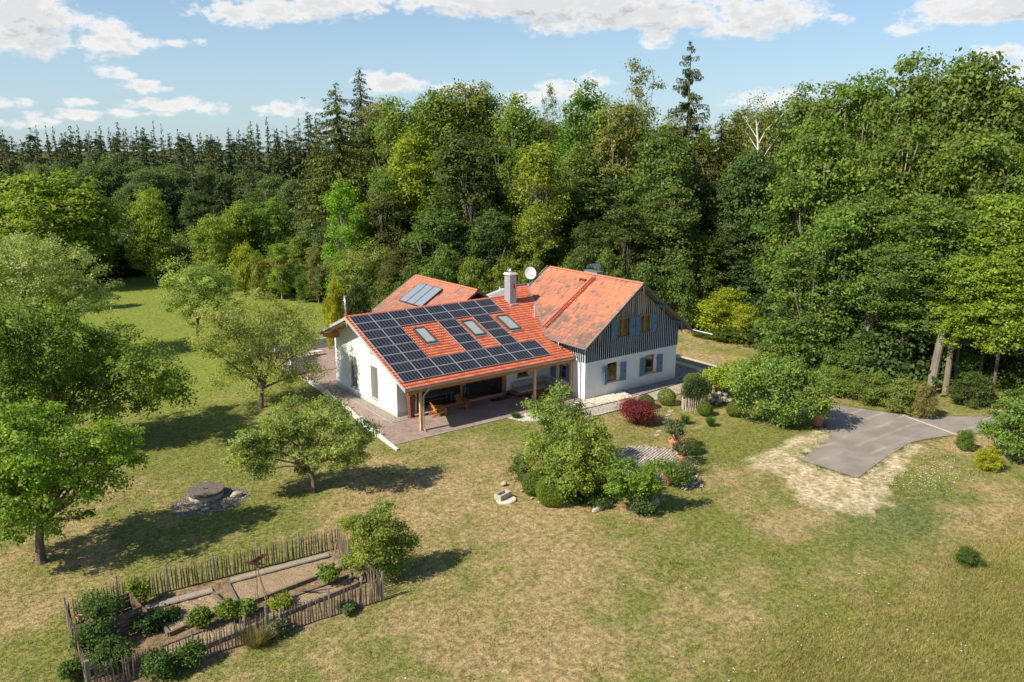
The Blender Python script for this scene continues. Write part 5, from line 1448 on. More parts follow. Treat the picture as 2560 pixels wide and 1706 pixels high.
for i, (a, b, l) in enumerate([((-22.3, -17.15), (-20.9, -17.28), 'leftmost of the row'), ((-20.88, -17.28), (-19.4, -17.42), 'beside the gap in the row'), ((-18.4, -17.05), (-16.8, -17.2), 'behind the left end of the long bed'), ((-16.78, -17.2), (-15.15, -17.36), 'behind the middle of the long bed'), ((-15.13, -17.36), (-13.5, -17.5), 'behind the right end of the long bed')]):
    k = MB(); k.bar((a[0], a[1] + .14, .0), (b[0], b[1] + .14, .0), .42, .08); o = k.build('garden_slab', slb); tag(o, 'pale stone slab ' + l, 'slab', 'slabs behind the vegetable beds')
brick = simple("edging_brick", (.50, .16, .09), (.40, .12, .07), 7, vary=.3)
bmb = MB(); bmb.box((0, 0, 0), (.24, .12, .07)); t_ = bmb.build('brick', brick); bm__ = t_.data; bpy.data.objects.remove(t_)
be = empty('brick_edging', (-16.5, -20.3, 0), 'line of red bricks set in the path of the kitchen garden', 'edging')
for i in range(26):
    t = i / 25; o = link('brick', bm__, be, (-20.8 + 7.0 * t, -20.55 + .55 * t, .0)); o.rotation_euler = (0, 0, rg.uniform(-.05, .05) + .08)
# compost box
cbx = empty('compost_box', (-23.6, -18.3, 0), 'slatted wooden compost box overgrown by a climbing rose', 'compost box')
cw_ = simple("compost_wood", (.17, .115, .085), (.11, .075, .06), 6, .9)
for i in range(6):
    z = .08 + i * .19
    for (a, b) in (((-24.6, -19.1), (-22.75, -18.7)), ((-22.75, -18.7), (-22.95, -17.2)), ((-22.95, -17.2), (-24.8, -17.5)), ((-24.8, -17.5), (-24.6, -19.1))):
        k = MB(); k.bar((a[0], a[1], z), (b[0], b[1], z), .035, .15); k.build('board', cw_, cbx)
# rods: rusty bird on a stick, two cane tripods
bird = empty('garden_ornament', (-18.2, -20.35, 0), 'rusty metal bird with raised wings on a thin rod', 'ornament')
rusty = simple("rust_bird", (.07, .022, .014), (.05, .016, .01), 8, .8)
k = MB(); k.tube([(-18.2, -20.35, 0), (-18.22, -20.35, 2.35)], .011, 5); k.build('rod', rusty, bird)
bd = Vector((.80, -.60, 0))
def bpt(u_, z_, w_=0): return tuple(Vector((-18.22, -20.35, 2.4)) + bd * u_ + Vector((0, 0, z_)) + Vector((.6, .8, 0)) * w_)
k = MB(); k.tube([bpt(-.5, .02), bpt(-.4, .05), bpt(-.15, .02), bpt(.15, -.02), bpt(.45, -.08)], [.012, .05, .085, .06, .015], 7); k.build('body', rusty, bird)
for s, zz in ((-1, .42), (1, .30)):
    k = MB(); k.prism([bpt(-.22, .04, s * .04), bpt(.05, .03, s * .04), bpt(.52, zz, s * .22), bpt(.30, zz + .03, s * .22)], (0, 0, .015)); k.build('wing', rusty, bird)
cane = simple("cane", (.33, .24, .15), (.25, .18, .11), 6)
for (cx, cy, l) in ((-18.0, -20.0, 'tall tripod of tied canes before the long soil bed'), (-13.9, -19.4, 'tripod of canes at the right end of the long soil bed')):
    t3 = empty('bean_tripod', (cx, cy, 0), l, 'plant support', 'cane tripods')
    for a in range(4):
        k = MB(); k.tube([(cx + .45 * math.cos(a * 1.57 + .4), cy + .45 * math.sin(a * 1.57 + .4), 0), (cx - .04 * math.cos(a * 1.57 + .4), cy - .04 * math.sin(a * 1.57 + .4), 1.9)], .02, 5); k.build('cane', cane, t3)
for i, (x, y, h_, tl_, l) in enumerate([(-13.9, -20.6, .55, .5, 'leaning cut log stump by the right fence'), (-13.4, -20.9, .6, .35, 'second cut log beside the leaning stump'), (-19.2, -21.2, .6, .25, 'short grey log post before the front fence')]):
    k = MB(); k.tube([(x, y, 0), (x + tl_ * h_, y + .1, h_)], .1, 8); o = k.build('log_stump', grey_wood); tag(o, l, 'log')
pt = pot((-25.1, -18.1), .12, .2, 'tiny orange clay pot hung on the left fence corner')
pt.location = (-25.1, -18.1, 1.0)

# stakes round the yew and the second small paling fence
def stake_ring(cx, cy, rx, ry, n, label, a0=0, a1=6.283, h=1.15):
    root = empty('paling_ring', (cx, cy, 0), label, 'fence')
    for i in range(n):
        a = a0 + (a1 - a0) * i / n
        o = link('stake', pk_meshes2[i % 6], root, (cx + rx * math.cos(a), cy + ry * math.sin(a), -.05)); o.rotation_euler = (rg.uniform(-.09, .09), rg.uniform(-.09, .09), i); o.scale = (1.25, 1.25, h / 1.2 * rg.uniform(.9, 1.1))
    return root
bleach = simple("bleached_stake", (.55, .48, .40), (.40, .34, .28), 6, .9, vary=.3)
pk_meshes2 = []
for mm in pk_meshes:
    c_ = mm.copy(); c_.materials.clear(); c_.materials.append(bleach); pk_meshes2.append(c_)
stake_ring(20.7, -12.3, 1.15, .85, 42, 'ring of pale stakes around the clipped yew')
stake_ring(25.9, -10.6, 1.0, 1.2, 30, 'pale paling fence around the yellow green shrub', h=1.35)

# ================================================================ VEGETATION
def leaf_material(name, trans=.44, rough=.55, spec=.25):
    m, nt = material(name)
    oi = nt.new('ShaderNodeObjectInfo').outputs['Color']
    t = nt.new('ShaderNodeAttribute', attribute_name='tint').outputs['Fac']
    geo = nt.new('ShaderNodeNewGeometry').outputs['Position']
    k = nt.math('MULTIPLY_ADD', t, 1.3, .55)
    s = nt.new('ShaderNodeVectorMath', operation='SCALE'); nt.l.new(oi, s.inputs[0]); nt.l.new(k, s.inputs['Scale'])
    yel = nt.new('ShaderNodeVectorMath', operation='MULTIPLY'); nt.l.new(s.outputs[0], yel.inputs[0]); yel.inputs[1].default_value = (1.22, 1.08, .8)
    c = nt.mix(nt.maprange(nt.noise(geo, .55, 4), .42, .68), s.outputs[0], yel.outputs[0])
    p = nt.new('ShaderNodeBsdfPrincipled'); nt.l.new(c, p.inputs['Base Color']); p.inputs['Roughness'].default_value = rough; p.inputs['Specular IOR Level'].default_value = spec
    q = nt.new('ShaderNodeBsdfTranslucent')
    tc = nt.new('ShaderNodeVectorMath', operation='MULTIPLY'); nt.l.new(c, tc.inputs[0]); tc.inputs[1].default_value = (1.15, 1.5, .55); nt.l.new(tc.outputs[0], q.inputs[0])
    x = nt.new('ShaderNodeMixShader'); x.inputs[0].default_value = trans; nt.l.new(p.outputs[0], x.inputs[1]); nt.l.new(q.outputs[0], x.inputs[2])
    o = nt.new('ShaderNodeOutputMaterial'); nt.l.new(x.outputs[0], o.inputs[0]); return m
leaf_m = leaf_material("leaf")
needle_m = leaf_material("needle", .12, .7, .15)
bark_m = simple("bark", (.16, .12, .09), (.09, .07, .055), 3, .95, stretch=(1, 1, .3), bscale=12, bstr=.6)
bark_pale = simple("pale_bark", (.36, .30, .23), (.22, .18, .14), 2, .95, stretch=(1, 1, .3), bscale=12, bstr=.6)
birch_m = simple("birch_bark", (.72, .70, .66), (.45, .42, .38), 3, .8, stretch=(1, 1, 2), bscale=12)

def leaf_quads(P, N, size, rg, aspect=.62, tint=None):
    """one diamond shaped leaf (cluster) per point"""
    n = len(P); N = N / (np.linalg.norm(N, axis=1, keepdims=True) + 1e-9)
    r = rg.normal(size=(n, 3)); A = np.cross(N, r); A /= (np.linalg.norm(A, axis=1, keepdims=True) + 1e-9); B = np.cross(N, A)
    s = (size * rg.uniform(.6, 1.35, n))[:, None]
    bend = N * s * .18
    V = np.stack([P - A * s, P - B * s * aspect + bend, P + A * s, P + B * s * aspect + bend], 1).reshape(-1, 3)
    F = np.arange(n * 4).reshape(n, 4)
    return V, F, np.repeat(tint if tint is not None else rg.uniform(0, 1, n), 4)

def lobe_crown(lobes, nclump, nleaf, crad, size, seed, flat=.6, upb=.5, inner=.25, droop=0.0):
    """lobes (x,y,z,r[,flat]) -> leaves gathered in clumps on and in the lobes"""
    rg = np.random.default_rng(seed); L = np.array([l[:4] for l in lobes], float)
    w = L[:, 3] ** 2; w /= w.sum()
    idx = rg.choice(len(L), nclump, p=w)
    d = rg.normal(size=(nclump, 3)); d[:, 2] = d[:, 2] * .9 + .25; d /= np.linalg.norm(d, axis=1, keepdims=True)
    rr_ = np.where(rg.uniform(size=nclump) < inner, rg.uniform(.2, .7, nclump), rg.uniform(.75, 1.12, nclump))
    C = L[idx, :3] + d * (L[idx, 3] * rr_)[:, None] * np.array((1, 1, .82))
    ct = np.clip(rg.normal(.5, .17, nclump), 0, 1)
    k = np.repeat(np.arange(nclump), nleaf); n = len(k)
    cr = crad * rg.uniform(.6, 1.4, nclump)[k]
    g = rg.normal(size=(n, 3)) * .55
    P = C[k] + g * cr[:, None] * np.array((1, 1, flat)); P[:, 2] -= droop * (g[:, 0] ** 2 + g[:, 1] ** 2) * cr
    out = P - L[idx[k], :3]; out /= (np.linalg.norm(out, axis=1, keepdims=True) + 1e-9)
    N = out * .55 + np.array((0, 0, upb)) + rg.normal(size=(n, 3)) * .55
    t = np.clip(ct[k] + rg.normal(0, .14, n), 0, 1)
    return leaf_quads(P, N, size, rg, tint=t)

def crown_mesh(name, *a, mat=None, **kw):
    V, F, T = lobe_crown(*a, **kw); return raw_mesh(name, V, F, mat or leaf_m, {'tint': T})

def limbs(base, lobes, r0, seed, mat, parent, fork=.45, nsub=2, lean=0):
    rg = random.Random(seed); k = MB(); base = Vector(base)
    cen = Vector((sum(l[0] for l in lobes) / len(lobes), sum(l[1] for l in lobes) / len(lobes), sum(l[2] for l in lobes) / len(lobes)))
    zl = min(l[2] - l[3] * .3 for l in lobes); fk = base.lerp(Vector((cen.x, cen.y, max(zl, base.z + .8))), .9); fk.z = base.z + (cen.z - base.z) * fork
    fk.x = base.x + (cen.x - base.x) * .25; fk.y = base.y + (cen.y - base.y) * .25
    m_ = base.lerp(fk, .5) + Vector((rg.uniform(-.1, .1), rg.uniform(-.1, .1), 0))
    k.tube([base - Vector((0, 0, .15)), base + Vector((0, 0, .12)), m_, fk], [r0 * 1.5, r0 * 1.1, r0 * .85, r0 * .8], 9)
    for l in lobes:
        e = Vector(l[:3]); mid = fk.lerp(e, .5) + Vector((rg.uniform(-.15, .15), rg.uniform(-.15, .15), .12)) * l[3]
        rr0 = r0 * rg.uniform(.35, .6)
        k.tube([fk - Vector((0, 0, .1)), fk.lerp(mid, .5), mid, e], [rr0, rr0 * .8, rr0 * .55, rr0 * .25], 6)
        for s in range(nsub):
            t = e + Vector((rg.gauss(0, 1), rg.gauss(0, 1), rg.gauss(0, .6))).normalized() * l[3] * rg.uniform(.6, 1.0)
            k.tube([mid.lerp(e, .4), e.lerp(t, .4), t], [rr0 * .35, rr0 * .22, rr0 * .07], 4)
    return k.build('trunk', mat, parent)

def near_tree(name, base, lobes, tint, label, seed, size=.1, nclump=260, nleaf=70, crad=.45, r0=.16, fork=.45, cat='tree', droop=0, flat=.6, bark=None, inner=.25, group=None, upb=.5):
    root = empty(name, base, label, cat, group)
    lo = [(l[0] - base[0], l[1] - base[1], l[2] - base[2], l[3]) for l in lobes]
    V, F, T = lobe_crown(lo, nclump, nleaf, crad, size, seed, flat=flat, droop=droop, inner=inner, upb=upb)
    c = link('crown', raw_mesh('crown', V, F, leaf_m, {'tint': T}), root); c.color = (*tint, 1)
    limbs(base, lobes, r0, seed, bark or bark_m, root, fork)
    return root

# ---- near trees, lobes in world metres
NEAR = [
('plum_tree',(-25.59,-9.3,0.0),[(-26.03,-10.59,5.98,1.84),(-24.25,-7.95,5.9,1.83),(-25.3,-8.3,7.16,1.3),(-23.05,-10.45,5.69,1.74),(-21.74,-9.72,4.43,1.39),(-22.01,-9.81,5.96,1.14),(-27.06,-8.87,3.84,1.79),(-24.35,-8.18,3.59,1.56),(-22.93,-10.95,3.95,1.03),(-27.01,-10.59,3.1,1.11),(-21.08,-9.81,6.0,0.71),(-27.08,-9.33,6.72,2.02),(-27.62,-9.22,3.89,2.03),(-25.96,-11.2,4.16,1.21),(-24.51,-9.61,2.1,1.01),(-25.99,-8.42,1.58,0.98),(-23.73,-10.52,2.35,0.74),(-24.84,-7.51,3.73,1.58)],(0.175,0.256,0.036),'big old fruit tree with thick trunk in the lower left corner',1,{'size': 0.085,'nclump': 420,'nleaf': 85,'crad': 0.42,'r0': 0.24,'fork': 0.5}),
('cherry_tree',(-22.84,6.49,0.0),[(-20.33,9.54,6.39,2.62),(-18.13,9.05,6.49,2.47),(-17.37,3.13,6.34,1.98),(-15.97,3.82,4.72,1.41),(-17.5,7.95,3.35,1.79),(-19.4,7.8,4.7,2.06),(-23.48,7.47,8.78,2.45),(-25.04,6.22,8.92,2.4),(-24.81,7.03,6.39,2.08),(-24.01,7.17,4.72,1.67),(-21.71,6.94,9.24,1.67),(-14.79,5.2,3.53,0.76),(-25.79,6.69,4.57,2.07),(-19.7,5.35,3.29,1.29),(-16.57,6.83,3.29,1.23),(-21.9,9.81,4.33,2.19),(-22.73,9.44,2.31,1.99),(-21.26,6.65,4.35,1.73),(-23.06,6.17,7.19,2.06)],(0.129,0.182,0.032),'dark leaved cherry tree with hanging branches left of the lawn',2,{'size': 0.1,'nclump': 640,'nleaf': 72,'crad': 0.58,'r0': 0.15,'fork': 0.5,'droop': 0.35}),
('apple_tree',(-21.68,35.45,0.0),[(-20.81,33.55,8.75,4.01),(-17.63,35.35,9.09,3.59),(-15.71,34.24,7.33,2.64),(-21.81,36.1,10.2,3.09),(-19.38,36.14,6.13,3.61),(-23.15,33.17,6.99,3.48),(-14.7,34.65,5.85,1.64),(-20.8,37.63,11.44,1.78),(-16.74,33.64,5.78,2.42),(-24.46,35.61,8.83,4.09),(-17.35,38.41,11.36,1.49)],(0.281,0.314,0.128),'large grey green fruit tree at the left edge of the lawn',3,{'size': 0.1,'nclump': 470,'nleaf': 70,'crad': 0.65,'r0': 0.25,'fork': 0.35}),
('apple_tree',(-4.64,38.09,0.0),[(-5.35,37.55,6.82,2.58),(-3.33,36.65,6.26,2.57),(-2.17,37.28,3.59,2.27),(-6.01,37.62,4.46,2.04),(-4.51,36.72,3.2,2.25),(-6.51,38.55,6.32,1.19),(-1.75,37.29,5.78,1.36)],(0.258,0.307,0.09),'pale yellow green fruit tree behind the broad airy one',4,{'size': 0.1,'nclump': 280,'nleaf': 64,'crad': 0.6,'r0': 0.18,'fork': 0.4}),
('plum_tree',(-7.71,9.03,0.0),[(-9.63,10.07,7.18,2.09),(-6.84,9.9,7.58,2.11),(-4.65,9.12,6.54,2.11),(-8.09,11.15,4.42,2.72),(-5.46,9.31,4.4,2.68),(-3.79,8.79,4.44,1.61),(-11.15,10.06,5.27,1.58),(-7.26,8.71,2.78,2.18),(-4.42,9.49,1.94,1.54),(-9.1,10.1,2.77,1.71),(-3.58,7.51,2.81,0.83)],(0.251,0.27,0.083),'broad airy olive green fruit tree left of the gable',5,{'size': 0.075,'nclump': 560,'nleaf': 60,'crad': 0.55,'r0': 0.2,'fork': 0.35,'inner': 0.35}),
('apple_tree',(-10.93,-9.45,0.0),[(-13.44,-7.73,2.75,1.32),(-14.64,-8.16,2.74,1.08),(-11.82,-9.17,4.76,1.49),(-10.33,-10.57,5.12,1.33),(-9.4,-11.38,3.37,1.27),(-11.1,-8.74,2.52,1.32),(-8.12,-10.67,3.72,0.81),(-12.37,-7.98,3.85,1.24),(-13.86,-8.75,1.98,0.7),(-14.56,-8.18,3.83,0.71),(-9.95,-10.62,2.42,1.02),(-8.36,-9.96,2.13,0.82),(-11.07,-8.48,1.29,0.61)],(0.22,0.263,0.077),'apple tree with slim bare trunk in front of the terrace',6,{'size': 0.07,'nclump': 440,'nleaf': 80,'crad': 0.36,'r0': 0.15,'fork': 0.55}),
('willow_tree',(-12.51,-20.82,0.0),[(-12.43,-21.14,2.9,0.78),(-13.21,-20.94,2.83,0.7),(-11.51,-21.13,2.05,0.71),(-12.8,-21.35,2.08,0.86),(-11.78,-21.13,1.08,0.79),(-13.15,-20.69,1.33,0.66),(-11.04,-21.58,1.74,0.42),(-12.06,-21.03,3.67,0.42),(-13.58,-20.32,3.03,0.37),(-13.45,-20.44,0.97,0.46),(-12.19,-21.63,0.61,0.45)],(0.182,0.226,0.051),'narrow leaved tree at the right end of the kitchen garden',7,{'size': 0.055,'nclump': 250,'nleaf': 80,'crad': 0.32,'r0': 0.1,'fork': 0.3}),
('pear_tree',(3.91,-15.64,0.0),[(3.43,-15.87,5.27,0.68),(3.87,-14.57,3.81,0.98),(2.44,-15.03,3.92,0.73),(4.64,-15.87,3.71,0.86),(3.29,-16.08,3.0,1.18),(2.71,-15.12,2.4,1.07),(5.05,-16.64,2.79,1.03),(2.32,-14.34,4.35,0.4),(3.95,-15.34,1.28,1.15)],(0.182,0.241,0.058),'tall narrow pear tree rising before the terrace corner',8,{'size': 0.07,'nclump': 210,'nleaf': 70,'crad': 0.36,'r0': 0.13,'fork': 0.4}),
('pear_tree',(1.67,-19.93,0.0),[(1.48,-19.86,2.96,1.34),(0.2,-18.97,2.56,1.23),(2.27,-21.09,3.16,0.97),(2.5,-19.73,1.56,1.18),(0.28,-20.1,1.82,1.06),(-0.42,-18.17,3.15,0.67),(2.87,-21.05,2.05,0.62),(1.17,-20.65,1.51,0.81),(1.2,-19.36,3.97,0.93),(2.41,-20.34,3.86,0.88)],(0.198,0.248,0.051),'dense pear tree with pale trunk in the middle of the garden bed',9,{'size': 0.07,'nclump': 300,'nleaf': 75,'crad': 0.36,'r0': 0.15,'fork': 0.4}),
('cherry_tree',(2.93,-23.45,0.0),[(2.5,-22.87,2.47,0.85),(3.05,-23.73,2.23,0.74),(2.16,-22.56,1.51,0.65),(3.21,-24.28,3.04,0.54),(2.97,-22.82,1.12,0.7),(3.67,-23.58,1.42,0.55),(3.9,-24.49,3.07,0.3),(1.82,-22.33,2.46,0.5)],(0.152,0.234,0.038),'small crooked tree at the right corner of the garden bed',10,{'size': 0.06,'nclump': 170,'nleaf': 70,'crad': 0.3,'r0': 0.07,'fork': 0.45}),
('apple_tree',(22.36,-19.57,0.0),[(21.37,-18.37,4.14,1.53),(22.67,-19.7,4.4,1.4),(24.07,-20.66,3.19,1.21),(21.98,-19.21,2.7,1.61),(23.1,-20.66,2.18,1.33),(21.15,-17.49,2.6,1.19),(20.48,-16.91,3.68,0.98),(23.72,-21.71,2.16,0.84),(22.65,-19.26,1.21,1.06),(21.32,-17.14,1.36,0.78)],(0.167,0.241,0.058),'dense broad fruit tree between lawn and asphalt drive',11,{'size': 0.09,'nclump': 330,'nleaf': 75,'crad': 0.5,'r0': 0.14,'fork': 0.4}),
('magnolia_tree',(25.21,-13.62,0.0),[(23.88,-11.95,2.19,0.84),(25.0,-12.82,2.58,1.0),(25.62,-13.8,2.09,0.92),(23.85,-13.0,1.76,0.68),(25.67,-14.25,3.05,0.61),(23.47,-11.38,2.01,0.54)],(0.258,0.321,0.038),'bright yellow green little tree beside the paling fence',12,{'size': 0.08,'nclump': 130,'nleaf': 50,'crad': 0.4,'r0': 0.1,'fork': 0.3}),
('apple_tree',(29.42,-33.22,0.0),[(28.64,-32.7,3.17,1.39),(29.84,-33.2,1.52,1.59),(29.24,-31.72,1.53,0.92),(28.67,-31.18,1.81,0.49),(28.81,-33.42,4.24,1.39),(28.61,-32.78,1.11,0.83),(29.74,-34.17,2.75,1.75)],(0.129,0.204,0.051),'fruit tree with white trunk at the right picture edge',13,{'size': 0.08,'nclump': 260,'nleaf': 70,'crad': 0.42,'r0': 0.12,'fork': 0.45}),
('willow_tree',(16.53,39.52,0.0),[(15.41,38.42,7.0,2.1),(18.44,39.37,7.11,2.15),(15.18,40.7,4.53,2.14),(18.7,40.17,3.7,2.28),(19.93,37.8,5.47,1.78),(15.98,38.74,3.02,2.11),(13.56,40.9,6.33,1.42),(19.51,38.39,2.71,1.66)],(0.228,0.256,0.07),'feathery olive green willow behind the left end of the ridge',14,{'size': 0.09,'nclump': 300,'nleaf': 56,'crad': 0.7,'r0': 0.15,'fork': 0.2,'inner': 0.3}),
('apple_tree',(4.47,91.68,0.0),[(3.63,93.3,5.59,2.76),(5.58,89.87,5.17,2.37),(1.88,92.24,4.32,1.88),(4.93,90.39,2.95,2.2),(4.15,93.43,3.45,2.42),(7.32,91.01,4.06,1.37)],(0.213,0.263,0.109),'small silvery fruit tree at the far end of the lawn',15,{'size': 0.13,'nclump': 150,'nleaf': 46,'crad': 0.9,'r0': 0.2,'fork': 0.45}),
]
for (name, base, lobes, tint, label, seed, kw) in NEAR: near_tree(name, base, lobes, tint, label, seed, **kw)

# ---- forest prototypes: crown meshes shared between copies
def auto_lobes(seed, n, rx, z0, z1, rmin, rmax):
    """lobes filling a round topped crown between heights z0 and z1"""
    rg = random.Random(seed); L = []
    for i in range(n):
        t = (i + .5) / n; z = z0 + (z1 - z0) * t
        q = rx * max(.05, 1 - ((t - .40) / .66) ** 2) ** .5
        a = i * 2.4 + rg.uniform(-.5, .5); rr_ = rg.uniform(rmin, rmax)
        L.append((math.cos(a) * max(0, q - rr_ * .7) * rg.uniform(.3, 1), math.sin(a) * max(0, q - rr_ * .7) * rg.uniform(.3, 1), z + rg.uniform(-1, 1) * rr_ * .4, rr_))
    return L
PROTO = {}
def proto(kind, seed, W, H, lobes, nclump, nleaf, crad, size, r0, fork, bark, mat=None, **kw):
    V, F, T = lobe_crown(lobes, nclump, nleaf, crad, size, seed, **kw)
    me = raw_mesh('crown', V, F, mat or leaf_m, {'tint': T})
    tmp = empty('tmp', (0, 0, 0)); t = limbs((0, 0, 0), lobes, r0, seed, bark, tmp, fork); tm = t.data
    bpy.data.objects.remove(t); bpy.data.objects.remove(tmp)
    PROTO.setdefault(kind, []).append((me, tm, W, H))
for s in range(4): proto('oak', 100 + s, 13, 24, auto_lobes(100 + s, 34, 6.6, 3.5, 22.0, 1.5, 2.7), 620, 36, 1.0, .21, .4, .3, bark_pale, inner=.15, upb=.6, flat=.55)
for s in range(5): proto('ash', 200 + s, 10, 26, auto_lobes(200 + s, 40, 5.0, 4, 25.0, 1.0, 1.9), 560, 32, .9, .19, .26, .35, bark_pale, inner=.18, flat=.75)
for s in range(2): proto('airy', 300 + s, 9, 28, auto_lobes(300 + s, 34, 4.6, 9, 27.4, .6, 1.2), 260, 22, .8, .17, .18, .5, bark_pale, inner=.3)
for s in range(3): proto('bush', 400 + s, 10, 8, auto_lobes(400 + s, 20, 5.0, .8, 7.0, 1.2, 2.0), 340, 38, .8, .17, .2, .1, bark_m, inner=.12)
for s in range(2): proto('beech', 500 + s, 14, 14, auto_lobes(500 + s, 30, 7.0, 1.8, 12.6, 1.5, 2.5), 620, 34, 1.0, .19, .34, .25, bark_pale, inner=.1, flat=.35, upb=.8)

def conifer(seed, H, R, levels, per, size, gap=0.0, z0=.05, power=.8, droopy=.25, hang=.3, thick=2, hl=1.1, jit=1.1):
    """spruce: whorls of drooping boughs; needle sprays point along the bough or hang from it"""
    rg = np.random.default_rng(seed); P = []; A = []; T = []; S = []
    for i in range(levels):
        t0 = (i + .5) / levels
        nb = max(4, int(per * (.4 + .6 * (1 - t0))))
        a0 = rg.uniform(0, 6.28)
        for b in range(nb):
            if rg.uniform() < gap: continue
            t = min(.996, max(0, t0 + rg.uniform(-jit, jit) / levels)); slope = rg.uniform(-.12, .22) if jit > 2 else 0; z = H * (z0 + (1 - z0) * t); r = R * (1 - t) ** power + .1; sz = size * (.4 + .6 * (1 - t) ** .6)
            a = a0 + 6.283 * b / nb + rg.uniform(-.25, .25); L = r * rg.uniform(.55, 1.15); k = max(2, int(L / (sz * .5)))
            bt = np.clip(rg.normal(.5, .18), 0, 1); ca, sa = math.cos(a), math.sin(a)
            for j in range(k):
                q = (j + 1) / k; x = L * q; zz = z - droopy * L * (q * 1.1 - .45 * q * q * q) + slope * L * q * q
                for m in range(thick):
                    w = rg.normal(0, .18 * sz + .10 * x * (1 - q * .7)); hg = rg.uniform() < hang
                    P.append((ca * x - sa * w, sa * x + ca * w, zz - (rg.uniform(.2, hl) * sz if hg else 0)))
                    A.append((ca * .25, sa * .25, -1) if hg else (ca + rg.normal(0, .45), sa + rg.normal(0, .45), -.25 + rg.normal(0, .2)))
                    T.append(np.clip(bt + rg.normal(0, .12), 0, 1)); S.append(sz * rg.uniform(.7, 1.3))
    P = np.array(P); A = np.array(A); A /= np.linalg.norm(A, axis=1, keepdims=True); S = np.array(S)[:, None]; n = len(P)
    B = np.cross(A, rg.normal(size=(n, 3)) * .5 + np.array((0, 0, 1.0))); B /= np.linalg.norm(B, axis=1, keepdims=True)
    V = np.stack([P - A * S, P - B * S * .32, P + A * S, P + B * S * .32], 1).reshape(-1, 3)
    me = raw_mesh('crown', V, np.arange(n * 4).reshape(n, 4), needle_m, {'tint': np.repeat(np.array(T), 4)})
    k = MB(); k.tube([(0, 0, -.3), (0, 0, H * .4), (0, 0, H * .98)], [H * .010, H * .007, .02], 7); t = k.build('trunk', bark_m); tm = t.data; bpy.data.objects.remove(t)
    return me, tm, 2 * R, H
PROTO['spruce'] = [conifer(600 + s, 27, 3.4, 44, 9, .42, .12 + .05 * s, power=.55 + .12 * s, hang=.35, thick=3) for s in range(4)]
PROTO['pine'] = [conifer(650 + s, 27, 2.4, 16, 8, .42, .25, z0=.58, power=.5) for s in range(2)]
PROTO['bigspruce'] = [conifer(660 + s, 32, 6.0, 62, 13, .30, .15, hang=.65, droopy=.42, thick=2, power=.6, hl=2) for s in range(2)]
PROTO['gapspruce'] = [conifer(670, 34, 4.4, 52, 8, .24, .28, z0=.12, power=.62, hang=.75, droopy=.12, thick=6, hl=4, jit=2.6)]
PROTO['youngspruce'] = [conifer(680, 16, 3.4, 34, 13, .36, .05, hang=.2)]

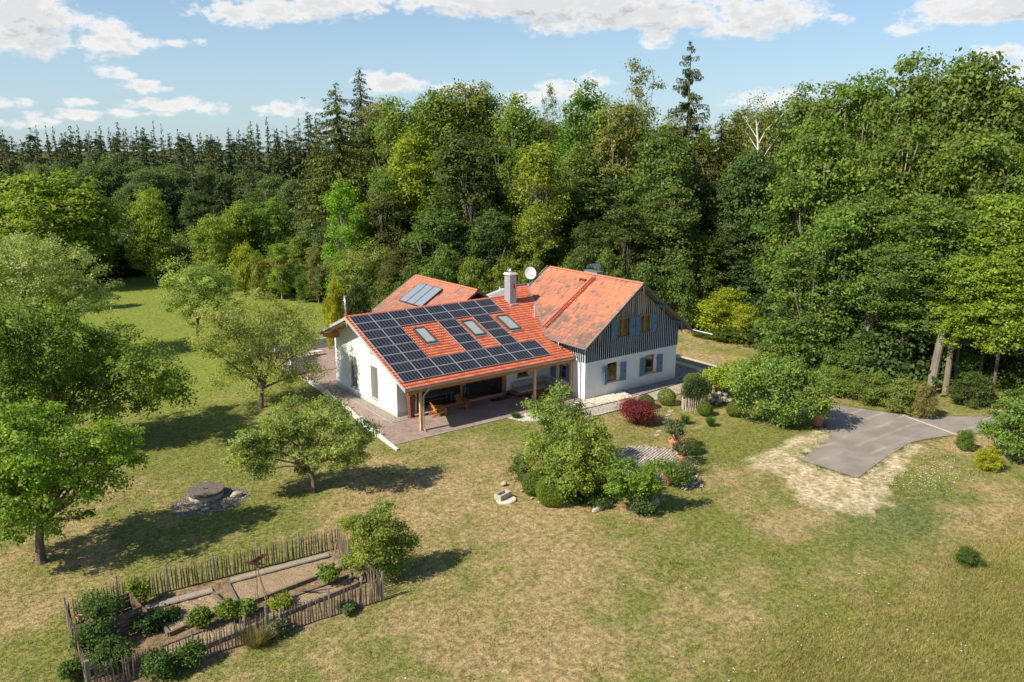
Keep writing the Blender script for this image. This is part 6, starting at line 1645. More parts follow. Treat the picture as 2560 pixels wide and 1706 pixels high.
def place(kind, x, y, h, w, tint, label, group, seed, cname, cat='tree', lift=0):
    me, tm, W_, H_ = PROTO[kind][seed % len(PROTO[kind])]
    if lift: tm = PROTO['spruce'][0][1]
    root = empty(cname, (x, y, 0), label, cat, group)
    sx = w / W_
    ang = (seed * 2.399) % 6.283
    for nm, me_ in (('crown', me), ('trunk', tm)):
        o = bpy.data.objects.new(nm, me_); sc.collection.objects.link(o); o.parent = root
        o.scale = (sx, sx, (h - lift) / H_ if nm == 'crown' else h / H_)
        if nm == 'crown': o.location.z = lift; o.rotation_euler = (0, 0, ang)
        o.color = (*tint, 1)
    return root
FOREST = [
('beech',-11.6,85.6,17.2,21.9,(0.188,0.238,0.037),'great round lime tree beyond the left end of the lawn',None,0,'beech_tree','tree'),
('beech',-17.6,92.2,13.8,12.0,(0.112,0.163,0.034),'green tree left of the great round lime tree',None,1,'beech_tree','tree'),
('beech',0.9,81.5,14.5,9.8,(0.188,0.238,0.037),'smaller round tree right of the great lime tree',None,2,'beech_tree','tree'),
('oak',7.3,110.8,17.7,11.0,(0.112,0.156,0.061),'left of two grey green round trees before the far spruces',None,3,'oak_tree','tree'),
('oak',12.9,111.5,17.9,10.2,(0.112,0.156,0.061),'right of two grey green round trees before the far spruces',None,4,'oak_tree','tree'),
('oak',3.2,103.5,14.9,7.9,(0.112,0.156,0.061),'grey green tree directly above the smaller round tree',None,5,'oak_tree','tree'),
('oak',13.2,99.1,14.1,7.8,(0.075,0.109,0.04),'dark round tree before the young spruces',None,6,'oak_tree','tree'),
('youngspruce',14.7,105.9,19.4,5.6,(0.068,0.092,0.037),'young spruce left in the gap of the far wood',None,7,'spruce_tree','tree'),
('youngspruce',18.7,102.7,20.6,6.3,(0.068,0.092,0.037),'broad young spruce in the middle of the far wood gap',None,8,'spruce_tree','tree'),
('youngspruce',20.9,98.9,17.9,5.8,(0.068,0.092,0.037),'young spruce right in the far wood gap',None,9,'spruce_tree','tree'),
('spruce',25.6,105.7,21.9,5.5,(0.068,0.092,0.037),'dark spruce behind the right young spruce',None,10,'spruce_tree','tree'),
('oak',26.3,97.0,16.3,8.8,(0.112,0.156,0.061),'grey green tree left of the tall spruce group',None,11,'oak_tree','tree'),
('oak',20.6,88.4,13.5,9.0,(0.075,0.109,0.04),'dark tree above the bright bushes at the lawn',None,12,'oak_tree','tree'),
('oak',28.1,91.0,15.6,7.8,(0.112,0.156,0.061),'grey green tree at the foot of the bare pine trunks',None,13,'oak_tree','tree'),
('pine',35.2,117.2,25.6,4.8,(0.084,0.106,0.041),'leftmost of the five pines with bare pale trunks',None,14,'pine_tree','tree'),
('pine',36.7,116.6,25.0,4.8,(0.084,0.106,0.041),'second of the five pines with bare pale trunks',None,15,'pine_tree','tree'),
('pine',37.8,116.2,24.4,4.8,(0.084,0.106,0.041),'middle of the five pines with bare pale trunks',None,16,'pine_tree','tree'),
('pine',39.1,115.7,25.6,4.8,(0.084,0.106,0.041),'fourth of the five pines with bare pale trunks',None,17,'pine_tree','tree'),
('pine',40.2,115.2,24.9,4.8,(0.084,0.106,0.041),'rightmost of the five pines with bare pale trunks',None,18,'pine_tree','tree'),
('beech',8.1,73.5,10.8,8.3,(0.188,0.238,0.037),'bright green bush at the right far corner of the lawn',None,19,'hazel_bush','shrub'),
('beech',13.4,77.1,12.4,9.0,(0.188,0.238,0.037),'tall bright green hazel behind the golden bush',None,20,'beech_tree','tree'),
('beech',19.2,78.3,12.7,9.2,(0.128,0.204,0.037),'green tree with spiky shoots right of the tall hazel',None,21,'beech_tree','tree'),
('bush',6.8,74.9,6.6,4.4,(0.112,0.163,0.034),'dark green bush left of the golden bush at the lawn edge',None,22,'bush','shrub'),
('bush',8.7,61.8,7.5,5.3,(0.255,0.272,0.037),'golden green bush above the brown heather bush',None,23,'golden_bush','shrub'),
('bush',10.2,67.7,2.5,2.6,(0.112,0.082,0.049),'brown heather bush at the lawn edge',None,24,'heather_bush','shrub'),
('bush',9.9,58.2,6.0,4.5,(0.18,0.204,0.037),'dark gold bush right of the golden bush',None,25,'bush','shrub'),
('ash',11.8,55.5,7.9,4.8,(0.195,0.258,0.043),'light green willow left before the garden shed',None,26,'willow_tree','tree'),
('ash',17.5,61.8,7.9,5.1,(0.18,0.231,0.043),'light green willow right behind the garden shed',None,27,'willow_tree','tree'),
('ash',14.9,49.9,8.2,3.7,(0.18,0.19,0.061),'reddish green tree right of the garden shed',None,28,'ash_tree','tree'),
('bush',13.7,51.5,4.4,3.1,(0.112,0.163,0.034),'low green bush right of the shed',None,29,'bush','shrub'),
('bush',8.8,68.6,1.6,1.5,(0.18,0.231,0.037),'left small clipped ball at the far lawn edge',None,30,'clipped_bush','shrub'),
('bush',9.1,66.5,1.5,1.4,(0.18,0.231,0.037),'middle small clipped ball at the far lawn edge',None,31,'clipped_bush','shrub'),
('bush',10.3,64.6,1.9,1.9,(0.18,0.231,0.037),'right and biggest small ball at the far lawn edge',None,32,'clipped_bush','shrub'),
('oak',0.4,93.8,6.3,9.0,(0.078,0.106,0.028),'dark tree in the shade behind the silvery fruit tree',None,33,'oak_tree','tree'),
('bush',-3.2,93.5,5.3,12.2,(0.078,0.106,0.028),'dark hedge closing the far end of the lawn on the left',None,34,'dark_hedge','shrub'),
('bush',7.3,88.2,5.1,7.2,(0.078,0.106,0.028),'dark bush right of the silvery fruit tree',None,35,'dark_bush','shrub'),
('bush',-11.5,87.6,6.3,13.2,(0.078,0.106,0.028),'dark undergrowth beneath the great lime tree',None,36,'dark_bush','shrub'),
('ash',-15.3,63.9,8.9,4.5,(0.188,0.238,0.037),'bright shoots behind the grey green fruit tree on the left',None,37,'ash_tree','tree'),
('bigspruce',24.9,63.0,30.6,18.9,(0.093,0.112,0.027),'tall spruce with hanging boughs, left of the pair on the skyline',None,38,'spruce_tree','tree'),
('bigspruce',33.5,72.2,34.0,14.6,(0.075,0.092,0.032),'tallest spruce of the pair left of the wood',None,39,'spruce_tree','tree'),
('spruce',37.6,103.3,27.7,5.6,(0.068,0.092,0.037),'dark spruce just left of the tall spruce pair',None,40,'spruce_tree','tree'),
('spruce',35.3,93.4,26.6,4.8,(0.068,0.092,0.037),'dark spruce touching the tall spruce pair',None,41,'spruce_tree','tree'),
('bigspruce',24.6,71.9,21.6,11.2,(0.083,0.102,0.027),'lower spruce leaning before the tall pair',None,42,'spruce_tree','tree'),
('ash',16.8,44.7,16.7,6.7,(0.165,0.286,0.027),'slim bright green maple above the thuja',None,43,'ash_tree','tree'),
('ash',21.5,46.9,13.4,7.4,(0.225,0.265,0.034),'yellow green tree above the left ridge',None,44,'ash_tree','tree'),
('oak',19.8,62.0,10.0,7.5,(0.112,0.156,0.061),'grey green tree above the thuja',None,45,'oak_tree','tree'),
('oak',20.1,56.4,11.0,5.9,(0.075,0.109,0.04),'dark grey green tree behind the slim bright maple',None,46,'oak_tree','tree'),
('bush',5.5,23.5,7.4,2.7,(0.285,0.279,0.024),'golden thuja beside the left gable',None,47,'thuja','shrub'),
('bush',10.9,29.8,5.6,4.3,(0.053,0.075,0.018),'dark green thuja right of the golden one',None,48,'thuja','shrub'),
('oak',29.0,33.4,23.0,12.3,(0.078,0.106,0.028),'huge dark oak behind the solar collectors',None,49,'oak_tree','tree'),
('oak',22.7,30.3,14.2,10.2,(0.083,0.136,0.034),'dark oak low before the huge dark one',None,50,'oak_tree','tree'),
('oak',27.4,26.0,13.7,8.5,(0.075,0.122,0.032),'dark round tree behind the rear roof',None,51,'oak_tree','tree'),
('ash',26.9,44.0,23.2,9.3,(0.225,0.265,0.034),'lime green tree left of the huge dark oak',None,52,'ash_tree','tree'),
('ash',28.8,52.1,27.7,10.4,(0.143,0.197,0.046),'tall pale ash right of the spruce pair',None,53,'ash_tree','tree'),
('ash',23.0,43.9,17.5,7.0,(0.105,0.163,0.043),'grey green ash below the tall pale ash',None,54,'ash_tree','tree'),
('ash',35.5,50.6,29.2,10.4,(0.15,0.19,0.043),'ash on the skyline left of the tallest crowns',None,55,'ash_tree','tree'),
('ash',39.6,50.4,30.1,10.4,(0.18,0.204,0.049),'yellow green ash with ragged top on the skyline',None,56,'ash_tree','tree'),
('ash',43.1,50.4,29.9,10.4,(0.18,0.204,0.049),'ragged ash right of the yellow green skyline ash',None,57,'ash_tree','tree'),
('ash',42.3,41.1,28.2,10.4,(0.15,0.211,0.043),'round topped ash behind the chimney',None,58,'ash_tree','tree'),
('airy',48.6,41.3,29.7,3.7,(0.12,0.163,0.043),'thin see-through tree top on the skyline',None,59,'poplar_tree','tree'),
('ash',35.7,27.3,21.4,8.6,(0.21,0.245,0.037),'yellow green tree behind the satellite dish',None,60,'ash_tree','tree'),
('ash',31.4,23.0,13.7,6.9,(0.195,0.231,0.037),'lower yellow green tree over the chimney top',None,61,'ash_tree','tree'),
('ash',48.8,33.2,29.3,10.4,(0.112,0.184,0.039),'fresh green ash with pointed top on the skyline',None,62,'ash_tree','tree'),
('ash',44.1,29.4,21.5,8.6,(0.128,0.177,0.043),'mid green ash right of the yellow green tree',None,63,'ash_tree','tree'),
('ash',49.2,27.5,26.8,10.4,(0.195,0.204,0.055),'yellowish ash left of the airy poplar',None,64,'ash_tree','tree'),
('airy',55.8,29.4,32.5,8.4,(0.18,0.19,0.061),'airy poplar rising left of the dark spruce',None,65,'poplar_tree','tree'),
('gapspruce',55.6,20.8,34.6,11.4,(0.083,0.095,0.034),'tallest dark spruce with gaps on the skyline',None,66,'spruce_tree','tree'),
('oak',47.8,17.4,23.5,12.0,(0.105,0.156,0.039),'broad green oak under the airy poplar',None,67,'oak_tree','tree'),
('oak',44.9,13.2,16.3,10.3,(0.098,0.143,0.037),'green oak behind the big roof ridge',None,68,'oak_tree','tree'),
('oak',39.8,15.7,14.3,8.5,(0.078,0.106,0.028),'dark oak behind the ladder roof',None,69,'oak_tree','tree'),
('oak',37.5,19.2,12.6,7.0,(0.078,0.106,0.028),'dark tree behind the big roof left end',None,70,'oak_tree','tree'),
('bigspruce',60.8,19.3,25.5,10.1,(0.083,0.095,0.027),'dark spruce right behind the tall gappy one',None,71,'spruce_tree','tree'),
('ash',54.9,13.9,16.6,7.0,(0.075,0.109,0.04),'dark blue green tree in front of the birch',None,72,'ash_tree','tree'),
('oak',56.2,10.6,20.9,10.4,(0.083,0.136,0.043),'blue green oak below the birch',None,73,'oak_tree','tree'),
('oak',53.2,9.5,12.5,9.6,(0.075,0.109,0.04),'dark oak above the golden bushes',None,74,'oak_tree','tree'),
('ash',67.2,15.8,26.1,10.4,(0.18,0.197,0.055),'yellowish tree top right of the birch',None,75,'ash_tree','tree'),
('ash',69.2,23.2,26.1,10.4,(0.165,0.177,0.055),'olive tree top left of the birch',None,76,'ash_tree','tree'),
('ash',61.1,7.2,27.8,10.4,(0.135,0.19,0.049),'feathery tree top left of the great right trees',None,77,'ash_tree','tree'),
('ash',61.1,3.5,28.1,10.4,(0.15,0.19,0.055),'thin yellowish top beside the great right trees',None,78,'ash_tree','tree'),
('oak',61.2,-0.4,29.6,13.0,(0.128,0.19,0.037),'green tree top below the great rounded crown',None,79,'oak_tree','tree'),
('oak',57.9,-8.9,30.4,13.0,(0.128,0.17,0.039),'highest great rounded oak at the right',None,80,'oak_tree','tree'),
('oak',58.0,-13.6,30.3,13.0,(0.12,0.163,0.039),'great oak top right of the highest one',None,81,'oak_tree','tree'),
('oak',58.5,-17.3,27.9,13.0,(0.135,0.177,0.043),'oak cut by the right picture edge, upper one',None,82,'oak_tree','tree'),
('oak',47.5,-4.8,23.8,11.9,(0.128,0.19,0.037),'broad oak in front of the great right trees',None,83,'oak_tree','tree'),
('oak',49.4,-12.0,23.2,11.6,(0.128,0.177,0.037),'broad oak in the middle of the right wood',None,84,'oak_tree','tree'),
('oak',50.4,-18.8,22.7,11.3,(0.128,0.177,0.037),'broad oak near the right picture edge',None,85,'oak_tree','tree'),
('oak',49.1,-1.9,16.7,10.2,(0.09,0.15,0.037),'shaded oak above the hawthorn hedge',None,86,'oak_tree','tree'),
('oak',43.7,-12.0,16.8,10.0,(0.105,0.163,0.039),'oak hanging over the hedge by the drive',None,87,'oak_tree','tree'),
('oak',43.8,-18.8,16.7,9.6,(0.12,0.177,0.037),'oak crown above the leaning grey trunk',None,88,'oak_tree','tree',3.4),
('oak',44.9,-23.6,17.2,8.7,(0.18,0.245,0.037),'bright green maple crown above the road',None,89,'oak_tree','tree',3.4),
('oak',52.2,-23.1,22.2,11.1,(0.12,0.177,0.037),'oak mostly outside the right picture edge',None,90,'oak_tree','tree'),
('oak',41.3,-18.3,12.6,7.7,(0.112,0.17,0.043),'low oak branches left of the grey trunk',None,91,'oak_tree','tree',3.4),
('oak',42.5,-25.8,13.2,7.1,(0.195,0.258,0.037),'low bright maple branches over the road',None,92,'oak_tree','tree',3.4),
('oak',42.3,-22.7,11.9,5.9,(0.195,0.258,0.037),'yellow green low maple branches over the grey trunk',None,93,'oak_tree','tree',3.4),
('bush',44.5,4.5,4.6,7.6,(0.24,0.279,0.027),'golden yellow bush right of the wooden gable',None,94,'golden_bush','shrub'),
('bush',45.2,1.1,3.7,5.5,(0.24,0.272,0.03),'right half golden bush beside the drive',None,95,'bush','shrub'),
('bush',44.5,7.6,2.8,3.6,(0.225,0.258,0.037),'yellow green bush touching the wooden gable',None,96,'golden_bush','shrub'),
('bush',43.1,1.4,1.3,6.4,(0.083,0.122,0.024),'dark clipped hedge before the golden bushes',None,97,'hedge','shrub'),
('bush',42.0,4.4,0.4,4.0,(0.083,0.122,0.024),'left part of the dark hedge by the gable',None,98,'hedge','shrub'),
('bush',49.8,0.7,3.3,5.7,(0.075,0.109,0.04),'dark green bush right of the golden ones',None,99,'bush','shrub'),
('bush',39.7,-7.6,2.6,6.3,(0.128,0.177,0.049),'hawthorn bush with tiny white flowers',None,100,'bush','shrub'),
('bush',39.9,-11.6,4.5,6.6,(0.105,0.163,0.043),'tall dark hazel right of the hawthorn',None,101,'bush','shrub'),
('bush',37.7,-15.7,3.5,5.4,(0.112,0.17,0.037),'leafy hedge above the upper drive bend',None,102,'bush','shrub'),
('bush',33.8,-17.0,2.1,4.3,(0.15,0.204,0.037),'light green hedge beside the upper drive',None,103,'bush','shrub'),
('bush',33.8,-20.1,2.6,4.2,(0.143,0.19,0.043),'low hedge left of the flowering elder',None,104,'bush','shrub'),
('bush',33.5,-22.8,2.7,3.4,(0.165,0.204,0.055),'elder bush with white flowers by the road',None,105,'elder_bush','shrub'),
('bush',33.3,-24.6,2.6,2.2,(0.195,0.177,0.073),'reddish dry bush at the roadside',None,106,'bush','shrub'),
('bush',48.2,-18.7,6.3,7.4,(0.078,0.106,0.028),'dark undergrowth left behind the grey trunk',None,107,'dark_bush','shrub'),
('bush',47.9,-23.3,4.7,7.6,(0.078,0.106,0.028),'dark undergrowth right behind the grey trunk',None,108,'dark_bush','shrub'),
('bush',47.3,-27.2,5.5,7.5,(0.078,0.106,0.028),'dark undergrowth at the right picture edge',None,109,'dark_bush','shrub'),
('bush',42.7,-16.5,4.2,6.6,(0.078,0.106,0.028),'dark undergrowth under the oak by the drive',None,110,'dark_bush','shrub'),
('bush',40.1,-25.2,2.5,4.1,(0.075,0.109,0.03),'shaded bramble right of the grey trunk',None,111,'bramble','shrub'),
('bush',26.1,-32.5,1.5,1.9,(0.3,0.299,0.024),'bright yellow green bush beside the fruit tree at the right',None,112,'golden_bush','shrub'),
('bush',12.2,-37.6,0.9,1.4,(0.09,0.136,0.03),'dark green weed clump in the meadow at the right',None,113,'weed_clump','shrub'),
('bush',28.8,-29.9,1.4,1.4,(0.12,0.177,0.037),'small green sapling by the lower road edge',None,114,'sapling','shrub'),
('bush',20.0,26.1,8.7,6.1,(0.135,0.19,0.043),'mid green bush behind the collector roof',None,115,'bush','shrub'),
('bush',22.9,23.1,8.3,5.5,(0.15,0.197,0.037),'green bush behind the rear ridge',None,116,'bush','shrub'),
('bush',25.8,21.0,7.8,5.0,(0.18,0.211,0.037),'yellow green bush left of the chimney',None,117,'bush','shrub'),
('bush',17.4,28.7,6.7,4.6,(0.105,0.15,0.037),'bush left of the rear roof',None,118,'bush','shrub'),
('bush',28.0,18.1,8.5,4.5,(0.15,0.19,0.037),'bush behind the satellite dish',None,119,'bush','shrub'),
('bush',30.4,14.8,8.6,5.4,(0.105,0.15,0.034),'dark bush behind the big roof ridge, left',None,120,'bush','shrub'),
('bush',35.0,13.4,8.4,5.5,(0.135,0.177,0.037),'bush behind the second chimney',None,121,'bush','shrub'),
('bush',38.5,11.3,7.9,5.6,(0.105,0.163,0.039),'bush right of the second chimney',None,122,'bush','shrub'),
('bush',42.0,9.0,7.4,5.7,(0.098,0.15,0.037),'bush behind the gable top',None,123,'bush','shrub'),
('bush',46.6,8.3,5.6,5.8,(0.09,0.136,0.037),'bush between gable and golden bushes',None,124,'bush','shrub'),
('bush',16.1,32.8,5.3,4.8,(0.135,0.163,0.043),'bush between thuja and rear roof',None,125,'bush','shrub'),
('oak',34.8,66.9,28.8,13.0,(0.177,0.18,0.062),'olive green oak far back in the wood behind the left ridge','deciduous trees of the wood behind the house',707,'oak_tree','tree'),
('ash',41.8,66.3,28.0,12.3,(0.132,0.19,0.034),'fresh green ash far back in the wood behind the solar collectors','deciduous trees of the wood behind the house',590,'ash_tree','tree'),
('oak',46.5,63.8,29.0,13.0,(0.159,0.223,0.062),'olive green oak far back in the wood behind the solar collectors','deciduous trees of the wood behind the house',677,'oak_tree','tree'),
('ash',48.3,58.6,28.8,10.4,(0.162,0.182,0.059),'olive green ash far back in the wood behind the chimney','deciduous trees of the wood behind the house',167,'ash_tree','tree'),
('oak',55.3,56.5,25.6,12.8,(0.12,0.177,0.034),'mid green oak far back in the wood behind the chimney','deciduous trees of the wood behind the house',623,'oak_tree','tree'),
('oak',59.8,56.5,27.3,13.0,(0.121,0.159,0.033),'mid green oak far back in the wood behind the satellite dish','deciduous trees of the wood behind the house',706,'oak_tree','tree'),
('ash',61.5,50.1,25.8,10.3,(0.118,0.182,0.032),'mid green ash far back in the wood behind the satellite dish','deciduous trees of the wood behind the house',390,'ash_tree','tree'),
('oak',66.0,45.0,26.5,13.0,(0.111,0.182,0.03),'mid green oak far back in the wood behind the big roof','deciduous trees of the wood behind the house',563,'oak_tree','tree'),
('ash',69.3,43.6,26.7,10.4,(0.12,0.18,0.035),'mid green ash far back in the wood behind the big roof','deciduous trees of the wood behind the house',377,'ash_tree','tree'),
('ash',75.3,41.9,25.8,10.3,(0.161,0.18,0.043),'fresh green ash far back in the wood behind the wooden gable','deciduous trees of the wood behind the house',372,'ash_tree','tree'),
('ash',74.5,34.2,23.9,9.6,(0.152,0.192,0.034),'fresh green ash far back in the wood behind the wooden gable, further right','deciduous trees of the wood behind the house',8,'ash_tree','tree'),
('ash',82.9,33.3,24.8,10.3,(0.154,0.184,0.062),'olive green ash far back in the wood above the golden bushes','deciduous trees of the wood behind the house',851,'ash_tree','tree'),
('oak',83.0,27.9,25.3,12.6,(0.128,0.233,0.043),'fresh green oak far back in the wood above the hawthorn','deciduous trees of the wood behind the house',166,'oak_tree','tree'),
('ash',77.1,17.4,24.7,10.7,(0.194,0.192,0.062),'olive green ash far back in the wood above the hawthorn','deciduous trees of the wood behind the house',751,'ash_tree','tree'),
('oak',81.0,15.4,26.8,13.0,(0.131,0.163,0.032),'mid green oak far back in the wood above the drive','deciduous trees of the wood behind the house',445,'oak_tree','tree'),
('oak',83.6,11.5,28.2,13.0,(0.128,0.17,0.037),'fresh green oak far back in the wood above the drive','deciduous trees of the wood behind the house',95,'oak_tree','tree'),
('oak',84.2,5.7,27.3,13.0,(0.15,0.207,0.032),'fresh green oak far back in the wood above the road bend','deciduous trees of the wood behind the house',727,'oak_tree','tree'),
('ash',88.1,5.5,29.3,10.4,(0.126,0.16,0.03),'mid green ash far back in the wood above the road bend','deciduous trees of the wood behind the house',361,'ash_tree','tree'),
('oak',87.9,0.8,28.4,13.0,(0.12,0.204,0.04),'fresh green oak far back in the wood at the right picture edge','deciduous trees of the wood behind the house',403,'oak_tree','tree'),
('ash',87.3,-4.5,28.5,10.4,(0.197,0.209,0.052),'olive green ash far back in the wood at the right picture edge','deciduous trees of the wood behind the house',184,'ash_tree','tree'),
('ash',89.3,-8.1,27.1,10.4,(0.192,0.194,0.048),'olive green ash far back in the wood at the right picture edge, further right','deciduous trees of the wood behind the house',608,'ash_tree','tree'),
('ash',30.0,59.0,25.8,10.3,(0.076,0.101,0.026),'dark green ash deep in the wood behind the left ridge','deciduous trees of the wood behind the house',442,'ash_tree','tree'),
('oak',32.3,52.4,22.2,11.1,(0.144,0.226,0.034),'fresh green oak deep in the wood behind the left ridge','deciduous trees of the wood behind the house',470,'oak_tree','tree'),
('oak',39.6,50.6,24.9,12.4,(0.111,0.17,0.066),'grey green oak deep in the wood behind the solar collectors','deciduous trees of the wood behind the house',995,'oak_tree','tree'),
('ash',43.1,49.9,22.9,9.2,(0.152,0.23,0.039),'fresh green ash deep in the wood behind the chimney','deciduous trees of the wood behind the house',174,'ash_tree','tree'),
('oak',46.8,45.3,23.3,11.7,(0.132,0.196,0.039),'fresh green oak deep in the wood behind the chimney','deciduous trees of the wood behind the house',289,'oak_tree','tree'),
('ash',50.4,39.5,18.8,10.2,(0.129,0.174,0.038),'mid green ash deep in the wood behind the satellite dish','deciduous trees of the wood behind the house',422,'ash_tree','tree'),
('ash',57.1,38.7,21.9,9.8,(0.132,0.178,0.056),'grey green ash deep in the wood behind the big roof','deciduous trees of the wood behind the house',807,'ash_tree','tree'),
('ash',61.0,35.8,22.2,10.6,(0.087,0.117,0.033),'dark green ash deep in the wood behind the big roof','deciduous trees of the wood behind the house',936,'ash_tree','tree'),
('ash',64.5,31.1,22.2,11.4,(0.117,0.141,0.039),'mid green ash deep in the wood behind the wooden gable','deciduous trees of the wood behind the house',200,'ash_tree','tree'),
('ash',68.9,28.1,19.6,11.2,(0.117,0.14,0.04),'mid green ash deep in the wood above the golden bushes','deciduous trees of the wood behind the house',373,'ash_tree','tree'),
('ash',71.1,21.0,19.9,10.4,(0.088,0.109,0.03),'dark green ash deep in the wood above the golden bushes','deciduous trees of the wood behind the house',478,'ash_tree','tree'),
('ash',74.4,18.3,19.1,8.9,(0.091,0.109,0.032),'dark green ash deep in the wood above the hawthorn','deciduous trees of the wood behind the house',706,'ash_tree','tree'),
('ash',69.6,10.2,20.5,8.7,(0.099,0.184,0.06),'grey green ash deep in the wood above the drive','deciduous trees of the wood behind the house',237,'ash_tree','tree'),
('oak',71.7,6.5,24.1,12.1,(0.086,0.112,0.033),'dark green oak deep in the wood above the drive','deciduous trees of the wood behind the house',743,'oak_tree','tree'),
('oak',73.1,-0.2,23.2,11.6,(0.12,0.165,0.033),'mid green oak deep in the wood above the road bend','deciduous trees of the wood behind the house',665,'oak_tree','tree'),
('oak',71.7,-4.1,24.5,12.2,(0.134,0.186,0.068),'grey green oak deep in the wood above the road bend','deciduous trees of the wood behind the house',955,'oak_tree','tree'),
('oak',76.6,-7.3,25.0,12.5,(0.096,0.146,0.062),'grey green oak deep in the wood at the right picture edge','deciduous trees of the wood behind the house',748,'oak_tree','tree'),
('ash',77.5,-9.5,24.2,10.1,(0.156,0.223,0.035),'fresh green ash deep in the wood at the right picture edge','deciduous trees of the wood behind the house',910,'ash_tree','tree'),
('oak',22.0,42.6,15.2,8.7,(0.083,0.095,0.029),'dark green oak halfway up the wood behind the left ridge','deciduous trees of the wood behind the house',975,'oak_tree','tree'),
('oak',28.4,44.3,17.6,8.8,(0.143,0.201,0.035),'fresh green oak halfway up the wood behind the left ridge','deciduous trees of the wood behind the house',159,'oak_tree','tree'),
('oak',31.1,37.8,16.8,8.6,(0.09,0.105,0.041),'blue green oak halfway up the wood behind the solar collectors','deciduous trees of the wood behind the house',470,'oak_tree','tree'),
('oak',35.2,37.3,16.6,9.8,(0.087,0.098,0.039),'blue green oak halfway up the wood behind the chimney','deciduous trees of the wood behind the house',673,'oak_tree','tree'),
('oak',41.7,34.0,17.6,9.5,(0.09,0.097,0.028),'dark green oak halfway up the wood behind the satellite dish','deciduous trees of the wood behind the house',92,'oak_tree','tree'),
('oak',43.7,28.0,17.1,10.5,(0.105,0.15,0.037),'mid green oak halfway up the wood behind the big roof','deciduous trees of the wood behind the house',652,'oak_tree','tree'),
('ash',47.2,26.3,17.7,11.0,(0.074,0.11,0.039),'blue green ash halfway up the wood behind the big roof','deciduous trees of the wood behind the house',732,'ash_tree','tree'),
('ash',52.5,21.2,16.5,9.9,(0.144,0.218,0.035),'fresh green ash halfway up the wood behind the wooden gable','deciduous trees of the wood behind the house',313,'ash_tree','tree'),
('ash',53.8,18.8,17.0,11.1,(0.087,0.098,0.046),'blue green ash halfway up the wood behind the wooden gable','deciduous trees of the wood behind the house',430,'ash_tree','tree'),
('oak',60.0,15.5,15.7,8.0,(0.137,0.204,0.034),'fresh green oak halfway up the wood above the golden bushes','deciduous trees of the wood behind the house',215,'oak_tree','tree'),
('oak',59.7,10.6,13.2,7.5,(0.124,0.226,0.035),'fresh green oak halfway up the wood above the hawthorn','deciduous trees of the wood behind the house',541,'oak_tree','tree'),
('ash',19.0,33.3,8.7,7.3,(0.09,0.094,0.026),'dark green ash low at the edge of the wood behind the left ridge','deciduous trees of the wood behind the house',35,'ash_tree','tree'),
('oak',23.7,34.0,9.5,7.4,(0.086,0.124,0.043),'blue green oak low at the edge of the wood behind the solar collectors','deciduous trees of the wood behind the house',446,'oak_tree','tree'),
('ash',28.1,32.9,9.2,7.1,(0.078,0.126,0.04),'blue green ash low at the edge of the wood behind the solar collectors','deciduous trees of the wood behind the house',807,'ash_tree','tree'),
('ash',30.5,25.0,9.5,8.3,(0.112,0.147,0.033),'mid green ash low at the edge of the wood behind the chimney','deciduous trees of the wood behind the house',74,'ash_tree','tree'),
('ash',34.7,24.0,9.1,7.6,(0.081,0.105,0.024),'dark green ash low at the edge of the wood behind the satellite dish','deciduous trees of the wood behind the house',695,'ash_tree','tree'),
('ash',38.7,20.5,9.0,6.9,(0.101,0.141,0.04),'mid green ash low at the edge of the wood behind the big roof','deciduous trees of the wood behind the house',144,'ash_tree','tree'),
('oak',42.0,19.6,11.6,10.0,(0.076,0.126,0.032),'dark green oak low at the edge of the wood behind the big roof','deciduous trees of the wood behind the house',19,'oak_tree','tree'),
('ash',45.6,13.9,10.4,7.2,(0.105,0.139,0.034),'mid green ash low at the edge of the wood behind the wooden gable','deciduous trees of the wood behind the house',782,'ash_tree','tree'),
('oak',48.4,11.0,10.6,7.7,(0.12,0.16,0.033),'mid green oak low at the edge of the wood behind the wooden gable','deciduous trees of the wood behind the house',41,'oak_tree','tree'),
('oak',52.8,8.0,8.7,8.8,(0.068,0.124,0.048),'blue green oak low at the edge of the wood above the golden bushes','deciduous trees of the wood behind the house',244,'oak_tree','tree'),
('oak',38.6,-10.4,13.5,9.1,(0.12,0.181,0.041),'mid green oak in the thick of the wood above the drive','deciduous trees of the wood behind the house',695,'oak_tree','tree'),
('oak',40.4,-11.9,16.2,8.1,(0.131,0.211,0.044),'fresh green oak in the thick of the wood above the drive','deciduous trees of the wood behind the house',322,'oak_tree','tree'),
('oak',44.7,-14.5,16.0,9.0,(0.121,0.167,0.039),'mid green oak in the thick of the wood above the road bend','deciduous trees of the wood behind the house',167,'oak_tree','tree'),
('oak',46.7,-17.2,15.4,9.6,(0.154,0.215,0.039),'fresh green oak in the thick of the wood above the road bend','deciduous trees of the wood behind the house',172,'oak_tree','tree'),
('oak',45.3,-21.6,15.5,7.8,(0.102,0.174,0.033),'mid green oak in the thick of the wood at the right picture edge','deciduous trees of the wood behind the house',945,'oak_tree','tree'),
('oak',50.5,-23.2,16.4,8.2,(0.154,0.207,0.033),'fresh green oak in the thick of the wood at the right picture edge','deciduous trees of the wood behind the house',591,'oak_tree','tree'),
('spruce',-14.5,129.1,26.5,7.1,(0.074,0.084,0.034),'first spruce from the left in the far forest edge','spruces of the far forest edge',747,'spruce_tree','tree'),
('spruce',-11.9,142.4,24.8,5.6,(0.087,0.132,0.045),'second spruce from the left in the far forest edge','spruces of the far forest edge',235,'spruce_tree','tree'),
('spruce',-10.6,142.2,23.5,7.4,(0.065,0.099,0.034),'third spruce from the left in the far forest edge','spruces of the far forest edge',880,'spruce_tree','tree'),
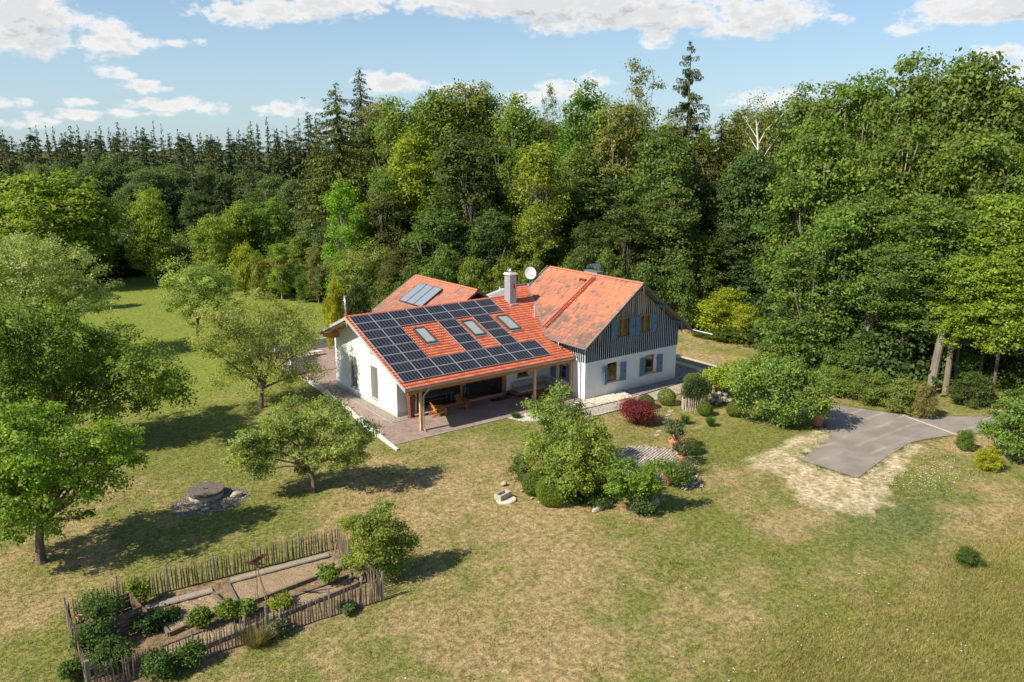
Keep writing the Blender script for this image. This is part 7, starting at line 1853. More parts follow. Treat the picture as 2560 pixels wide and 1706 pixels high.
('spruce',-9.6,135.6,22.8,6.7,(0.09,0.114,0.035),'fourth spruce from the left in the far forest edge','spruces of the far forest edge',614,'spruce_tree','tree'),
('spruce',-9.0,129.2,22.6,5.2,(0.081,0.086,0.032),'fifth spruce from the left in the far forest edge','spruces of the far forest edge',929,'spruce_tree','tree'),
('spruce',-7.0,132.6,25.6,7.2,(0.06,0.103,0.041),'sixth spruce from the left in the far forest edge','spruces of the far forest edge',859,'spruce_tree','tree'),
('spruce',-5.6,130.5,25.4,5.5,(0.102,0.091,0.04),'seventh spruce from the left in the far forest edge','spruces of the far forest edge',983,'spruce_tree','tree'),
('spruce',-3.3,138.7,25.5,4.9,(0.066,0.092,0.045),'eighth spruce from the left in the far forest edge','spruces of the far forest edge',598,'spruce_tree','tree'),
('spruce',-1.7,140.6,24.3,8.6,(0.084,0.094,0.045),'ninth spruce from the left in the far forest edge','spruces of the far forest edge',935,'spruce_tree','tree'),
('spruce',-1.6,128.8,25.4,6.2,(0.083,0.107,0.038),'tenth spruce from the left in the far forest edge','spruces of the far forest edge',348,'spruce_tree','tree'),
('spruce',-0.3,128.6,25.6,4.7,(0.095,0.126,0.05),'eleventh spruce from the left in the far forest edge','spruces of the far forest edge',402,'spruce_tree','tree'),
('spruce',1.1,125.4,24.4,6.3,(0.104,0.116,0.038),'twelfth spruce from the left in the far forest edge','spruces of the far forest edge',762,'spruce_tree','tree'),
('spruce',5.9,141.0,25.8,7.7,(0.057,0.086,0.038),'thirteenth spruce from the left in the far forest edge','spruces of the far forest edge',574,'spruce_tree','tree'),
('spruce',4.8,126.0,25.1,5.4,(0.061,0.102,0.045),'fourteenth spruce from the left in the far forest edge','spruces of the far forest edge',6,'spruce_tree','tree'),
('spruce',7.1,129.3,26.3,5.0,(0.066,0.087,0.034),'fifteenth spruce from the left in the far forest edge','spruces of the far forest edge',424,'spruce_tree','tree'),
('spruce',10.7,140.4,25.3,8.6,(0.096,0.099,0.037),'sixteenth spruce from the left in the far forest edge','spruces of the far forest edge',814,'spruce_tree','tree'),
('spruce',12.1,136.6,25.8,5.6,(0.06,0.087,0.045),'seventeenth spruce from the left in the far forest edge','spruces of the far forest edge',637,'spruce_tree','tree'),
('spruce',12.7,132.2,25.5,9.2,(0.078,0.117,0.048),'eighteenth spruce from the left in the far forest edge','spruces of the far forest edge',345,'spruce_tree','tree'),
('spruce',14.1,129.8,26.7,5.5,(0.058,0.097,0.032),'nineteenth spruce from the left in the far forest edge','spruces of the far forest edge',751,'spruce_tree','tree'),
('spruce',15.0,127.1,26.1,4.7,(0.075,0.11,0.035),'twentieth spruce from the left in the far forest edge','spruces of the far forest edge',127,'spruce_tree','tree'),
('spruce',19.2,138.5,24.6,8.4,(0.081,0.114,0.043),'twenty-first spruce from the left in the far forest edge','spruces of the far forest edge',593,'spruce_tree','tree'),
('spruce',18.5,128.4,25.1,7.1,(0.071,0.083,0.034),'twenty-second spruce from the left in the far forest edge','spruces of the far forest edge',7,'spruce_tree','tree'),
('spruce',22.0,132.9,24.4,6.5,(0.071,0.098,0.041),'twenty-third spruce from the left in the far forest edge','spruces of the far forest edge',74,'spruce_tree','tree'),
('spruce',20.2,120.4,23.8,8.3,(0.08,0.102,0.044),'twenty-fourth spruce from the left in the far forest edge','spruces of the far forest edge',611,'spruce_tree','tree'),
('spruce',26.6,135.2,24.1,5.8,(0.102,0.113,0.04),'twenty-fifth spruce from the left in the far forest edge','spruces of the far forest edge',176,'spruce_tree','tree'),
('spruce',28.9,134.8,23.1,5.1,(0.083,0.107,0.035),'twenty-sixth spruce from the left in the far forest edge','spruces of the far forest edge',732,'spruce_tree','tree'),
('spruce',31.0,134.3,25.7,6.6,(0.058,0.102,0.033),'twenty-seventh spruce from the left in the far forest edge','spruces of the far forest edge',677,'spruce_tree','tree'),
('spruce',30.9,126.9,25.1,7.3,(0.063,0.112,0.032),'twenty-eighth spruce from the left in the far forest edge','spruces of the far forest edge',922,'spruce_tree','tree'),
('spruce',35.6,132.9,27.2,7.1,(0.101,0.129,0.035),'twenty-ninth spruce from the left in the far forest edge','spruces of the far forest edge',358,'spruce_tree','tree'),
('spruce',35.4,127.8,26.3,5.3,(0.081,0.114,0.046),'thirtieth spruce from the left in the far forest edge','spruces of the far forest edge',212,'spruce_tree','tree'),
('spruce',37.7,128.1,28.0,5.6,(0.101,0.132,0.039),'thirty-first spruce from the left in the far forest edge','spruces of the far forest edge',162,'spruce_tree','tree'),
('spruce',38.6,124.8,25.5,5.2,(0.078,0.092,0.033),'thirty-second spruce from the left in the far forest edge','spruces of the far forest edge',392,'spruce_tree','tree'),
('spruce',39.7,121.7,26.0,7.6,(0.076,0.125,0.043),'thirty-third spruce from the left in the far forest edge','spruces of the far forest edge',695,'spruce_tree','tree'),
('spruce',40.8,117.5,27.5,4.6,(0.074,0.109,0.033),'thirty-fourth spruce from the left in the far forest edge','spruces of the far forest edge',993,'spruce_tree','tree'),
('spruce',42.8,117.3,29.0,9.0,(0.058,0.102,0.044),'thirty-fifth spruce from the left in the far forest edge','spruces of the far forest edge',729,'spruce_tree','tree'),
('spruce',47.5,123.4,28.0,7.2,(0.078,0.086,0.04),'thirty-sixth spruce from the left in the far forest edge','spruces of the far forest edge',637,'spruce_tree','tree'),
('spruce',-13.3,161.2,24.2,5.1,(0.09,0.132,0.046),'dark spruce deeper in the far forest, behind its front row','spruces deeper in the far forest',36,'spruce_tree','tree'),
('spruce',-10.7,165.1,25.9,5.1,(0.101,0.11,0.05),'dark spruce deeper in the far forest, behind its front row','spruces deeper in the far forest',812,'spruce_tree','tree'),
('spruce',-9.2,165.0,22.9,5.5,(0.083,0.113,0.051),'dark spruce deeper in the far forest, behind its front row','spruces deeper in the far forest',794,'spruce_tree','tree'),
('spruce',-6.1,180.2,22.7,5.9,(0.08,0.121,0.04),'dark spruce deeper in the far forest, behind its front row','spruces deeper in the far forest',810,'spruce_tree','tree'),
('spruce',-5.7,167.1,22.6,5.8,(0.086,0.131,0.048),'dark spruce deeper in the far forest, behind its front row','spruces deeper in the far forest',852,'spruce_tree','tree'),
('spruce',-2.6,172.7,24.8,5.3,(0.095,0.107,0.044),'dark spruce deeper in the far forest, behind its front row','spruces deeper in the far forest',917,'spruce_tree','tree'),
('spruce',-1.7,161.3,23.9,5.4,(0.091,0.122,0.041),'dark spruce deeper in the far forest, behind its front row','spruces deeper in the far forest',314,'spruce_tree','tree'),
('spruce',-0.4,159.7,22.4,4.7,(0.08,0.128,0.049),'dark spruce deeper in the far forest, behind its front row','spruces deeper in the far forest',202,'spruce_tree','tree'),
('spruce',2.3,163.9,24.4,5.3,(0.076,0.128,0.046),'dark spruce deeper in the far forest, behind its front row','spruces deeper in the far forest',828,'spruce_tree','tree'),
('spruce',6.0,174.1,25.2,5.3,(0.087,0.124,0.046),'dark spruce deeper in the far forest, behind its front row','spruces deeper in the far forest',827,'spruce_tree','tree'),
('spruce',6.1,159.0,25.3,5.1,(0.09,0.122,0.043),'dark spruce deeper in the far forest, behind its front row','spruces deeper in the far forest',499,'spruce_tree','tree'),
('spruce',8.7,162.6,25.1,5.1,(0.102,0.118,0.046),'dark spruce deeper in the far forest, behind its front row','spruces deeper in the far forest',535,'spruce_tree','tree'),
('spruce',10.0,161.7,23.5,5.3,(0.076,0.116,0.048),'dark spruce deeper in the far forest, behind its front row','spruces deeper in the far forest',427,'spruce_tree','tree'),
('spruce',11.6,158.6,24.2,4.9,(0.104,0.118,0.041),'dark spruce deeper in the far forest, behind its front row','spruces deeper in the far forest',92,'spruce_tree','tree'),
('spruce',14.4,161.4,25.5,4.6,(0.093,0.114,0.038),'dark spruce deeper in the far forest, behind its front row','spruces deeper in the far forest',978,'spruce_tree','tree'),
('spruce',16.7,163.8,25.3,5.9,(0.104,0.105,0.039),'dark spruce deeper in the far forest, behind its front row','spruces deeper in the far forest',859,'spruce_tree','tree'),
('spruce',18.6,161.7,25.7,5.9,(0.096,0.114,0.046),'dark spruce deeper in the far forest, behind its front row','spruces deeper in the far forest',850,'spruce_tree','tree'),
('spruce',23.3,172.6,25.4,4.9,(0.088,0.116,0.05),'dark spruce deeper in the far forest, behind its front row','spruces deeper in the far forest',136,'spruce_tree','tree'),
('spruce',22.8,161.5,23.9,5.3,(0.101,0.129,0.048),'dark spruce deeper in the far forest, behind its front row','spruces deeper in the far forest',476,'spruce_tree','tree'),
('spruce',26.5,168.7,23.5,6.0,(0.087,0.126,0.045),'dark spruce deeper in the far forest, behind its front row','spruces deeper in the far forest',801,'spruce_tree','tree'),
('spruce',29.0,168.7,24.5,6.2,(0.096,0.11,0.046),'dark spruce deeper in the far forest, behind its front row','spruces deeper in the far forest',940,'spruce_tree','tree'),
('spruce',27.6,153.2,24.8,4.2,(0.09,0.121,0.05),'dark spruce deeper in the far forest, behind its front row','spruces deeper in the far forest',679,'spruce_tree','tree'),
('spruce',33.2,164.2,25.2,5.3,(0.083,0.116,0.041),'dark spruce deeper in the far forest, behind its front row','spruces deeper in the far forest',664,'spruce_tree','tree'),
('spruce',31.6,150.1,24.5,5.8,(0.088,0.117,0.045),'dark spruce deeper in the far forest, behind its front row','spruces deeper in the far forest',347,'spruce_tree','tree'),
('spruce',38.9,167.1,22.0,4.6,(0.104,0.124,0.044),'dark spruce deeper in the far forest, behind its front row','spruces deeper in the far forest',504,'spruce_tree','tree'),
('spruce',39.0,160.3,24.2,6.0,(0.098,0.11,0.051),'dark spruce deeper in the far forest, behind its front row','spruces deeper in the far forest',537,'spruce_tree','tree'),
('spruce',43.6,167.3,25.0,5.2,(0.09,0.11,0.048),'dark spruce deeper in the far forest, behind its front row','spruces deeper in the far forest',133,'spruce_tree','tree'),
('spruce',46.5,166.8,26.8,5.2,(0.101,0.117,0.045),'dark spruce deeper in the far forest, behind its front row','spruces deeper in the far forest',12,'spruce_tree','tree'),
('spruce',44.2,153.1,27.5,4.8,(0.08,0.106,0.038),'dark spruce deeper in the far forest, behind its front row','spruces deeper in the far forest',51,'spruce_tree','tree'),
('spruce',51.9,167.1,26.2,4.9,(0.076,0.11,0.048),'dark spruce deeper in the far forest, behind its front row','spruces deeper in the far forest',595,'spruce_tree','tree'),
('spruce',53.0,162.9,25.7,6.3,(0.083,0.122,0.045),'dark spruce deeper in the far forest, behind its front row','spruces deeper in the far forest',665,'spruce_tree','tree'),
('spruce',51.9,153.3,24.5,5.2,(0.091,0.102,0.05),'dark spruce deeper in the far forest, behind its front row','spruces deeper in the far forest',399,'spruce_tree','tree'),
('spruce',57.7,162.5,25.7,5.9,(0.096,0.097,0.048),'dark spruce deeper in the far forest, behind its front row','spruces deeper in the far forest',546,'spruce_tree','tree'),
('spruce',57.5,154.5,27.3,4.5,(0.096,0.109,0.049),'dark spruce deeper in the far forest, behind its front row','spruces deeper in the far forest',759,'spruce_tree','tree'),
('spruce',57.0,146.4,29.0,5.8,(0.096,0.116,0.044),'dark spruce deeper in the far forest, behind its front row','spruces deeper in the far forest',410,'spruce_tree','tree'),
('spruce',59.7,145.9,28.4,4.9,(0.091,0.114,0.05),'dark spruce deeper in the far forest, behind its front row','spruces deeper in the far forest',81,'spruce_tree','tree'),
('spruce',59.3,140.6,27.7,5.3,(0.09,0.124,0.038),'dark spruce deeper in the far forest, behind its front row','spruces deeper in the far forest',564,'spruce_tree','tree'),
('spruce',61.5,140.3,26.8,4.8,(0.102,0.101,0.051),'dark spruce deeper in the far forest, behind its front row','spruces deeper in the far forest',462,'spruce_tree','tree'),
('spruce',67.2,145.6,28.4,5.7,(0.086,0.112,0.045),'dark spruce deeper in the far forest, behind its front row','spruces deeper in the far forest',900,'spruce_tree','tree'),
('spruce',69.5,144.5,29.2,4.5,(0.076,0.107,0.046),'dark spruce deeper in the far forest, behind its front row','spruces deeper in the far forest',232,'spruce_tree','tree'),
('spruce',70.8,140.8,29.1,5.1,(0.102,0.128,0.04),'dark spruce deeper in the far forest, behind its front row','spruces deeper in the far forest',299,'spruce_tree','tree'),
('spruce',77.7,149.9,26.6,5.5,(0.09,0.12,0.048),'dark spruce deeper in the far forest, behind its front row','spruces deeper in the far forest',149,'spruce_tree','tree'),
('spruce',78.1,144.9,27.5,5.0,(0.086,0.112,0.045),'dark spruce deeper in the far forest, behind its front row','spruces deeper in the far forest',104,'spruce_tree','tree'),
('oak',-16.2,121.2,17.8,8.9,(0.112,0.156,0.061),'dull green tree filling the foot of the far spruce row','dull green trees below the far spruces',526,'oak_tree','tree'),
('oak',-12.8,120.9,16.5,8.4,(0.112,0.156,0.061),'dull green tree filling the foot of the far spruce row','dull green trees below the far spruces',818,'oak_tree','tree'),
('oak',-9.4,119.2,18.5,9.3,(0.112,0.156,0.061),'dull green tree filling the foot of the far spruce row','dull green trees below the far spruces',105,'oak_tree','tree'),
('oak',-4.9,122.6,18.5,9.3,(0.112,0.156,0.061),'dull green tree filling the foot of the far spruce row','dull green trees below the far spruces',191,'oak_tree','tree'),
('oak',-1.6,116.5,18.4,9.2,(0.112,0.156,0.061),'dull green tree filling the foot of the far spruce row','dull green trees below the far spruces',132,'oak_tree','tree'),
('oak',2.6,117.0,19.9,9.9,(0.112,0.156,0.061),'dull green tree filling the foot of the far spruce row','dull green trees below the far spruces',936,'oak_tree','tree'),
('oak',6.5,118.0,18.9,9.5,(0.112,0.156,0.061),'dull green tree filling the foot of the far spruce row','dull green trees below the far spruces',708,'oak_tree','tree'),
('oak',9.9,115.4,18.0,9.0,(0.112,0.156,0.061),'dull green tree filling the foot of the far spruce row','dull green trees below the far spruces',970,'oak_tree','tree'),
('oak',13.5,114.1,17.3,8.6,(0.112,0.156,0.061),'dull green tree filling the foot of the far spruce row','dull green trees below the far spruces',828,'oak_tree','tree'),
('oak',18.1,112.9,17.7,8.8,(0.112,0.156,0.061),'dull green tree filling the foot of the far spruce row','dull green trees below the far spruces',703,'oak_tree','tree'),
('oak',23.7,115.2,16.8,8.4,(0.112,0.156,0.061),'dull green tree filling the foot of the far spruce row','dull green trees below the far spruces',342,'oak_tree','tree'),
('oak',27.3,111.2,17.5,8.7,(0.112,0.156,0.061),'dull green tree filling the foot of the far spruce row','dull green trees below the far spruces',586,'oak_tree','tree'),
]
for row in FOREST: place(*row)

# birch with white trunk and limbs on the skyline
birch = empty('birch_tree', (56.2, 10.5, 0), 'white trunked birch with thin drooping crown on the skyline', 'tree')
k = MB()
k.tube([(56.2, 10.5, 0), (56.85, 9.73, 16.64), (56.56, 10.12, 21.39), (56.3, 10.45, 24.51), (56.25, 10.53, 27.32)], [.25, .16, .12, .08, .02], 7)
for P in ([(56.62, 10.03, 21.39), (57.04, 9.46, 22.95), (58.28, 7.74, 25.08), (58.74, 7.09, 25.83)], [(56.5, 10.19, 21.91), (55.85, 11.05, 23.48), (55.08, 12.04, 25.3)], [(56.56, 10.11, 20.61), (56.01, 10.85, 21.92), (55.55, 11.43, 22.96)], [(56.41, 10.31, 23.47), (56.81, 9.78, 24.91), (56.85, 9.72, 26.03)], [(56.76, 9.85, 18.77), (57.29, 9.12, 20.61), (57.96, 8.2, 22.42)]):
    k.tube(P, [.075 - .06 * i / (len(P) - 1) for i in range(len(P))], 5)
k.build('trunk', birch_m, birch)
bl = [(56.29, 10.47, 26.3, 1.0), (56.29, 10.47, 24.92, 1.3), (55.47, 11.54, 24.93, 1.0), (57.11, 9.37, 24.9, 1.2), (58.15, 7.93, 24.88, 1.1), (55.17, 11.93, 22.97, 1.3), (57.49, 8.84, 22.94, 1.3)]
V, F, T = lobe_crown([(a - 56.2, b - 10.5, c, r) for a, b, c, r in bl], 60, 26, .6, .10, 5, flat=1.5, inner=.5)
c = link('crown', raw_mesh('crown', V, F, leaf_m, {'tint': T}), birch); c.color = (.15, .17, .05, 1)
bark_grey = simple('grey_bark', (.24, .20, .16), (.15, .125, .10), 2, .95, stretch=(1, 1, .3), bscale=12, bstr=.6)
for (x, y, tx, ty, tz, r_, l) in [(40.18, -21.74, 40.31, -22.02, 4.50, 0.36, 'leaning grey trunk at the roadside'), (41.28, -22.55, 41.27, -22.52, 4.08, 0.24, 'darker trunk just right of the leaning one'), (48.23, -23.51, 48.17, -23.37, 3.24, 0.26, 'grey trunk in the shade right of the road bend'), (41.7, -15.1, 41.53, -14.79, 6.03, 0.5, 'brown trunk above the drive hedge'), ]:
    dx_, dy_, h_ = tx - x, ty - y, max(tz, 2)
    root = empty('tree_trunk', (x, y, 0), l, 'tree trunk')
    k = MB(); k.tube([(x, y, -.2), (x + dx_ * .5, y + dy_ * .5, h_ * .5), (x + dx_, y + dy_, h_), (x + dx_ * 1.3, y + dy_ * 1.3, h_ * 1.3)], [r_ * 1.25, r_, r_ * .92, r_ * .7], 10); k.build('trunk', bark_grey, root)

# ---- small garden plants
def ball(x, y, r, tint, label, name='box_ball', cat='shrub', n=5200, size=.035, seed=0, squash=.92, group=None, fuzz=.04, zc=None):
    """clipped shrub: leaves set on a slightly uneven closed surface"""
    rg = np.random.default_rng(seed); root = empty(name, (x, y, 0), label, cat, group)
    d = rg.normal(size=(n, 3)); d /= np.linalg.norm(d, axis=1, keepdims=True)
    b = 1 + .09 * np.sin(d[:, 0] * 5 + seed) * np.sin(d[:, 1] * 4 + 1.3 * seed) + rg.normal(0, fuzz, n) - .12 * (rg.uniform(size=n) < .25)
    P = d * (r * b)[:, None] * np.array((1, 1, squash)); P[:, 2] += r * squash * .93 if zc is None else zc; k = P[:, 2] > .0; P = P[k]; d = d[k]
    V, F, T = leaf_quads(P, d * .7 + rg.normal(size=P.shape) * .5, size, rg, tint=np.clip(rg.normal(.5, .2, len(P)), 0, 1))
    c = link('foliage', raw_mesh('foliage', V, F, leaf_m, {'tint': T}), root); c.color = (*tint, 1)
    k = MB(); k.tube([(x, y, 0), (x, y, r)], [.05, .03], 6); k.build('stem', bark_m, root); return root
BOX = (.115, .17, .028)
ball(15.84, -9.65, .48, BOX, 'round clipped box shrub half hidden behind the red maple', seed=1, group='clipped box shrubs by the gable path')
ball(17.5, -9.95, .62, (.10, .155, .028), 'round clipped box shrub by the path, right of the red maple', seed=2, group='clipped box shrubs by the gable path')
ball(19.6, -10.25, .72, (.14, .19, .03), 'largest yellow green box shrub by the path, left of the staked yew', seed=3, group='clipped box shrubs by the gable path')
ball(19.95, -14.0, .58, BOX, 'round box shrub on the lawn below the staked yew', seed=4, group='box shrubs on the right lawn')
ball(21.7, -15.5, .62, (.12, .16, .03), 'round box shrub standing furthest right on the lawn', seed=5, group='box shrubs on the right lawn')
ball(24.85, -9.7, .68, BOX, 'round clipped shrub left of the pale paling fence', seed=6)
ball(24.7, -8.6, .75, (.13, .18, .03), 'bright shrub behind the clipped ball at the paling fence', seed=7, fuzz=.1)
ball(-.15, -17.75, .78, (.12, .165, .028), 'left of the two big clipped balls at the garden bed', seed=8, n=8000)
ball(-.25, -19.4, .92, (.145, .20, .03), 'right and larger of the two big clipped balls at the garden bed', seed=9, n=9000)
ball(12.6, -18.9, .6, (.10, .14, .03), 'yellow tipped shrub beside the oleander pot', seed=10, fuzz=.12)
def tuft(x, y, r, h, tint, label, seed, n=900, name='grass_clump', cat='plant'):
    rg = np.random.default_rng(seed); root = empty(name, (x, y, 0), label, cat)
    a = rg.uniform(0, 6.28, n); q = rg.uniform(0, .35, n) * r; hh_ = h * rg.uniform(.6, 1.05, n); o_ = rg.uniform(0, 1, n) ** .7 * r
    p0 = np.stack([np.cos(a) * q - np.sin(a) * .012, np.sin(a) * q + np.cos(a) * .012, 0 * a], 1); p1 = p0 + np.stack([np.sin(a) * .024, -np.cos(a) * .024, 0 * a], 1)
    p2 = np.stack([np.cos(a) * (q + o_), np.sin(a) * (q + o_), hh_], 1)
    V = np.stack([p0, p1, p2], 1).reshape(-1, 3); F = np.arange(n * 3).reshape(n, 3)
    c = link('blades', raw_mesh('blades', V, F, leaf_m, {'tint': np.repeat(rg.uniform(0, 1, n), 3)}), root); c.color = (*tint, 1); return root
tuft(17.1, -14.5, .42, .75, (.07, .14, .03), 'upright dark green plant clump left of the two on the lawn', 1)
tuft(18.3, -15.95, .45, .75, (.07, .14, .03), 'upright dark green plant clump, the right one on the lawn', 2)
tuft(.92, -.62, .38, .35, (.10, .19, .03), 'green grass growing in the tall rust planter', 3).location.z = 1.75
tuft(7.5, -5.55, .5, .4, (.06, .12, .03), 'dark grass clump at the left tip of the cream gravel', 4)
tuft(-19.2, -22.75, .9, .8, (.20, .175, .10), 'dry straw coloured grass clump outside the front fence', 5)
tuft(31.5, -36.3, 1.3, 1.6, (.25, .25, .06), 'tall yellow reed clump at the right edge of the meadow', 6)
def shrub(x, y, r, h, tint, label, seed, name='shrub', cat='shrub', size=.055, nclump=80, nleaf=46, mat=None, lobes=9, upb=.5, flat=.7, inner=.2, z=0):
    rg = random.Random(seed); L = []
    for i in range(lobes):
        a = i * 2.4; q = r * .55 * rg.uniform(.4, 1); L.append((math.cos(a) * q, math.sin(a) * q, h * rg.uniform(.3, .72), min(r, h) * rg.uniform(.25, .45)))
    root = empty(name, (x, y, z), label, cat)
    V, F, T = lobe_crown(L, nclump, nleaf, min(r, h) * .3, size, seed, upb=upb, flat=flat, inner=inner)
    V[:, 2] = np.abs(V[:, 2])
    c = link('foliage', raw_mesh('foliage', V, F, leaf_m, {'tint': T}), root); c.color = (*tint, 1)
    k = MB()
    for i, l in enumerate(L): k.tube([(x, y, z), (x + l[0] * .6, y + l[1] * .6, z + l[2] * .6), (x + l[0], y + l[1], z + l[2])], [.04, .025, .012], 5)
    k.build('stem', bark_m, root); return root
shrub(20.7, -12.3, 1.35, 2.9, (.055, .085, .03), 'dark green yew growing out of the ring of pale stakes', 11, size=.055, nclump=170, nleaf=75, lobes=11, upb=1.2, flat=1.3, inner=.3, name='yew')
shrub(14.0, -12.3, 1.75, 2.0, (.18, .034, .042), 'dark red Japanese maple on the front lawn', 12, size=.045, nclump=230, nleaf=75, lobes=11, upb=1.0, flat=.4, name='red_maple')
shrub(12.35, -17.75, .85, 1.9, (.08, .12, .045), 'oleander with pink flowers in the far terracotta pot', 13, name='oleander', cat='plant', size=.06, nclump=50, z=.6)
shrub(10.6, -20.0, .8, 1.5, (.085, .11, .05), 'oleander with pink flowers in the near terracotta pot', 14, name='oleander', cat='plant', size=.055, nclump=42, z=.6)
pink = simple("pink_petal", (.70, .06, .10), rough=.6)
for (cx, cy, cz, rds) in ((12.35, -17.75, 1.9, .75), (10.6, -20.0, 1.6, .75)):
    k = MB(); rg = random.Random(int(cx * 10))
    for i in range(26):
        p = Vector((cx + rg.uniform(-1, 1) * rds, cy + rg.uniform(-1, 1) * rds, cz + rg.uniform(-.5, .6))); s = .045
        k.add([p + Vector((s, 0, 0)), p + Vector((0, s, .01)), p + Vector((-s, 0, 0)), p + Vector((0, -s, .01)), p + Vector((0, 0, .04))], [(0, 1, 4), (1, 2, 4), (2, 3, 4), (3, 0, 4)])
    o = k.build('oleander_flowers', pink); tag(o, 'pink blossoms of a potted oleander at the seating circle', kind='stuff')
shrub(7.6, -21.5, .5, .9, (.14, .16, .06), 'pale twiggy plant in the brown pot at the circle edge', 15, name='potted_plant', cat='plant', size=.05, z=.5)
shrub(9.4, -21.1, 1.1, 1.3, (.16, .17, .08), 'thin silvery shrub with white flowers at the circle', 16, size=.05, nclump=60, nleaf=26, name='silver_shrub')
shrub(7.6, -22.2, 1.0, 1.4, (.10, .15, .035), 'fresh green shrub between silver shrub and little tree', 17, size=.06, nclump=70, nleaf=40)
shrub(25.0, -20.75, .7, 1.5, (.09, .14, .04), 'green plant growing in the large pot by the drive', 18, name='potted_plant', cat='plant', size=.08, z=.9)
shrub(25.9, -10.6, 1.5, 2.6, (.17, .21, .03), 'yellow green shrub inside the pale paling fence', 19, size=.08, nclump=110, nleaf=50)
# underplanting of the garden bed
for i, (x, y, r_, h_, t_, l) in enumerate([(.4, -15.6, 1.0, 1.9, (.12, .16, .04), 'flowering shrub at the back left of the garden bed'), (.2, -16.6, .7, 1.0, (.09, .13, .05), 'grey green low plant left in the garden bed'), (1.6, -17.6, 1.1, 1.4, (.06, .11, .03), 'dark shrub under the pear tree in the bed'),
    (1.9, -21.3, .8, .8, (.09, .14, .035), 'low green plant at the foot of the pear trunk'), (3.2, -23.6, 1.0, .9, (.08, .12, .04), 'low leafy plant at the foot of the little tree'), (4.7, -21.8, 1.0, 1.0, (.05, .09, .025), 'dark plant between the two garden trees'), (1.1, -20.2, .7, .7, (.06, .10, .03), 'small plant in the shade behind the clipped balls'), (3.6, -19.0, 1.3, 1.6, (.06, .10, .03), 'dark shrub in the middle of the garden bed')]):
    shrub(x, y, r_, h_, t_, l, 30 + i, size=.06, nclump=60, nleaf=44)
# kitchen garden plants
for i, (x, y, r_, h_, t_, l) in enumerate([(-24.3, -17.9, 1.3, 2.1, (.055, .10, .025), 'climbing rose covering the compost box'), (-24.9, -19.3, .9, 1.6, (.06, .11, .025), 'rose shoots at the left fence beside the compost box'), (-24.6, -21.2, 1.0, 1.5, (.07, .12, .03), 'dark bush inside the front left fence corner'), (-22.5, -16.6, .6, 1.3, (.17, .20, .03), 'bright yellow green shrub behind the compost box'),
    (-20.8, -20.2, .6, 1.1, (.11, .16, .035), 'currant bush left of the three in the front bed'), (-19.7, -20.5, .6, 1.2, (.14, .20, .035), 'light green currant bush in the middle of the front bed'), (-18.9, -20.5, .6, .9, (.13, .19, .035), 'currant bush right of the rusty bird rod'),
    (-23.0, -22.6, .9, 1.1, (.06, .11, .025), 'dense green bush outside the front fence'), (-21.8, -22.6, .7, 1.0, (.085, .14, .03), 'lighter bush outside the front fence'), (-17.3, -20.7, .6, .6, (.20, .22, .03), 'yellow leaved plant before the bean tripod'), (-14.8, -20.2, .6, 1.3, (.13, .19, .03), 'bright green shrub inside the right fence corner'),
    (-22.6, -19.0, .9, .7, (.05, .09, .025), 'dark vegetable plants in the half empty bed'), (-21.6, -18.6, .6, .4, (.06, .10, .03), 'low vegetable plants right of the compost box'), (-25.9, -20.6, .5, .8, (.08, .13, .03), 'bindweed outside the left fence'), (-18.2, -22.6, .6, .6, (.14, .15, .08), 'pale grey herb outside the front fence'), (-15.0, -22.75, .6, .4, (.10, .14, .05), 'low weeds outside the right part of the front fence')]):
    shrub(x, y, r_, h_, t_, l, 60 + i, size=.055, nclump=70, nleaf=46)
k = MB(); rg = random.Random(4)
for i in range(14):
    p = Vector((-24.3 + rg.uniform(-1, 1), -18 + rg.uniform(-1.2, 1.2), 1.5 + rg.uniform(-.6, .5))); s = .03
    k.add([p + Vector((s, 0, 0)), p + Vector((0, s, .01)), p + Vector((-s, 0, 0)), p + Vector((0, -s, .01)), p + Vector((0, 0, .05))], [(0, 1, 4), (1, 2, 4), (2, 3, 4), (3, 0, 4)])
tag(k.build('rose_blossoms', simple("rose_orange", (.6, .12, .05))), 'small orange rose blossoms over the compost box', kind='stuff')

# two birds flying above the far wood
for i, (x, y, z, l) in enumerate([(59.1, 159.3, 34.4, 'left of two dark birds flying above the far forest'), (60.5, 160.9, 34.4, 'right of two dark birds flying above the far forest')]):
    b_ = empty('bird', (x, y, z), l, 'bird')
    k = MB(); k.tube([(x - .3, y, z), (x - .1, y, z), (x + .15, y, z), (x + .3, y, z + .02)], [.02, .08, .07, .02], 6); k.build('body', black_m, b_)
    for s in (-1, 1): k = MB(); k.prism([(x - .1, y, z), (x + .1, y, z), (x + .03, y + s * .5, z + .2), (x - .08, y + s * .45, z + .19)], (0, 0, .02)); k.build('wing', black_m, b_)

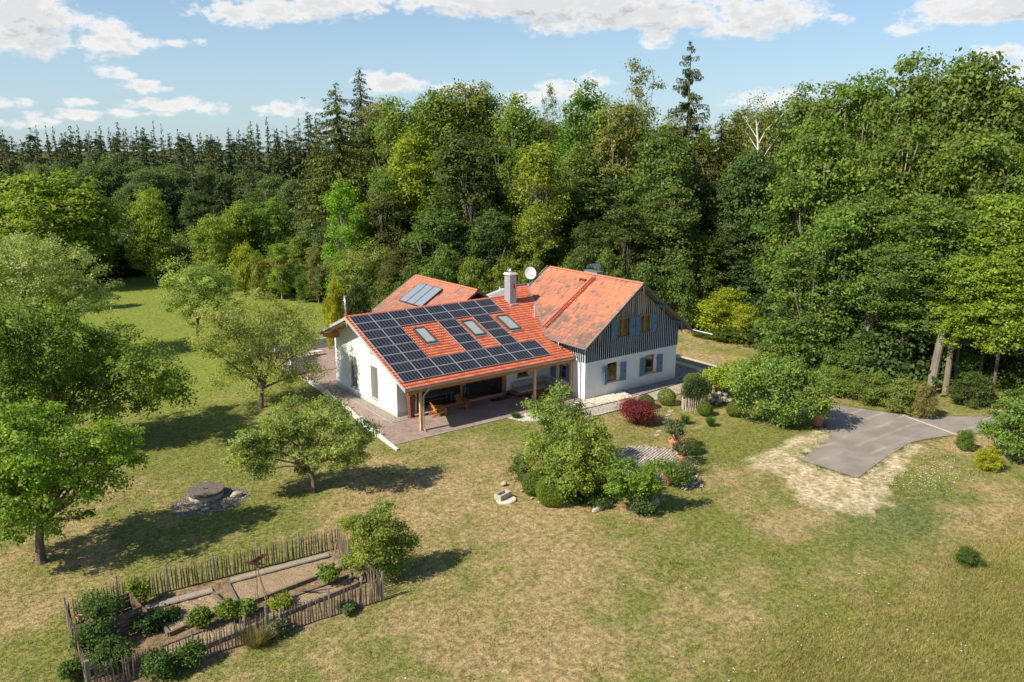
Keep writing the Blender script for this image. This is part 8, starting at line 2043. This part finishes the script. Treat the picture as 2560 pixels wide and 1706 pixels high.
# far wooded hills closing the horizon
rg = np.random.default_rng(77)
n = 2600
ang = np.radians(rg.uniform(-20, 95, n)); dist = rg.uniform(560, 1300, n)
X_ = -28 + np.sin(ang) * dist; Y_ = -53 + np.cos(ang) * dist; Zt = terrain(X_, Y_)
cone = conifer(700, 22, 4.5, 9, 8, 2.2, .05)[0]
cv_ = np.empty(len(cone.vertices) * 3, np.float32); cone.vertices.foreach_get('co', cv_); cv_ = cv_.reshape(-1, 3)[:420 * 4]
ct_ = np.repeat(rg.uniform(0, 1, len(cv_) // 4), 4)
n2 = 240
V = (cv_[None] * rg.uniform(.8, 1.2, (n2, 1, 1)) * np.array((1.9, 1.9, 1.0)) * np.array((1, 1, 1)) + np.stack([X_[:n2], Y_[:n2], Zt[:n2]], 1)[:, None]).reshape(-1, 3)
F = np.arange(len(V)).reshape(-1, 4)
ff = link('far_forest', raw_mesh('far_forest', V, F, needle_m, {'tint': np.tile(ct_, n2)})); ff.color = (.06, .09, .05, 1)
tag(ff, 'distant dark wooded hills along the horizon', kind='stuff')
# undergrowth that closes the foot of the wood
def undergrowth(pts, n, h, seed, tint, label):
    rg = np.random.default_rng(seed); P = np.array(pts); k = rg.integers(0, len(P) - 1, n); t = rg.uniform(0, 1, n)[:, None]
    C = P[k] * (1 - t) + P[k + 1] * t; C = C + rg.normal(0, 1.6, C.shape)
    z = np.abs(rg.normal(0, h * .5, n))
    m_ = 17; i = np.repeat(np.arange(n), m_)
    Q = np.stack([C[i, 0], C[i, 1], z[i]], 1) + rg.normal(0, .5, (n * m_, 3)); Q[:, 2] = np.abs(Q[:, 2])
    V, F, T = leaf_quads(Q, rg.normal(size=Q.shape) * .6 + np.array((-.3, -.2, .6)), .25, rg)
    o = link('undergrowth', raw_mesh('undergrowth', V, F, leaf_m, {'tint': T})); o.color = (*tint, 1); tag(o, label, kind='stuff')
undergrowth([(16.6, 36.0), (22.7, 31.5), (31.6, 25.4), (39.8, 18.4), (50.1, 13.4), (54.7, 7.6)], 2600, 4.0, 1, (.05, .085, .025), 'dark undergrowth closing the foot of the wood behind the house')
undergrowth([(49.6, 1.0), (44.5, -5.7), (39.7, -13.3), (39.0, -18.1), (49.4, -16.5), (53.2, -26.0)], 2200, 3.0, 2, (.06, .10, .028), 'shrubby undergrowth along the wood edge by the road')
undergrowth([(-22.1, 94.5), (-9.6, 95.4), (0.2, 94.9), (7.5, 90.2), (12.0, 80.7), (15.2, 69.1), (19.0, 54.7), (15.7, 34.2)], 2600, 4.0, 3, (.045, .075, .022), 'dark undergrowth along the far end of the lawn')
